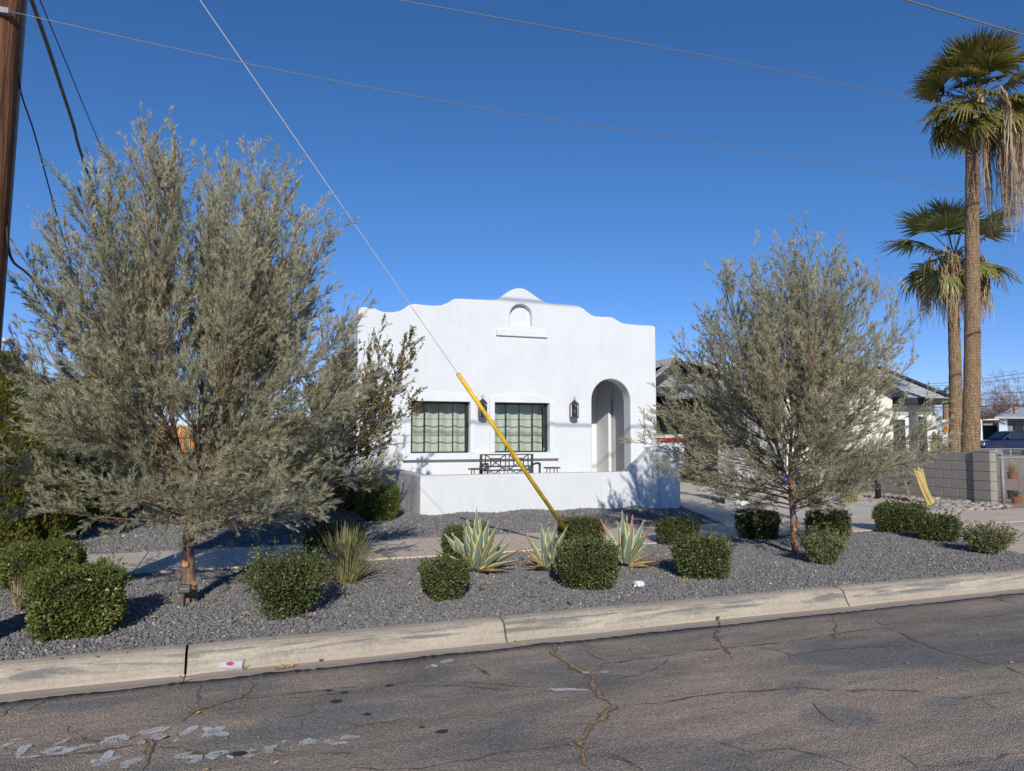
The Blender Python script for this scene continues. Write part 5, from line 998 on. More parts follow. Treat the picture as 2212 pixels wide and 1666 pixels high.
spec1 = [(95, 86, .58, .08, .02, 'agave'), (70, 84, .50, .085, -.05, 'agave'), (250, 84, .42, .095, .0, 'agave'), (150, 78, .50, .085, .06, 'agave'), (30, 76, .50, .085, .05, 'agave'), (300, 72, .46, .095, .10, 'agave'), (235, 68, .36, .10, .15, 'agave'),
  (175, 74, .47, .075, .04, 'agave'), (5, 66, .52, .085, .02, 'agave'), (200, 62, .38, .09, .22, 'agave'), (335, 60, .44, .085, .12, 'agave'), (120, 68, .50, .08, .1, 'agave'), (60, 66, .48, .08, .1, 'agave'), (172, 56, .44, .07, .03, 'agave'),
  (165, 44, .48, .07, .1, 'agave'), (350, 48, .44, .08, .1, 'agave'), (12, 36, .46, .08, .12, 'agave'), (180, 26, .52, .075, .02, 'agave'), (335, 34, .42, .085, .1, 'agave'), (358, 22, .48, .09, .10, 'agave_red'), (348, 14, .44, .09, .06, 'agave'),
  (280, 58, .30, .085, .25, 'agave'), (320, 6, .32, .06, .03, 'agave_old'), (345, 4, .34, .06, .02, 'agave_old'), (300, 10, .25, .06, .0, 'agave_old'), (215, 40, .36, .075, .18, 'agave'), (100, 52, .45, .07, .1, 'agave')]
agave(1030, 1238, .6, spec1, 'largest striped agave, wide rosette of blue green leaves with cream edges', 1)
spec2 = [(150, 84, .46, .075, .0, 'agave'), (80, 86, .40, .07, .0, 'agave'), (20, 82, .43, .07, .0, 'agave'), (10, 66, .46, .07, .02, 'agave'), (275, 78, .30, .09, -.25, 'agave'), (170, 58, .46, .055, .05, 'agave_red'), (185, 40, .30, .055, .1, 'agave_old'),
  (255, 66, .26, .08, .1, 'agave'), (200, 16, .26, .055, -.1, 'agave_old'), (235, 30, .20, .075, -.3, 'agave_red'), (310, 20, .22, .05, -.1, 'agave_old'), (160, 22, .3, .05, -.1, 'agave_old'), (60, 70, .36, .06, .0, 'agave')]
agave(1183, 1236, .45, spec2, 'upright striped agave with few leaves and a shrivelled brown base, left of the broad bush', 2)
spec3 = [(110, 86, .56, .065, .0, 'agave'), (70, 84, .50, .06, .0, 'agave'), (150, 82, .46, .06, .0, 'agave'), (40, 80, .52, .065, .0, 'agave_red'), (20, 66, .50, .06, .03, 'agave'), (5, 56, .50, .065, .05, 'agave_red'), (160, 62, .54, .055, .02, 'agave_red'), (172, 54, .45, .05, .05, 'agave_red'),
  (250, 78, .40, .08, .05, 'agave'), (335, 56, .38, .08, .15, 'agave'), (350, 12, .36, .055, -.02, 'agave_old'), (5, 8, .42, .05, -.02, 'agave_old'), (335, 5, .26, .06, .0, 'agave_old'), (10, 40, .34, .045, .25, 'agave'), (15, 28, .42, .03, -.15, 'agave_old'), (280, 66, .32, .07, .15, 'agave')]
agave(1352, 1228, .55, spec3, 'striped agave with red leaf tips right of the broad bush', 3)
# ---- rushes, aloes, yuccas, dry tufts
def tuft(px, py, h, spread, n, label, mat, seed, w=0.006, name='rush_clump', cat='grass', droop=0.3, elmin=35, stuff=True, group=None, at=None, seg=5):
    r_ = np.random.default_rng(seed); c = at if at is not None else gp_(px, py); t = empty(name, c, label, cat, group)
    ph = r_.uniform(0, 6.283, n); el = R(90) - np.abs(r_.standard_normal(n)) * R(90 - elmin) * 0.6; el = np.maximum(el, R(8)); L = h * r_.uniform(0.55, 1.08, n) / np.maximum(np.sin(el), 0.75); dh = np.stack([np.cos(ph), np.sin(ph), 0 * ph], -1)
    b0 = np.array(c)[None] + dh * r_.uniform(0, spread * 0.25, n)[:, None]; S_ = np.stack([-np.sin(ph), np.cos(ph), 0 * ph], -1); V = []
    S_ = unit(S_ + rdir(r_, n) * 0.6); tt = np.linspace(0, 1, seg); rows = []
    for q in tt:
        p = b0 + dh * (np.cos(el) * L * q * (1 + 0.15 * q))[:, None] + np.array([0, 0, 1]) * ((np.sin(el) * L * q - droop * L * q ** 2.5 * np.cos(el)))[:, None]; ww = w * (1 - q ** 2 * 0.85) * 0.5
        p[:, 2] = np.maximum(p[:, 2], c[2] + 0.004); rows.append(np.stack([p - S_ * ww, p + S_ * ww], 1))
    V = np.stack(rows, 1).reshape(-1, 3); k = 2 * seg; base = np.arange(n)[:, None] * k; F = np.concatenate([np.stack([base[:, 0] + 2 * i, base[:, 0] + 2 * i + 1, base[:, 0] + 2 * i + 3, base[:, 0] + 2 * i + 2], -1) for i in range(seg - 1)])
    tint = np.repeat(r_.uniform(0.1, 0.95, n), k); o = np_mesh('leaves' if w > 0.01 else 'stems', V, F, M[mat], t, origin=c, attrs={'tint': tint}); o['kind'] = 'stuff'; return t
tuft(748, 1262, .62, .35, 520, 'pale yellow green rush clump with upright stems and a few fallen ones', 'rush', 31, w=.0075, droop=.5, elmin=46)
tuft(38, 1318, .30, .15, 70, 'dry straw tuft between the two leftmost bushes', 'dry', 32, w=.006, elmin=50)
tuft(468, 1142, .62, .3, 46, 'yellow green sword leaved aloe behind the large tree trunk', 'aloe', 33, w=.05, name='aloe', cat='aloe', droop=.2, elmin=40)
tuft(440, 1120, .5, .3, 30, 'second yellow green aloe farther behind the large tree trunk', 'aloe', 34, w=.045, name='aloe', cat='aloe', droop=.2, elmin=40)
tuft(688, 1150, .75, .3, 130, 'dark sword leaved yucca under the small tree', 'yucca', 35, w=.028, name='yucca', cat='yucca', droop=.15, elmin=50)
tuft(700, 1100, .8, .3, 90, 'dark yucca in the shade farther back by the house corner', 'yucca', 36, w=.03, name='yucca', cat='yucca', droop=.15, elmin=50)
tuft(1475, 1260, .07, .35, 90, 'dry straw scattered at the foot of a square clipped bush', 'dry', 37, w=.005, elmin=5, name='straw_tuft')
for k, (a, b, l) in enumerate([(992, 1248, 'small green weed left of the upright agave base'), (1203, 1458 / 1.1573, 'tiny green weed in front of the large agave'), (1232, 1313, 'low green weed beside the kerb below the broad bush'), (1170, 1254, 'faint green weed left of the broad bush')]):
    pp = [(1139, 1252), (1041, 1278), (1231, 1308), (1170, 1262)][k]
    tuft(pp[0], pp[1], .06, .06, 16, l, 'hedge_grey', 40 + k, w=.012, name='weed', cat='weed', elmin=20)
# ---- palms
def fan_blade(L, n, seed, mat_droop, w=0.035):
    """pleated fan of slips along +x from a petiole; returns verts, quads"""
    r_ = np.random.default_rng(seed); V = []; F = []; T = []; pet = L * 0.95
    V += [(0, -.018, 0), (0, .018, 0), (pet, .010, -.02 * L), (pet, -.010, -.02 * L)]; F.append((0, 1, 2, 3)); T += [0.3] * 4
    for k in range(n):
        a = -1.55 + 3.1 * k / (n - 1) + r_.normal(0, 0.02); Ln = L * (0.92 - 0.22 * abs(a) / 1.55) * r_.uniform(0.86, 1.08); b0 = len(V); tn = r_.uniform(0.1, 0.9)
        for i, q in enumerate((0.06, 0.35, 0.68, 1.0)):
            ww = w * (0.55, 1.0, 0.75, 0.12)[i] * L; bend = -mat_droop * q ** 3 * Ln * (0.5 + 0.5 * r_.random()); cx, cy = math.cos(a), math.sin(a); x = pet + cx * Ln * q; y = cy * Ln * q
            z = -0.02 * L + 0.10 * Ln * q * abs(math.sin(a)) + bend; V += [(x + cy * ww, y - cx * ww, z), (x - cy * ww, y + cx * ww, z + (0.01 if k % 2 else -0.01))]; T += [tn + 0.25 * q] * 2
        for i in range(3): F.append((b0 + 2 * i, b0 + 2 * i + 1, b0 + 2 * i + 3, b0 + 2 * i + 2))
    return np.array(V), np.array(F), np.array(T)
def palm(name, base, head, r0, r1, L, mat, seed, label, n_up, n_low, dead_n, deadlen, trunk_mat='palm_trunk'):
    bx, by, bz = base; t = empty('fan_palm', base, label, 'palm tree'); r_ = random.Random(seed); H = head[2] - bz
    mb = MB(); pts = [Vector((bx + (head[0] - bx) * q + 0.05 * math.sin(q * 5), by + (head[1] - by) * q, bz - 0.1 + (H + 0.1) * q)) for q in np.linspace(0, 1, 40)]
    rad = [r0 * (1 + 0.55 * math.exp(-q * H / 0.6)) + (r1 - r0) * q + 0.006 * math.sin(k * 2.1) for k, q in enumerate(np.linspace(0, 1, 40))]; mb.tube(pts, rad, 20); mb.out('trunk', M[trunk_mat], t, smooth=True)
    meshes = []
    for k in range(4):
        V, F, T = fan_blade(L, 30, seed * 10 + k, (0.25, 0.35, 0.5, 0.7)[k]); me_o = np_mesh('frond', V, F, M[mat], None, attrs={'tint': T}); meshes.append(me_o.data); bpy.data.objects.remove(me_o)
    def add(me, az, el, roll, s=1.0, nm='frond', dz=0.0):
        o = bpy.data.objects.new(nm, me); col.objects.link(o); o.parent = t; o.rotation_mode = 'QUATERNION'; o.rotation_quaternion = Quaternion((0, 0, 1), az) @ Quaternion((0, 1, 0), -el) @ Quaternion((1, 0, 0), roll)
        o.location = Vector(head) - Vector(base) + Vector((math.cos(az) * r1 * 0.6, math.sin(az) * r1 * 0.6, dz)); o.scale = (s, s, s); return o
    for k in range(n_up): add(meshes[k % 3], k * 2.4 + r_.uniform(-.2, .2), R(85 - 75 * (k / n_up) ** 0.8 + r_.uniform(-6, 6)), r_.uniform(-.5, .5), r_.uniform(.85, 1.05), dz=0.15)
    for k in range(n_low): add(meshes[2 + k % 2], k * 2.4 + 1 + r_.uniform(-.3, .3), R(-5 - 50 * k / max(1, n_low) + r_.uniform(-8, 8)), r_.uniform(-.6, .6), r_.uniform(.75, .95), dz=0.0)
    # boots and skirt of old leaf bases
    mb = MB()
    for k in range(40): a = k * 2.4; zz = -0.75 + 0.8 * k / 40; mb.tube([Vector(head) + Vector((math.cos(a) * r1 * 0.9, math.sin(a) * r1 * 0.9, zz)), Vector(head) + Vector((math.cos(a) * (r1 + 0.12), math.sin(a) * (r1 + 0.12), zz + 0.16))], [0.03, 0.012], 4)
    o = mb.out('leaf_bases', M['bark_grey'], t); o['kind'] = 'stuff'
    # dead fronds: long strips hanging from arched stalks
    for k in range(dead_n):
        rr = np.random.default_rng(seed * 100 + k); az = dead_az(k, rr, seed); arch = rr.uniform(0.35, 0.75) * deadlen[0]; n = 26; V = []; F = []; T = []
        tt = np.linspace(0, 1, 9); hx = arch * tt ** 0.8; hz = 0.25 * np.sin(tt * 2.2) * arch - 0.95 * arch * np.clip(tt - 0.45, 0, 1) ** 1.4 * 2.0; S_ = np.array([-math.sin(az), math.cos(az), 0]); O = np.array([math.cos(az), math.sin(az), 0])
        C = O[None] * hx[:, None] + np.array([0, 0, 1.0])[None] * hz[:, None]
        for i in range(9): V += [(C[i] - S_ * 0.022).tolist(), (C[i] + S_ * 0.022).tolist()]; T += [0.6, 0.6]
        F += [(2 * i, 2 * i + 1, 2 * i + 3, 2 * i + 2) for i in range(8)]
        for j in range(n):
            q = rr.uniform(0.72, 1.0); p0 = np.array([np.interp(q, tt, C[:, m_]) for m_ in range(3)]); Ls = deadlen[1] * rr.uniform(0.35, 1.0); b0 = len(V); tw = rr.uniform(0, 6.28); tn = rr.uniform(0, 1)
            for i, u_ in enumerate(np.linspace(0, 1, 6)):
                p = p0 + (O * rr.normal(0, .03) + S_ * rr.normal(0, .03)) + np.array([0.10 * u_ * math.cos(j * 2.4), 0.10 * u_ * math.sin(j * 2.4), -Ls * u_]); wv = 0.017 * (1 - 0.75 * u_); V += [(p[0] - wv * math.cos(tw + u_ * 3), p[1] - wv * math.sin(tw + u_ * 3), p[2]), (p[0] + wv * math.cos(tw + u_ * 3), p[1] + wv * math.sin(tw + u_ * 3), p[2])]; T += [tn, tn]
            F += [(b0 + 2 * i, b0 + 2 * i + 1, b0 + 2 * i + 3, b0 + 2 * i + 2) for i in range(5)]
        V = np.array(V) + np.array(head) + [0, 0, 0.05]; np_mesh('dead_frond', V, np.array(F), M['palm_dead'], t, origin=head, attrs={'tint': T})
    return t
def dead_az(k, rr, seed):
    if seed == 1: return [-0.9, -0.5, -0.2, 0.05, -1.2, -0.35, -2.3, 0.3, -0.7, -1.9, -0.1, -0.6, -0.25, -1.0, -0.4][k % 15] + rr.normal(0, .12)
    return k * 2.4 + rr.normal(0, .2)
dP = 22.0; pb = GD(2093, 1075, dP); ph_ = GD(2088, 232, dP)
palm('fan_palm', (pb.x, pb.y, 0.1), (ph_.x + 0.28, ph_.y, ph_.z + 0.2), 0.215, 0.14, 0.95, 'palm_green', 1, 'tall fan palm with long dead fronds hanging on its right side', 34, 20, 15, (1.7, 3.3))
pb2 = GD(2064, 1075, 24.5); ph2 = GD(2062, 590, 24.5)
palm('fan_palm', (pb2.x, pb2.y, 0.1), (ph2.x, ph2.y, ph2.z + 0.45), 0.20, 0.13, 1.02, 'palm_green2', 2, 'shorter fan palm behind the trunk of the tall one', 17, 11, 30, (1.5, 1.7))
# ------------------------------------------------------------------ utility pole, guy, cables
PY = 6.3
pA = GY(-7, 60, PY); pT = Vector((pA.x + 0.17, PY, 10.8)); pBv = Vector((pA.x - 0.10, PY, 0.0))
def pole_at(z): return pBv + (pT - pBv) * (z / 10.8)
up = empty('utility_pole', pBv, 'weathered brown wooden utility pole at the left edge, with a metal conduit cover', 'utility pole')
mb = MB(); mb.tube([pole_at(z) for z in (-0.1, 2, 4, 6, 8, 10.8)], [0.155, 0.15, 0.142, 0.136, 0.13, 0.12], 28); mb.out('pole', M['pole_wood'], up, smooth=True)
def on_pole(z, ang, r): c = pole_at(z); return c + Vector((math.cos(ang) * r, math.sin(ang) * r, 0))
aC = R(-105)
mb = MB(); za, zb_ = 0.5, GY(5, 115, PY).z
mb.tube([on_pole(z, aC, 0.15) for z in (za, zb_)], [0.06, 0.056], 10); mb.out('conduit_cover', M['galv'], up, smooth=True)
for k in range(9): z = 1.2 + (zb_ - 1.3) * k / 8; mb = MB(); mb.tube([on_pole(z, aC + 0.42, 0.15), on_pole(z, aC + 0.42, 0.17)], 0.012, 6); mb.out('bolt', M['galv'], up)
zc = GY(20, 200, PY).z
mb = MB(); mb.tube([on_pole(z, R(38), 0.15) for z in (1.0, 10.0)], [0.022, 0.022], 10); mb.out('conduit_pipe', M['galv'], up, smooth=True)
zw = GY(8, 46, PY).z; mb = MB(); c = on_pole(zw, R(-80), 0.15); mb.box(c.x - 0.07, c.x + 0.07, c.y - 0.03, c.y + 0.02, zw - 0.02, zw + 0.02); mb.out('wire_clamp', M['galv'], up)
# guy from the pole top to the anchor with a yellow guard
an = GZ(1250, 1186, 0.13); g0 = pole_at(7.0)
ga = GD(988, 810, math.hypot(an.x, an.y)); # guard top: on the straight strand seen from the camera
d0 = ray(432, 0); best = None
for k in range(400):                       # height on the pole where the strand passes the sight line through (432, 0)
    z = 6 + k * 0.01; q = pole_at(z); nrm = (q - an).cross(Vector((0, 0, EYE)) - an); e = abs(nrm.dot(d0)) / nrm.length
    if best is None or e < best[0]: best = (e, z)
g0 = pole_at(best[1]); gd = (g0 - an); tq = min((abs((Vector(an) + gd * t - Vector((0, 0, EYE))).normalized().dot(ray(988, 810).normalized()) - 1), t) for t in [k / 1000 for k in range(50, 700)])[1]
gw = empty('guy_wire', an, 'pale steel guy strand running from the pole down to the gravel strip', 'guy wire')
mb = MB(); mb.tube([an, g0], 0.0042, 6); mb.out('strand', M['guy'], gw)
mb = MB(); mb.tube([an + Vector((0, 0, -0.1)), an + gd.normalized() * 0.25], 0.012, 6); mb.out('anchor_rod', M['galv'], gw)
mb = MB(); mb.tube([an + gd.normalized() * 0.12, an + gd * tq], 0.026, 12); mb.out('guard', M['yellow'], gw, smooth=True)['label'] = 'yellow plastic guard tube'
print('guy', best, tq * gd.length)
def cable(pxs, ys, r, mat, label, name='overhead_cable', ext0=None, ext1=None, group=None, n=5, cat='cable'):
    if not hasattr(ys, '__len__'): ys = [ys] * len(pxs)
    pts = [GY(a, b, y) for (a, b), y in zip(pxs, ys)]
    if ext0 == 'pole': pts = [pole_at(min(10.7, pts[0].z + 0.35)) + Vector((0.12, 0.04, 0))] + pts
    elif ext0 is not None: pts = [Vector(ext0)] + pts
    if ext1 is not None: pts = pts + [Vector(ext1)]
    # smooth catmull
    out = []
    for i in range(len(pts) - 1):
        p0, p1, p2, p3 = pts[max(i - 1, 0)], pts[i], pts[i + 1], pts[min(i + 2, len(pts) - 1)]
        for k in range(6):
            t = k / 6; out.append(0.5 * ((2 * p1) + (p2 - p0) * t + (2 * p0 - 5 * p1 + 4 * p2 - p3) * t * t + (3 * p1 - p0 - 3 * p2 + p3) * t ** 3))
    out.append(pts[-1]); mb = MB(); mb.tube(out, r, n); o = mb.out(name, mat, None, origin=pts[0], smooth=True); tag(o, label, cat, group); return o
cw = on_pole(zw, R(-80), 0.17)
cable([(530, 137), (1100, 244), (1600, 320), (2170, 432)], 6.15, 0.0036, M['wire'], 'pale thin cable clamped to the wooden pole and running down to the right', ext0=(cw.x + 0.05, cw.y, cw.z), ext1=GY(2400, 478, 6.15))
cable([(700, -27), (865, 1), (1500, 116), (1965, 213), (2212, 260), (2400, 300)], 5.2, 0.0038, M['wire'], 'upper pale cable crossing the sky from top centre to the tall palm')
cable([(1750, -62), (1955, 0), (2212, 76), (2400, 130)], 4.4, 0.0075, M['wire'], 'thick cable cutting the top right corner of the sky')
eave = (-3.9, 17.5, 3.0)
cable([(60, -25), (68, 0), (100, 90), (130, 182), (160, 275), (172, 322), (215, 450)], [6.6, 6.75, 7.4, 8.4, 9.6, 10.4, 13], 0.018, M['brown_cable'], 'thick twisted service cable sagging behind the large tree', ext0='pole', ext1=GY(240, 560, 16))
cable([(80, -12), (86, 0), (130, 105), (200, 275), (260, 420)], [6.7, 6.8, 7.8, 10, 12.5], 0.0055, M['black_cable'], 'thin dark line beside the twisted service cable', ext0='pole')
cable([(42, 185), (75, 290), (110, 420), (150, 560)], [6.35, 7.2, 8.6, 11], 0.007, M['black_cable'], 'black drop line leaving the wooden pole below the clamp', ext0='pole')
cable([(22, 552), (60, 592), (110, 640), (160, 690), (230, 770)], [6.35, 7.4, 9.0, 11, 15], 0.010, M['black_cable'], 'lowest black drop line passing behind the left branches', ext0='pole')
# two bundles on the pole above the picture: their soft shadows fall on the house front
for z, l in ((11.25, 'power line on the pole top, above the picture'), (7.95, 'communication cable high on the pole, above the picture')):
    q = pole_at(min(z, 10.7)); mb = MB(); mb.tube([(-40, 6.1, z + 0.6), (q.x, 6.1, z), (14, 6.1, z - 0.25), (40, 6.1, z + 0.5)], 0.028, 6); tag(mb.out('overhead_cable', M['black_cable'], None, origin=(q.x, 6.1, z)), l, 'cable')
# ------------------------------------------------------------------ left neighbour, fence
nb = empty('neighbour_house', (-6, 17, 0), 'grey neighbouring house at the left edge with a tan eave above the cypress shrubs', 'house')
e0 = GZ(0, 790, 1); ex = -4.0; pe = GX(2, 797, ex); z_e = pe.z
mb = MB(); mb.box(-9, -4.45, 12.5, 24, 0, z_e - 0.12); mb.out('wall', M['blue_grey_wall'], nb)
mb = MB(); mb.box(ex - 0.02, ex + 0.02, 12.0, 24.6, z_e - 0.09, z_e + 0.12); mb.out('fascia', M['tan_fascia'], nb)
mb = MB(); mb.box(ex + 0.021, ex + 0.10, 12.0, 24.6, z_e - 0.02, z_e + 0.07); mb.out('gutter', M['tan_fascia'], nb)
mb = MB(); mb.add([(ex, 12, z_e + 0.12), (ex, 24.6, z_e + 0.12), (-7.5, 24.6, z_e + 0.75), (-7.5, 12, z_e + 0.75), (ex, 12, z_e + 0.02), (ex, 24.6, z_e + 0.02), (-7.5, 24.6, z_e + 0.65), (-7.5, 12, z_e + 0.65)], [(0, 1, 2, 3), (7, 6, 5, 4), (0, 4, 5, 1), (0, 3, 7, 4), (1, 5, 6, 2)]); mb.out('roof', M['shingle'], nb)
mb = MB(); mb.box(-4.44, ex - 0.021, 12.0, 24.6, z_e - 0.11, z_e - 0.095); mb.out('soffit', M['fascia'], nb)
v = GX(62, 775, -4.6); mb = MB(); mb.tube([(v.x, v.y, z_e), (v.x, v.y, v.z + 0.05)], 0.09, 12); mb.lathe((v.x, v.y, v.z), [(0.13, 0), (0.15, 0.08), (0.02, 0.16)], 12); mb.out('roof_vent', M['galv'], nb)
# lnb arm of a satellite dish
q = GX(12, 735, -4.9); sdm = empty('satellite_dish', (q.x, q.y, z_e), 'grey satellite dish arm with looping black cables on the left roof', 'satellite dish')
mb = MB(); mb.bar(q + Vector((-0.25, 0, -0.02)), q + Vector((0.18, -0.05, 0.02)), 0.14, 0.09); mb.out('receiver', M['dish'], sdm, bevel=0.02)
mb = MB(); mb.tube([(q.x - 0.2, q.y, z_e), q], 0.03, 8); mb.out('mast', M['galv'], sdm)
n = 14; rr_ = 0.5; mb = MB(); c = q + Vector((-0.75, 0.15, 0.1)); mb.lathe((c.x, c.y, c.z - 0.08), [(0.02, 0), (0.25, 0.03), (0.42, 0.12), (0.43, 0.125), (0.26, 0.045), (0.02, 0.015)], 20); mb.out('dish', M['dish'], sdm, smooth=True)
for k, s in enumerate((0.5, 0.75)):
    mb = MB(); mb.tube([q + Vector((0.1, 0, -0.05)), q + Vector((0.35 * s + 0.1, 0, -0.35 * s)), q + Vector((0.5 * s, 0, -0.7 * s)), q + Vector((0.1, 0, -0.72 * s)), (q.x - 0.15, q.y, q.z - 0.65)], 0.011, 6); mb.out('cable', M['black_cable'], sdm, smooth=True)
fe = empty('plank_fence', (0, 23.5, 0.1), 'orange stained vertical plank fence closing the side yard behind the large tree', 'fence')
x = -3.4
while x < 0.9:
    mb = MB(); w = 0.138; hgt = 1.82 + rnd.uniform(-0.012, 0.012); mb.box(x, x + w, 23.5, 23.522, 0.36, 0.1 + hgt); mb.out('plank', M['orange_wood'], fe, origin=(x, 23.5, 0.1)); x += 0.147
mb = MB(); mb.box(-3.4, 0.95, 23.53, 23.6, 0.6, 0.7); mb.box(-3.4, 0.95, 23.53, 23.6, 1.6, 1.7); mb.out('rail', M['orange_wood'], fe)
gt = empty('iron_gate', (-0.8, 22.6, 0.12), 'black iron bar gate in front of the orange plank fence', 'gate')
for k in range(26): xx = -2.4 + k * 0.125; mb = MB(); mb.box(xx, xx + 0.016, 22.6, 22.616, 0.22, 1.75); mb.out('bar', M['black_metal'], gt)
for z in (0.22, 1.55): mb = MB(); mb.box(-2.45, 0.8, 22.59, 22.625, z, z + 0.035); mb.out('rail', M['black_metal'], gt)
for xx in (-2.46, -0.82, 0.8): mb = MB(); mb.box(xx, xx + 0.05, 22.58, 22.63, 0.05, 1.8); mb.out('post', M['black_metal'], gt)
mb = MB(); mb.box(-4.2, 2.8, 22.2, 22.45, 0.08, 0.30); tag(mb.out('concrete_edging', M['sidewalk_grey'], None, origin=(0, 22.3, 0.1), bevel=0.02), 'pale low concrete edging in front of the iron gate', 'edging')
# ------------------------------------------------------------------ block wall right of the drive
bw = empty('block_wall', (15.3, 11.6, 0.05), 'grey concrete block wall with an end pier beside the river rocks', 'wall')
pe = GZ(2143, 1097, 0.12); xw = pe.x; y0 = pe.y
cm = {}
def block(name, w, d, h):
    key = (round(w, 3), round(d, 3), round(h, 3))
    if key not in cm:
        mb = MB(); mb.box(-w / 2, w / 2, -d / 2, d / 2, 0, h); o = mb.out(name, M['cmu'], None, origin=(0, 0, 0)); me = o.data; bpy.data.objects.remove(o); cm[key] = me
    return cm[key]
def put(me, x, y, z, parent, name='block'):
    o = bpy.data.objects.new(name, me); col.objects.link(o); o.parent = parent; o.location = Vector((x, y, z)) - wpos(parent)
    b = o.modifiers.new('bevel', 'BEVEL'); b.width = 0.006; b.segments = 1; return o
z0b = 0.085; ch = 0.2032; bh = 0.193; tw = 0.15
top_z = GZ(2100, 970, 1).z
for c in range(6):
    z = z0b + c * ch - 0.02
    put(block('b', 0.20, 0.39, bh), xw + 0.1, y0 + 0.2, z, bw)
    y = y0 + 0.405 + (0 if c % 2 else -0.2)
    while y < y0 + 6.0:
        a = max(y, y0 + 0.405); L = y + 0.393 - a
        if L > 0.05: put(block('b', tw, L, bh), xw + 0.145, a + L / 2 + 0.003, z, bw)
        y += 0.403
put(block('b', 0.21, 0.40, 0.04), xw + 0.1, y0 + 0.2, z0b + 6 * ch - 0.02, bw, 'cap')
mb = MB(); mb.box(xw + 0.010, xw + 0.190, y0 + 0.012, y0 + 0.388, 0.0, z0b + 6 * ch - 0.025); mb.box(xw + 0.145 - tw / 2 + 0.006, xw + 0.145 + tw / 2 - 0.006, y0 + 0.388, y0 + 6.3, 0.0, z0b + 6 * ch - 0.04); mb.out('mortar', M['mortar'], bw)
# leaning yellow canes, black post, cacti
c0 = GZ(2010, 1092, 0.14); cn = empty('cane_bundle', c0, 'bundle of dried yellow ribbed canes leaning left on the river rocks', 'canes')
for k, (tx, ty, bx_) in enumerate([(1974, 1012, 2007), (1983, 1010, 2010), (1990, 1013, 2013), (1980, 1016, 2016), (1986, 1020, 2019)]):
    a = GX(bx_, 1091, c0.x + 0.03 * k) if False else GD(bx_, 1092, math.hypot(c0.x, c0.y)); a.z = 0.12; b = GD(tx, ty, math.hypot(c0.x, c0.y) + 0.15 * (k % 3)); mb = MB(); m_ = a + (b - a) * 0.5 + Vector((0.02 * (k % 2), 0.02, 0)); mb.tube([a, m_, b], [0.034, 0.037, 0.03], 7); mb.out('cane', M['yellow_cane'], cn)
a = GD(1977, 1088, 16.2); a.z = 0.12; b = GD(1945, 1012, 16.4); o = MB().tube([a, b], [0.02, 0.017], 6).out('brown_stick', M['bark'], None, origin=a); tag(o, 'thin brown stick leaning beside the yellow canes', 'stick')
q = GZ(1897, 1080, 0.14); mb = MB(); mb.box(q.x - 0.045, q.x + 0.045, q.y - 0.045, q.y + 0.045, 0.05, 0.75); tag(mb.out('black_post', M['black_metal'], None, origin=(q.x, q.y, 0.1)), 'short black square post at the edge of the river rocks', 'post')
def cactus(px, py, h, D, label, n=3):
    c = GD(px, py, D); c.z = 0.12; t = empty('columnar_cactus', c, label, 'cactus')
    for k in range(n):
        x, y = c.x + 0.11 * (k - (n - 1) / 2), c.y + 0.04 * (k % 2); r_ = 0.055; V = []; hh = h * (0.75 + 0.25 * ((k * 7) % 3) / 2); mb = MB(); m = 16
        rings = [[(x + (r_ * (1 if j % 2 else 0.78) * s) * math.cos(2 * math.pi * j / m), y + (r_ * (1 if j % 2 else 0.78) * s) * math.sin(2 * math.pi * j / m), z) for j in range(m)] for z, s in ((0.08, .9), (hh * .5, 1), (hh - 0.06, .95), (hh, .35))]
        mb.add([v for r in rings for v in r], [(i * m + j, i * m + (j + 1) % m, (i + 1) * m + (j + 1) % m, (i + 1) * m + j) for i in range(3) for j in range(m)] + [tuple(3 * m + j for j in range(m))]); mb.out('column', M['cactus'], t)
cactus(1838, 1065, 0.55, 18.2, 'short green columnar cactus stems behind the right tree', 4)
cactus(2018, 960, 2.0, 22.0, 'tall green cactus columns against the cream house wall', 2)
S(1975, 1078, 36, 52, 'dark sparse shrub among the rocks by the block wall', 44, 'hedge_grey', 0.1, 0.4, 0.05, 0.6, name='dry_shrub', cat='shrub', group=None, core=False)
# ------------------------------------------------------------------ cream house at the right
cr = empty('cream_house', (18, 19, 0.1), 'cream neighbouring house with a pale shingle roof, half hidden by the right tree', 'house')
cnr = GD(2024, 1000, 27.0); xr, yf = cnr.x, cnr.y; ze = GD(2024, 862, 27.0).z
xl_c = GY(1690, 900, yf).x; mb = MB(); mb.box(xl_c + 0.5, xr, yf, yf + 10, 0, ze - 0.0); mb.out('wall', M['cream_wall'], cr)
mb = MB(); mb.box(xr + 0.002, xr + 1.2, yf + 1.2, yf + 8, 0, ze - 0.05); mb.out('side_wing', M['grey_wall'], cr)
ey = yf - 0.45; ry = yf + 5; rz = GY(1899, 797, ry).z; rxr = GY(1899, 797, ry).x; exr = GY(2050, 861, ey).x
nco = 22; V = []; F = []
for k in range(nco):
    t0, t1 = k / nco, (k + 1) / nco + 0.012; yy0 = ey + (ry - ey) * t0; yy1 = ey + (ry - ey) * t1; z0_ = ze + (rz - ze) * t0 + 0.022; z1_ = ze + (rz - ze) * t1; xa = xl_c; xb0 = exr + (rxr - exr) * t0; xb1 = exr + (rxr - exr) * min(1, t1); b = len(V)
    V += [(xa, yy0, z0_), (xb0, yy0, z0_), (xb1, yy1, z1_), (xa, yy1, z1_), (xa, yy0, z0_ - 0.022), (xb0, yy0, z0_ - 0.022)]; F += [(b, b + 1, b + 2, b + 3), (b + 4, b + 5, b + 1, b)]
o = mk('roof_shingles', V, F, M['shingle'], cr, fix=False); o['kind'] = 'stuff'
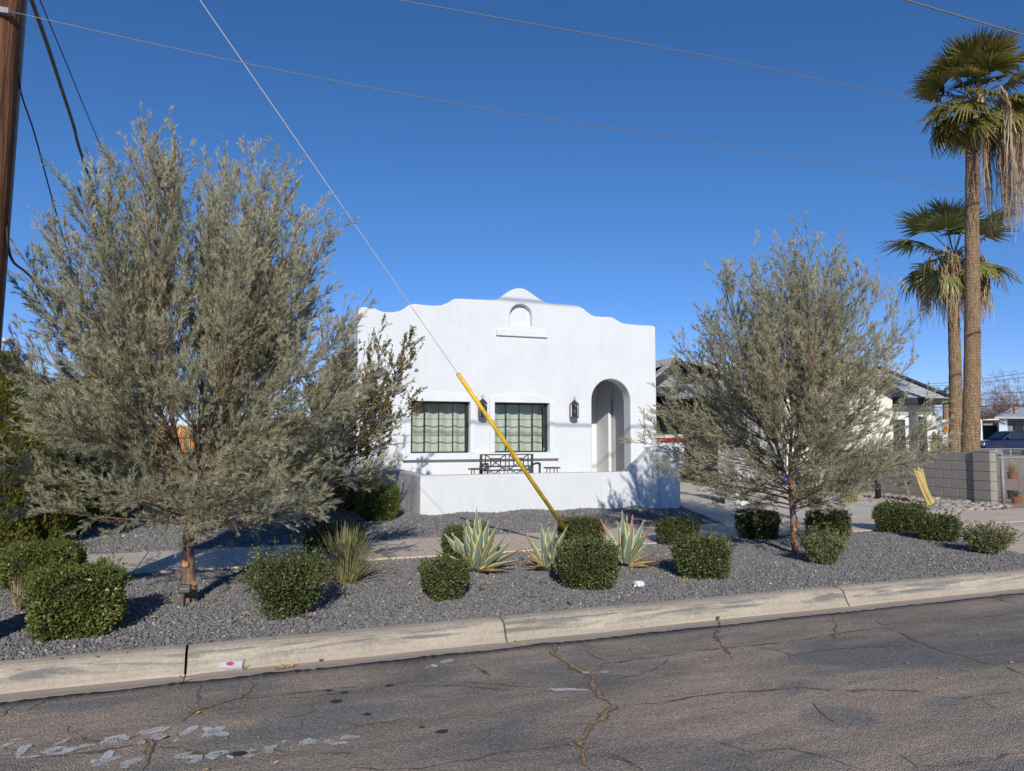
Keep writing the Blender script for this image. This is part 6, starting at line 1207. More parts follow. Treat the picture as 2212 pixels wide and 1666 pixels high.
mb = MB(); mb.add([(exr, ey, ze), (rxr, ry, rz), (exr, ry * 2 - ey, ze)], [(0, 1, 2)]); mb.add([(xl_c, ry, rz), (rxr, ry, rz), (exr, 2 * ry - ey, ze), (xl_c, 2 * ry - ey, ze)], [(0, 1, 2, 3)]); mb.out('rear_roof', M['shingle_dark'], cr)
mb = MB(); mb.bar((exr + 0.05, ey, ze + 0.02), (rxr, ry, rz + 0.04), 0.16, 0.14); mb.out('hip_cap', M['shingle_dark'], cr)
mb = MB(); mb.box(xl_c, exr, ey - 0.03, ey + 0.01, ze - 0.19, ze + 0.0); mb.out('fascia', M['fascia'], cr)
mb = MB(); mb.box(xl_c, exr, ey + 0.011, yf + 0.2, ze - 0.19, ze - 0.16); mb.box(xr, exr, ey + 0.011, yf + 8, ze - 0.15, ze - 0.12); mb.out('soffit', M['fascia'], cr)
# front gable
gxr = GY(1960, 850, yf - 1.5).x; gzr = GY(1960, 850, yf - 1.5).z; gxp = GY(1828, 775, yf - 1.5).x; gzp = GY(1828, 775, yf - 1.5).z; gy = yf - 1.5; gxl = gxp - (gxr - gxp)
mb = MB(); mb.prism([(gxl + 0.3, 0), (gxr - 0.3, 0), (gxr - 0.3, gzr + 0.02), (gxp, gzp - 0.22), (gxl + 0.3, gzr + 0.02)], lambda u, v, w: (u, gy + 0.25 + w, v), 3); mb.out('gable_wall', M['cream_wall'], cr)
for s_, e_ in ((gxr, 1), (gxl, -1)):
    mb = MB(); mb.prism([(gxp, gzp), (s_, gzr), (s_, gzr - 0.22), (gxp, gzp - 0.22)], lambda u, v, w: (u, gy + w, v), 0.05); mb.out('rake_board', M['fascia'], cr)
    mb = MB(); mb.prism([(gxp, gzp + 0.03), (s_ + 0.05 * e_, gzr + 0.03), (s_ + 0.05 * e_, gzr - 0.03), (gxp, gzp - 0.03)], lambda u, v, w: (u, gy + 0.052 + w, v), 5.5); mb.out('gable_roof', M['shingle'], cr)
for x_, w_, z0_, z1_ in ((GY(1930, 900, yf).x, 1.0, 1.0, 2.2), (GY(1990, 900, yf).x, 0.5, 0.9, 2.3)):
    mb = MB(); mb.box(x_ - w_ / 2, x_ + w_ / 2, yf - 0.03, yf + 0.01, z0_, z1_); f_ = mb.out('window', M['white_paint'], cr); mb = MB(); mb.box(x_ - w_ / 2 + 0.07, x_ + w_ / 2 - 0.07, yf - 0.035, yf - 0.031, z0_ + 0.07, z1_ - 0.07); mb.out('pane', M['car_glass'], f_)
for x_, w_ in ((gxp - 0.7, 0.8),):
    mb = MB(); mb.box(x_ - w_ / 2, x_ + w_ / 2, gy + 0.22, gy + 0.26, 0.9, 2.2); f_ = mb.out('window', M['white_paint'], cr); mb = MB(); mb.box(x_ - w_ / 2 + 0.07, x_ + w_ / 2 - 0.07, gy + 0.215, gy + 0.219, 0.97, 2.13); mb.out('pane', M['car_glass'], f_)
# ------------------------------------------------------------------ carport with gable and the white pickup under it
cp = empty('carport', (13, 21.3, 0.1), 'grey gabled carport with dark posts behind the white house', 'carport')
yc = 21.3; pk = GY(1458, 775, yc); el_ = GY(1405, 820, yc); slope = (pk.z - el_.z) / (pk.x - el_.x); xL, xR = pk.x - 3.0, pk.x + 3.0; zE = pk.z - slope * 3.0; zbm = GY(1440, 836, yc).z
mb = MB(); mb.prism([(pk.x - 2.6, zbm), (pk.x + 2.6, zbm), (pk.x + 2.6, pk.z - slope * 2.6 - 0.1), (pk.x, pk.z - 0.1), (pk.x - 2.6, pk.z - slope * 2.6 - 0.1)], lambda u, v, w: (u, yc + w, v), 0.1); mb.out('gable', M['grey_wall'], cp)
vv = GY(1479, 812, yc)
for k in range(5): mb = MB(); mb.box(vv.x - 0.3, vv.x + 0.3, yc - 0.04, yc - 0.002, vv.z - 0.25 + 0.1 * k, vv.z - 0.19 + 0.1 * k); mb.out('louvre', M['fascia'], cp)
for s_ in (-1, 1):
    mb = MB(); mb.prism([(pk.x, pk.z), (pk.x + s_ * 3.0, zE), (pk.x + s_ * 3.0, zE - 0.22), (pk.x, pk.z - 0.22)], lambda u, v, w: (u, yc - 0.3 + w, v), 0.05); mb.out('rake_board', M['fascia'], cp)
    mb = MB(); mb.prism([(pk.x, pk.z + 0.05), (pk.x + s_ * 3.05, zE + 0.05), (pk.x + s_ * 3.05, zE - 0.02), (pk.x, pk.z - 0.02)], lambda u, v, w: (u, yc - 0.248 + w, v), 7); mb.out('roof', M['shingle'], cp)
mb = MB(); mb.box(pk.x - 2.7, pk.x + 2.7, yc - 0.06, yc + 0.15, zbm - 0.32, zbm - 0.002); mb.out('beam', M['fascia'], cp)
px1 = GY(1483, 1000, yc).x; px2 = GY(1562, 1000, yc).x
for x_, y_ in ((px1, yc), (px2, yc + 0.5), (pk.x - 2.6, yc), (px2, yc + 6)): mb = MB(); mb.box(x_ - 0.11, x_ + 0.11, y_ - 0.11, y_ + 0.11, 0.02, zbm - 0.33); mb.out('post', M['dark_trim'], cp, bevel=0.008)
mb = MB(); mb.box(10.5, 19, 28.6, 28.8, 0, zbm + 0.2); mb.out('rear_wall', M['grey_wall'], cp)
mb = MB(); mb.box(11.2, 13.8, 28.55, 28.6, 0.1, 2.4); mb.out('garage_door', M['fascia'], cp)
gw_ = empty('side_fence', (15, 22, 0.1), 'grey block boundary wall beyond the carport post', 'wall')
for r_ in range(7):
    for k in range(9): mb = MB(); a = 13.9 + k * 0.403 + (0.2 if r_ % 2 else 0); mb.box(a, a + 0.393, 25.0, 25.15, 0.05 + r_ * 0.203, 0.05 + r_ * 0.203 + 0.195); mb.out('block', M['cmu'], gw_)
tk = empty('white_pickup', (12.4, 20.3, 0.15), 'white electric pickup with a full width red tail light, parked behind the house', 'pickup')
def carbody(name, prof, x0, x1, mat, parent, bev=0.05, inset=None):     # prof in (y, z)
    mb = MB(); mb.prism(prof, lambda u, v, w: (x0 + w, u, v), x1 - x0); return mb.out(name, mat, parent, bevel=bev, seg=3)
tx0, tx1, ty, tz = 11.42, 13.44, 20.2, 0.15
bar_z = GY(1450, 949.5, ty).z
carbody('bed', [(ty, tz + 0.55), (ty + 0.02, bar_z + 0.16), (ty + 1.5, bar_z + 0.18), (ty + 1.5, tz + 0.4), (ty + 0.9, tz + 0.4), (ty + 0.5, tz + 0.45)], tx0, tx1, M['truck_white'], tk, 0.07)
carbody('body', [(ty + 1.5, tz + 0.4), (ty + 1.5, bar_z + 0.2), (ty + 5.3, bar_z + 0.1), (ty + 5.45, tz + 0.9), (ty + 5.4, tz + 0.4)], tx0, tx1, M['truck_white'], tk, 0.07)
mb = MB(); cz = bar_z + 0.2; P = [(ty + 1.55, cz), (ty + 1.85, cz + 0.58), (ty + 3.6, cz + 0.60), (ty + 4.3, cz)]; mb.prism(P, lambda u, v, w: (tx0 + 0.12 + w, u, v), tx1 - tx0 - 0.24); mb.out('cab', M['truck_white'], tk, bevel=0.08, seg=3)
mb = MB(); mb.add([(tx0 + 0.25, ty + 1.56, cz + 0.06), (tx1 - 0.25, ty + 1.56, cz + 0.06), (tx1 - 0.35, ty + 1.80, cz + 0.50), (tx0 + 0.35, ty + 1.80, cz + 0.50)], [(0, 1, 2, 3)]); mb.out('rear_window', M['car_glass'], tk)
mb = MB(); mb.box(tx0 + 0.03, tx1 - 0.03, ty - 0.035, ty + 0.02, bar_z - 0.065, bar_z + 0.055); mb.out('tail_light', M['red_lamp'], tk, bevel=0.012)
mb = MB(); mb.box(tx0 + 0.03, tx1 - 0.03, ty - 0.02, ty + 0.02, bar_z - 0.10, bar_z - 0.067); mb.out('trim_strip', M['dark_trim'], tk)
carbody('tailgate', [(ty - 0.03, bar_z - 0.50), (ty - 0.04, bar_z - 0.102), (ty + 0.03, bar_z - 0.102), (ty + 0.03, bar_z - 0.50)], tx0 + 0.16, tx1 - 0.16, M['truck_white'], tk, 0.025)
tg = GY((1600 + 140 / 3.332) / 1.15732, (800 + 1042 / 3.332) / 1.15732, ty); tg2 = GY((1600 + 283 / 3.332) / 1.15732, 960, ty)
Mx = Matrix.Translation(((tx0 + tx1) / 2, ty - 0.045, bar_z - 0.245)) @ Matrix.Rotation(math.pi / 2, 4, 'X')
lt_h = 0.115; lett = 'RIVIAN'; xe_ = tg2.x; step_ = (xe_ - tg.x) / 4.3
for k, chh in enumerate(lett): text_mesh('letter', chh, M['dark_trim'], 0.095, 0.003, Matrix.Translation((xe_ - 0.04 - (5 - k) * step_, ty - 0.045, bar_z - 0.16)) @ Matrix.Rotation(math.pi / 2, 4, 'X'), tk)
mb = MB(); mb.box(tx0 + 0.08, tx1 - 0.08, ty - 0.08, ty + 0.2, tz + 0.36, tz + 0.62); mb.out('bumper', M['dark_trim'], tk, bevel=0.04)
mb = MB(); mb.tube([(tx1 - 0.35, ty - 0.09, tz + 0.52), (tx1 - 0.12, ty - 0.09, tz + 0.52), (tx1 - 0.08, ty - 0.02, tz + 0.44), (tx1 - 0.12, ty - 0.09, tz + 0.36), (tx1 - 0.35, ty - 0.09, tz + 0.36)], 0.022, 8); mb.out('bumper_trim', M['rim'], tk, smooth=True)
for s_ in (0, 1):
    mb = MB(); mb.box(tx0 + 0.1 + s_ * (tx1 - tx0 - 0.34), tx0 + 0.24 + s_ * (tx1 - tx0 - 0.34), ty - 0.088, ty - 0.081, tz + 0.4, tz + 0.46); mb.out('reflector', M['red_lamp'], tk)
def wheel(parent, x, y, z, r, w, axis='X'):
    ax = Vector((1, 0, 0)) if axis == 'X' else Vector((0, 1, 0)); c = Vector((x, y, z)); t_ = MB(); t_.tube([c - ax * w / 2, c - ax * w * 0.42, c + ax * w * 0.42, c + ax * w / 2], [r * 0.9, r, r, r * 0.9], 24); wo_ = t_.out('wheel', M['tyre'], parent, origin=c)
    for s_ in (-1, 1): t_ = MB(); t_.tube([c + ax * s_ * w / 2, c + ax * s_ * (w / 2 + 0.01)], [r * 0.62, r * 0.55], 20); t_.out('rim', M['rim'], wo_)
for x_ in (tx0 + 0.16, tx1 - 0.16):
    for y_ in (ty + 0.95, ty + 4.4): wheel(tk, x_, y_, tz + 0.4, 0.42, 0.28)
# ------------------------------------------------------------------ far right: box van, carport, dark pickup, fences, trees
def far(px, py, D): return GD(px, py, D)
bx = empty('box_trailer', far(2075, 968, 60) * 1.0, 'white box trailer with a round orange emblem, behind the palm trunks', 'trailer'); bx.location.z = 0.0
ux = Vector((_c, -_s, 0)); uy = Vector((_s, _c, 0))
def fbox(name, px0, px1, py0, py1, D, dep, mat, parent, bevel=0.0):
    a = far(px0, py1, D); b = far(px1, py0, D); w = (far(px1, py1, D) - a); w.z = 0; L = w.length; d = Vector((a.x, a.y, 0)).normalized(); u = w.normalized(); dd = Vector((-u.y, u.x, 0)); dd = dd if dd.dot(d) > 0 else -dd
    mb = MB(); z0_, z1_ = a.z, b.z; mb.add([(a + u * p * L + dd * q * dep).to_tuple()[:2] + (z,) for z in (z0_, z1_) for q in (0, 1) for p in (0, 1)], [(0, 2, 3, 1), (4, 5, 7, 6), (0, 1, 5, 4), (2, 6, 7, 3), (0, 4, 6, 2), (1, 3, 7, 5)]); return mb.out(name, mat, parent, bevel=bevel)
fbox('body', 2036, 2118, 920, 963, 60, 2.4, M['white_paint'], bx, 0.05); fbox('roof', 2034, 2120, 906, 919, 60, 2.4, M['white_paint'], bx, 0.08)
fbox('door', 2052, 2070, 922, 960, 59.95, 0.03, M['white_paint'], bx); fbox('door_latch', 2050, 2051.5, 932, 948, 59.9, 0.03, M['dark_trim'], bx); fbox('vent', 2046, 2058, 910, 914, 59.85, 0.1, M['galv'], bx); fbox('underframe', 2038, 2118, 964, 970, 60.3, 1.8, M['dark_trim'], bx)
for px in (2052, 2100): q = far(px, 968, 60.2); wheel(bx, q.x, q.y, 0.36, 0.36, 0.22, 'Y')
q = far(2043.5, 928, 59.9); em = []
def disc(name, cx, cz, rx, rz, D, mat, parent, n=20):
    c = far(cx, cz, D); u = Vector((c.y, -c.x, 0)).normalized(); return mk(name, [tuple(c + u * rx * math.cos(2 * math.pi * k / n) + Vector((0, 0, rz * math.sin(2 * math.pi * k / n)))) for k in range(n)], [tuple(range(n))], mat, parent, fix=False)
e_ = disc('emblem', 2043.7, 925.5, 0.19, 0.31, 59.9, M['orange_print'], bx)
for dx in (-1.8, 1.8): disc('emblem_mark', 2043.7 + dx, 925.0, 0.05, 0.05, 59.85, M['brown_print'], bx, 8)
disc('emblem_mark', 2043.7, 929.5, 0.085, 0.035, 59.85, M['brown_print'], bx, 8); disc('emblem_mark', 2043.7, 917.5, 0.03, 0.03, 59.85, M['brown_print'], bx, 8)
fc = empty('far_carport', far(2140, 968, 80), 'white framed open carport behind the dark blue pickup', 'carport'); fc.location.z = 0
fbox('post', 2114, 2124, 906, 968, 78, 0.3, M['white_paint'], fc); fbox('header', 2124.2, 2158, 905, 908, 78, 6, M['white_paint'], fc); fbox('lintel', 2124.2, 2156, 913, 919, 78.5, 0.2, M['tan_fascia'], fc); fbox('back', 2124, 2160, 919, 968, 84, 0.2, M['dark_room'], fc); fbox('side_wall', 2157, 2160, 908.2, 968, 78, 6, M['dark_room'], fc)
fh = empty('far_house', far(2185, 968, 80), 'low grey house with a pale roof behind the dark blue pickup', 'house'); fh.location.z = 0
fbox('wall', 2178.5, 2290, 900, 970, 80, 8, M['grey_wall'], fh)
a = far(2148, 900, 79); b = far(2192, 880, 86); c = far(2300, 880, 86); d = far(2320, 900, 79); mk('roof', [tuple(a), tuple(d), tuple(c), tuple(b), tuple(a - Vector((0, 0, .2))), tuple(d - Vector((0, 0, .2)))], [(0, 1, 2, 3), (4, 5, 1, 0)], M['shingle'], fh)
for px in (2182, 2190.5): q = far(px, 888, 81); mb = MB(); mb.tube([(q.x, q.y, q.z - 0.3), (q.x, q.y, q.z + (0.25 if px < 2185 else 0.75))], 0.09, 8); mb.out('roof_pipe', M['galv'] if px < 2185 else M['rust'], fh)
fbox('window', 2190, 2212, 912, 930, 79.9, 0.05, M['car_glass'], fh)
# dark pickup seen from its front left; side profile in its own frame
bp = empty('dark_blue_pickup', (0, 0, 0), 'dark blue pickup parked beyond the chain link fence at the right edge', 'pickup')
A0 = far(2127, 968, 66); A1 = far(2330, 968, 70); u = (A1 - A0); u.z = 0; u.normalize(); v = Vector((-u.y, u.x, 0)); v = v if v.dot(Vector((A0.x, A0.y, 0))) > 0 else -v; gzp_ = 0.0; bp.location = (A0.x, A0.y, gzp_)
def TP(s, w, z): p = A0 + u * s + v * w; return (p.x, p.y, gzp_ + z)
def carprism(name, prof, w0, w1, mat, bev=0.06): mb = MB(); mb.prism(prof, lambda s, z, w: TP(s, w0 + w, z), w1 - w0); return mb.out(name, mat, bp, bevel=bev, seg=3)
carprism('body', [(0.05, 0.45), (0.0, 0.75), (0.08, 1.12), (0.35, 1.22), (1.55, 1.32), (5.6, 1.3), (5.7, 0.5)], 0, 2.0, M['truck_blue'], 0.09)
carprism('cab', [(1.35, 1.3), (2.15, 1.92), (2.7, 1.98), (4.0, 1.95), (4.2, 1.3)], 0.12, 1.88, M['truck_blue'], 0.06)
mk('windscreen', [TP(1.42, 0.28, 1.36), TP(1.42, 1.72, 1.36), TP(2.10, 1.62, 1.86), TP(2.10, 0.38, 1.86)], [(0, 1, 2, 3)], M['car_glass'], bp)
bp.children[-1].location += Vector((-u * 0.03 + Vector((0, 0, 0.03))))
mk('side_window', [TP(1.75, 0.10, 1.36), TP(2.9, 0.10, 1.36), TP(2.85, 0.115, 1.86), TP(2.28, 0.115, 1.86)], [(0, 1, 2, 3)], M['car_glass'], bp); mk('side_window', [TP(3.0, 0.10, 1.36), TP(3.95, 0.10, 1.36), TP(3.85, 0.115, 1.86), TP(2.98, 0.115, 1.86)], [(0, 1, 2, 3)], M['car_glass'], bp)
carprism('grille', [(-0.03, 0.72), (-0.03, 1.08), (0.02, 1.08), (0.02, 0.72)], 0.5, 1.5, M['dark_trim'], 0.01); carprism('bumper', [(-0.1, 0.42), (-0.1, 0.66), (0.2, 0.66), (0.2, 0.42)], 0.02, 1.98, M['dark_trim'], 0.03)
for w0 in (0.06, 1.6): carprism('headlight', [(-0.02, 0.88), (0.02, 1.08), (0.12, 1.08), (0.1, 0.88)], w0, w0 + 0.34, M['white_paint'], 0.01)
carprism('mirror', [(1.75, 1.32), (1.75, 1.52), (1.87, 1.52), (1.87, 1.32)], -0.2, 0.02, M['truck_blue'], 0.02)
for s_ in (1.0, 4.6):
    for w_, sg in ((0.02, -1), (1.98, 1)):
        c_ = Vector(TP(s_, w_, 0.4)); t_ = MB(); t_.tube([c_ - v * 0.13, c_ + v * 0.13], [0.40, 0.40], 24); wo_ = t_.out('wheel', M['tyre'], bp, origin=c_); t_ = MB(); t_.tube([c_ + v * 0.131 * sg, c_ + v * 0.14 * sg], [0.26, 0.24], 20); t_.out('rim', M['rim'], wo_)
        t_ = MB(); t_.tube([c_ - v * 0.12, c_ + v * 0.12], [0.47, 0.47], 20); t_.out('wheel_arch', M['dark_trim'], bp)
# chain link fences
def chain(P0, P1, h, z0, label, mesh=0.07, step=2.6, first_big=True, wr=0.0011):
    P0, P1 = Vector(P0), Vector(P1); d = P1 - P0; L = d.length; u_ = d.normalized(); t = empty('chain_link_fence', P0, label, 'fence', None)
    k = 0; s = 0.0
    while s <= L + 0.01:
        p = P0 + u_ * s; r_ = 0.038 if (k == 0 and first_big) else 0.022; mb = MB(); mb.tube([(p.x, p.y, z0 - 0.05), (p.x, p.y, z0 + h + (0.03 if k == 0 else 0))], r_, 10)
        if k == 0 and first_big: mb.lathe((p.x, p.y, z0 + h + 0.03), [(0.045, 0), (0.045, 0.03), (0.02, 0.06)], 10)
        mb.out('post', M['galv'], t, smooth=True); s += step; k += 1
    mb = MB(); mb.tube([(P0.x, P0.y, z0 + h - 0.02) if not first_big else tuple(P0 - u_ * 0.12 + Vector((0, 0, z0 + h - 0.02 - P0.z))), (P1.x, P1.y, z0 + h - 0.02)], 0.021, 8); mb.out('top_rail', M['galv'], t, smooth=True)
    V = []; F = []; nx = int(L / mesh); n = 0; hh = h - 0.06
    for dirn in (1, -1):
        for i in range(-int(hh / mesh), nx + int(hh / mesh)):
            s0 = i * mesh if dirn == 1 else i * mesh + hh; a_ = (s0, 0.0); b_ = (s0 + dirn * hh, hh); 
            lo, hi = 0.0, 1.0
            for (q0_, dq) in ((s0, dirn * hh),):
                tt0 = (0 - q0_) / dq; tt1 = (L - q0_) / dq; lo = max(lo, min(tt0, tt1)); hi = min(hi, max(tt0, tt1))
            if hi - lo < 0.02: continue
            A_ = P0 + u_ * (s0 + dirn * hh * lo); B_ = P0 + u_ * (s0 + dirn * hh * hi); z_a = z0 + 0.03 + hh * lo; z_b = z0 + 0.03 + hh * hi; w = Vector((-dirn * 0.7, 0, 0.7)) * wr; wn_ = u_ * (-dirn * 0.7 * wr) + Vector((0, 0, 0.7 * wr)); b = len(V)
            V += [(A_.x - wn_.x, A_.y - wn_.y, z_a - wn_.z), (A_.x + wn_.x, A_.y + wn_.y, z_a + wn_.z), (B_.x + wn_.x, B_.y + wn_.y, z_b + wn_.z), (B_.x - wn_.x, B_.y - wn_.y, z_b - wn_.z)]; F.append((b, b + 1, b + 2, b + 3))
    o = mk('wire_mesh', V, F, M['galv'], t, fix=False); o['kind'] = 'stuff'; return t
fp = GZ(2168, 1090, 0.1); fz = GD(2168, 985, math.hypot(fp.x, fp.y)).z
chain((fp.x, fp.y, 0.1), (fp.x + 9, fp.y - 0.1, 0.1), fz - 0.1, 0.08, 'near galvanised chain link fence starting at the block wall pier')
q = far(1990, 1000, 30); q2 = far(2290, 1000, 33); zz = far(2100, 969, 31).z
chain((q.x, q.y, 0.0), (q2.x, q2.y, 0.0), zz, 0.0, 'far chain link fence in front of the dark blue pickup', 0.09, 3.3, False, 0.003)
# far street strip and kerb of the cross street
mb = MB(); a = far(1900, 972, 38); b = far(2500, 972, 38); c_ = far(2500, 960, 46); d_ = far(1900, 960, 46); mb.add([(a.x, a.y, 0.02), (b.x, b.y, 0.02), (c_.x, c_.y, 0.02), (d_.x, d_.y, 0.02)], [(0, 1, 2, 3)]); mb.out('far_road', M['asphalt'])['kind'] = 'structure'
# plants right of the pier
q = GZ(2188, 1035, 0.1); tuft(0, 0, .55, .3, 150, 'yellow dry grass in a terracotta pot beyond the fence', 'dry', 71, w=.012, name='potted_grass', elmin=45, at=Vector((q.x, q.y, 0.25)))
pt_ = MB(); pt_.lathe((q.x, q.y, 0.08), [(0.12, 0), (0.17, 0.24), (0.18, 0.26)], 16); tag(pt_.out('terracotta_pot', M['pot'], None, origin=(q.x, q.y, 0.08)), 'terracotta pot holding the yellow dry grass', 'pot')
q = GZ(2172, 1078, 0.1); pt_ = MB(); pt_.lathe((q.x + 0.25, q.y, 0.08), [(0.09, 0), (0.12, 0.2), (0.125, 0.22)], 14); tag(pt_.out('nursery_pot', M['black_metal'], None, origin=(q.x + 0.25, q.y, 0.08)), 'black nursery pot at the foot of the near fence', 'pot')
q = GZ(2200, 1070, 0.1); sp_ = empty('bare_sapling', q, 'thin bare sapling with a few grey green leaves beyond the near fence', 'sapling'); tb = Tubes(); tb.add([[q.x, q.y, 0.08], [q.x + .03, q.y, .6], [q.x + .08, q.y, 1.15]], [.012, .009, .004], 5)
for k in range(9): a = k * 2.4; z = 0.3 + 0.08 * k; tb.add([[q.x + .03, q.y, z], [q.x + .03 + .15 * math.cos(a), q.y + .15 * math.sin(a), z + .14]], [.004, .002], 4)
V, F = tb.get(); np_mesh('stems', V, F, M['bark_grey'], sp_, origin=q)
q = GZ(2196, 1088, 0.1); tuft(0, 0, .2, .1, 40, 'low grey green seedling in red pot behind the near fence', 'hedge_grey', 73, w=.018, name='seedling', cat='plant', at=Vector((q.x, q.y, 0.25)))
pt_ = MB(); pt_.lathe((q.x, q.y, 0.08), [(0.08, 0), (0.11, 0.16), (0.115, 0.18)], 14); tag(pt_.out('red_pot', M['pot'], None, origin=(q.x, q.y, 0.08)), 'small red pot holding the seedling', 'pot')
# bare trees
def bare_tree(px, py, D, h, r, label, seed, n=70):
    c = far(px, py, D); r_ = np.random.default_rng(seed); t = empty('bare_tree', (c.x, c.y, 0), label, 'tree', 'leafless trees on the right skyline'); T = Tubes(); T.add([[c.x, c.y, 0], [c.x, c.y, h * .35]], [.22, .16], 8); V, F = T.get(); np_mesh('trunk', V, F, M['bark_grey'], t, origin=(c.x, c.y, 0))
    A_ = []; B_ = []; W_ = []
    for k in range(n):
        ph = k * 2.4; z = h * r_.uniform(.5, 1.0); rr = r * math.sqrt(max(0.05, 1 - ((z / h - .62) / .42) ** 2)) * r_.uniform(.5, 1); s0 = np.array([c.x, c.y, h * r_.uniform(.25, .42)]); e = np.array([c.x + rr * math.cos(ph), c.y + rr * math.sin(ph), z]); C = bez(s0, s0 + (e - s0) * [.6, .6, .3], e, np.linspace(0, 1, 7)) + np.cumsum(r_.standard_normal((7, 3)) * .06, 0)
        A_ += list(C[:-1]); B_ += list(C[1:]); W_ += list(np.linspace(.09, .02, 6))
        for j in range(26): i = r_.integers(2, 7); s = C[i] + r_.standard_normal(3) * .03; d_ = unit(rdir(r_, 1)[0] + unit(C[-1] - C[0]) * .8); ln = r_.uniform(.3, .9); A_.append(s); B_.append(s + d_ * ln); W_.append(.022); A_.append(s + d_ * ln * .5); B_.append(s + d_ * ln * .5 + rdir(r_, 1)[0] * .35); W_.append(.016)
    V, F = twig_strips(np.array(A_), np.array(B_), np.array(W_), r_); o = np_mesh('crown', V, F, M['bare_twig'], t, origin=(c.x, c.y, 0), attrs={'tint': np.repeat(r_.uniform(0, .9, len(A_)), 4)}); o['kind'] = 'stuff'
bare_tree(2088, 960, 112, 7.0, 6.0, 'reddish leafless tree behind the box trailer', 81, 90); bare_tree(2138, 960, 110, 8.0, 4.8, 'rounded reddish leafless tree just right of the palm trunks', 82, 70); bare_tree(2196, 960, 104, 9.0, 5.6, 'leafless tree rising over the low grey house', 83, 90); bare_tree(2240, 960, 100, 9.6, 6.0, 'leafless tree at the right edge over the low grey house', 84, 60); bare_tree(2120, 960, 130, 8.0, 5.5, 'distant reddish leafless tree behind the utility pole', 85, 90)
q = far(2046, 958, 70); mp = empty('distant_palm', (q.x, q.y, 0), 'small distant palm top above the cream house roof', 'palm tree'); zt2 = far(2056, 857, 70).z
mb = MB(); mb.tube([(q.x, q.y, 0), (q.x, q.y, zt2 - .3)], [.3, .22], 8); mb.out('trunk', M['palm_trunk'], mp)
V, F, T = fan_blade(1.0, 16, 5, .5, .06)
for k in range(12):
    o = np_mesh('frond', V, F, M['palm_green2'], mp, origin=(q.x, q.y, zt2), attrs={'tint': T}) if k == 0 else o.copy()
    if k == 0:
        me0 = o.data; me0.transform(Matrix.Translation(Vector((q.x, q.y, zt2))))
    else: col.objects.link(o)
    o.rotation_mode = 'QUATERNION'; o.rotation_quaternion = Quaternion((0, 0, 1), k * 2.4) @ Quaternion((0, 1, 0), -R(70 - 9 * k)); o.scale = (.62, .62, .62)
# far pole and lines
q = far(2114, 950, 88); zt3 = far(2114, 848, 88).z; dp_ = empty('utility_pole', (q.x, q.y, 0), 'distant dark utility pole between the leafless trees', 'utility pole'); mb = MB(); mb.tube([(q.x, q.y, 0), (q.x, q.y, zt3)], [.18, .14], 8); mb.out('pole', M['bark'], dp_); mb = MB(); a_ = (q.x - .9, q.y, zt3 - .6); mb.bar(a_, (q.x + .9, q.y, zt3 - .6), .1, .1); mb.out('crossarm', M['bark'], dp_)
def fline(L, D, r_, label): pts = [far(a_, b_, D) for a_, b_ in L]; mb = MB(); mb.tube(pts, r_, 4); tag(mb.out('distant_line', M['black_cable'], None, origin=pts[0]), label, 'cable')
fline([(1955, 833), (2060, 826), (2130, 818), (2240, 803)], 90, .025, 'highest distant power line right of the trees'); fline([(1955, 837), (2060, 832), (2130, 826), (2240, 812)], 90, .025, 'second distant power line just under the highest'); fline([(2040, 854), (2114, 851), (2240, 846)], 88, .03, 'distant power line meeting the top of the far pole'); fline([(1990, 880), (2100, 879), (2240, 874)], 60, .03, 'darker low line crossing in front of the leafless trees'); fline([(2125, 907), (2160, 897), (2240, 866)], 60, .022, 'pale drop line rising from the white carport to the right'); fline([(2110, 862), (2240, 866)], 86, .02, 'faint lower wire from the far pole to the right')
# ------------------------------------------------------------------ small things
q = gp_(398, 1312); sl = empty('garden_spotlight', q, 'small black spotlight on a spike at the foot of the large tree', 'spotlight')
mb = MB(); mb.tube([q, q + Vector((0, 0, .11))], .009, 8); mb.out('spike', M['black_metal'], sl); Mx = Matrix.Translation(q + Vector((0, 0, .155))) @ Matrix.Rotation(-YAW + .1, 4, 'Z') @ Matrix.Rotation(-.35, 4, 'X')
mb = MB(); mb.box(-.052, .052, -.018, .018, -.038, .038, Mx); mb.out('housing', M['black_metal'], sl, bevel=.006); mb = MB(); mb.box(-.035, .035, -.0205, -.0185, -.006, .0, Mx); mb.out('bracket', M['galv'], sl)
q = GZ(499, 1447, -.02); w = Vector((_c, -_s, 0)); w = (w + Vector((.0, .12, 0))).normalized(); cpz = Vector((0, 0, .034)); cu = empty('plastic_cup', q, 'clear plastic cup with a maroon print lying in the gutter', 'cup')
L_ = (GZ(523, 1438, 0) - GZ(473, 1440, 0)).length; a_ = q + cpz - w * L_ / 2; b_ = q + cpz + w * L_ / 2; mb = MB(); mb.tube([a_, b_], [.028, .038], 18, False); mb.out('cup', M['cup'], cu, smooth=True)
mb = MB(); mb.tube([b_, b_ + w * .004], [.040, .040], 18, False); mb.out('rim', M['cup'], cu); mb = MB(); mb.tube([a_, a_ + w * .003], [.028, .028], 18); mb.out('base', M['cup'], cu)
V = []; nrm = Vector((-_s, -_c, .6)).normalized(); upv = w.cross(nrm)
for k in range(12): aa = 2 * math.pi * k / 12; V.append(tuple(q + cpz + nrm * .036 + w * (.003 + .026 * math.cos(aa)) + upv * .013 * math.sin(aa)))
mk('print', V, [tuple(range(12))], M['maroon'], cu, fix=False)
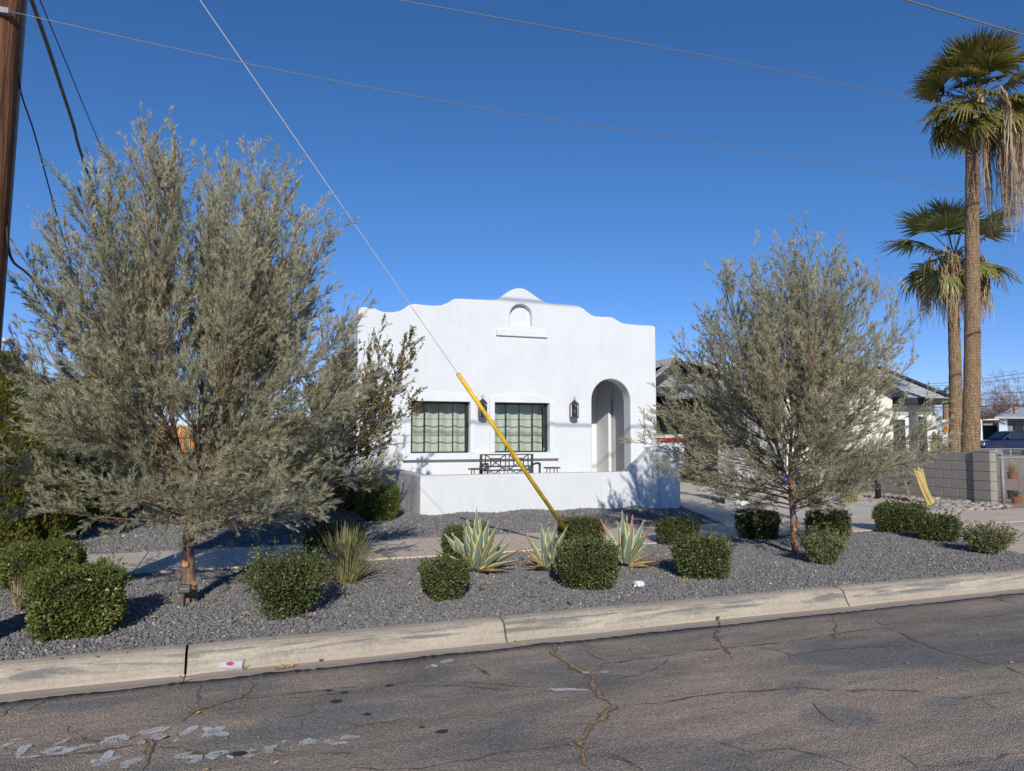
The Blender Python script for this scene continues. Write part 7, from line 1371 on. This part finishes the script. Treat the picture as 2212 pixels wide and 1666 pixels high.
def litter(pts, mat, name, label, cat, sz=(.02, .05), n=6, seed=0, z=0.0, flat=True):
    r_ = random.Random(seed); mb = MB(); c = Vector((0, 0, 0))
    P = [GZ(a_, b_, z) for a_, b_ in pts]; 
    for p in P:
        for k in range(n):
            a_ = r_.uniform(0, 6.28); L = r_.uniform(*sz); d_ = Vector((math.cos(a_), math.sin(a_), r_.uniform(0, .25))); s = Vector((-d_.y, d_.x, 0)) * L * .22; o_ = p + Vector((r_.gauss(0, .02), r_.gauss(0, .014), .006)); mb.add([o_, o_ + d_ * L * .5 + s + Vector((0, 0, .008)), o_ + d_ * L, o_ + d_ * L * .5 - s], [(0, 1, 2, 3)])
    o = mb.out(name, mat, None, origin=P[0], fix=False); tag(o, label, cat, kind='stuff'); return o
litter([(527, 1441), (525, 1444)], M['leaf_litter'], 'dry_leaves', 'dry leaves gathered at the mouth of the plastic cup', 'leaves', n=7, seed=1, z=-.012)
litter([(606, 1444), (614, 1442), (622, 1441)], M['leaf_litter'], 'dry_leaves', 'small heap of dry leaves in the gutter right of the cup', 'leaves', n=8, seed=2, z=-.008)
litter([(398, 1464), (400, 1470), (404, 1450)], M['leaf_litter'], 'dry_leaves', 'dry leaves caught in the leftmost kerb joint', 'leaves', n=5, seed=3, z=-.008, sz=(.01, .03))
litter([(1085, 1358), (1090, 1366), (1098, 1376), (1110, 1386), (1122, 1395)], M['leaf_litter'], 'dry_leaves', 'dry leaves along the crack in the middle gutter joint', 'leaves', n=6, seed=4, z=-.008, sz=(.01, .035))
litter([(1800, 1297), (1812, 1300), (1790, 1296)], M['leaf_litter'], 'dry_leaves', 'dry leaves below the right kerb joint', 'leaves', n=5, seed=5, z=-.008, sz=(.02, .06))
litter([(1885, 1287), (1900, 1288)], M['leaf_litter'], 'dry_leaves', 'few dry leaves in the gutter farther right', 'leaves', n=3, seed=6, z=-.008, sz=(.02, .05))
litter([(120, 1402), (130, 1396), (145, 1400), (235, 1375), (100, 1398)], M['leaf_litter'], 'dry_leaves', 'dry leaves on the gravel under the large square bush', 'leaves', n=4, seed=7, z=.16, sz=(.015, .035))
ll_ = [(300 + 1900 * rnd.random(), 0) for _ in range(60)]; ll_ = [(a_, 1535 + (a_ * -.107) + rnd.uniform(0, 200)) for a_, _ in ll_]
litter(ll_, M['leaf_litter'], 'straw_litter', 'stray straw bits scattered over the road', 'straw', n=1, seed=8, z=.004, sz=(.012, .04))
litter([(1150 + 70 * k + rnd.uniform(-30, 30), 1385 - 6.5 * k + rnd.uniform(-22, -8)) for k in range(16)], M['pebble_dark'], 'grit', 'small dark grit lying along the gutter', 'grit', n=2, seed=9, z=-.015, sz=(.006, .014))
for k, (a_, b_, r__, l) in enumerate([(1315 / 1.0, 1310, .0, ''),]): pass
for px, py, s_, l in ((1140.5, 1366, .026, 'largest dark stone lying in the gutter by the kerb crack'), (1081, 1373, .018, 'small dark stone pair in the gutter left of the kerb crack'), (1228, 1361, .014, 'little dark stone in the gutter right of the kerb crack'), (693, 1426, .014, 'dark stone alone in the gutter left of centre')):
    q = GZ(px, py, -.01); o = bpy.data.objects.new('gutter_stone', rocks[0].copy()); o.data.materials[0] = M['pebble_dark']; col.objects.link(o); o.location = q; o.scale = (s_, s_ * .8, s_); tag(o, l, 'stone', 'dark stones lying in the gutter')
litter([(330 + 26 * k + rnd.uniform(-20, 20), 1275 + rnd.uniform(-25, 70)) for k in range(14)], M['leaf_litter'], 'dry_leaves', 'brown needle litter on the gravel around the large tree trunk', 'leaves', n=7, seed=11, z=.178, sz=(.012, .04))
litter([(560 + 110 * k + rnd.uniform(-40, 40), 1300 - 6 * k + rnd.uniform(-60, 60)) for k in range(14)], M['leaf_litter'], 'dry_leaves', 'stray dry leaves scattered over the gravel strip', 'leaves', n=2, seed=12, z=.178, sz=(.012, .035))
litter([(1690 + 14 * k, 1205 + rnd.uniform(-14, 24)) for k in range(8)], M['leaf_litter'], 'dry_leaves', 'brown litter around the smaller tree trunk', 'leaves', n=5, seed=13, z=.178, sz=(.012, .04))
# crumpled paper, ribbon, blue tag in the tree
q = gp_(1380, 1270); r_ = random.Random(5); bm = bmesh.new(); bmesh.ops.create_icosphere(bm, subdivisions=2, radius=1)
for v_ in bm.verts: v_.co *= r_.uniform(.6, 1.1); v_.co.x *= .062; v_.co.y *= .045; v_.co.z = v_.co.z * .04 + .035
me = bpy.data.meshes.new('crumpled_paper'); bm.to_mesh(me); bm.free(); me.materials.append(M['paper']); o = link_mesh(me, 'crumpled_paper', None, q); tag(o, 'crumpled white paper cup lying on the gravel below the red tipped agave', 'litter')
V = []; F = []; pr = [(643, 1334), (650, 1340), (658, 1343), (668, 1344), (678, 1345)]
for k, (a_, b_) in enumerate(pr): p = gp_(a_, b_) + Vector((0, 0, .02 + .008 * (k % 2))); V += [tuple(p + Vector((.0, .012, 0))), tuple(p - Vector((0, .014, -.012)))]
F = [(2 * k, 2 * k + 1, 2 * k + 3, 2 * k + 2) for k in range(4)]; o = mk('pink_ribbon', V, F, M['pink'], None, origin=V[0], fix=False); tag(o, 'torn pink ribbon on the gravel in front of the loose bush', 'ribbon')
q = GD(1726, 1036, 9.2); bm = bmesh.new(); bmesh.ops.create_icosphere(bm, subdivisions=1, radius=1)
for v_ in bm.verts: v_.co *= r_.uniform(.5, 1.1); v_.co *= .035
me = bpy.data.meshes.new('blue_tag'); bm.to_mesh(me); bm.free(); me.materials.append(pmat('blue_plastic', (.05, .12, .5))); o = link_mesh(me, 'blue_tag', None, q - Vector((0.2, 0, 0))); tag(o, 'scrap of blue plastic caught in the right tree', 'litter')
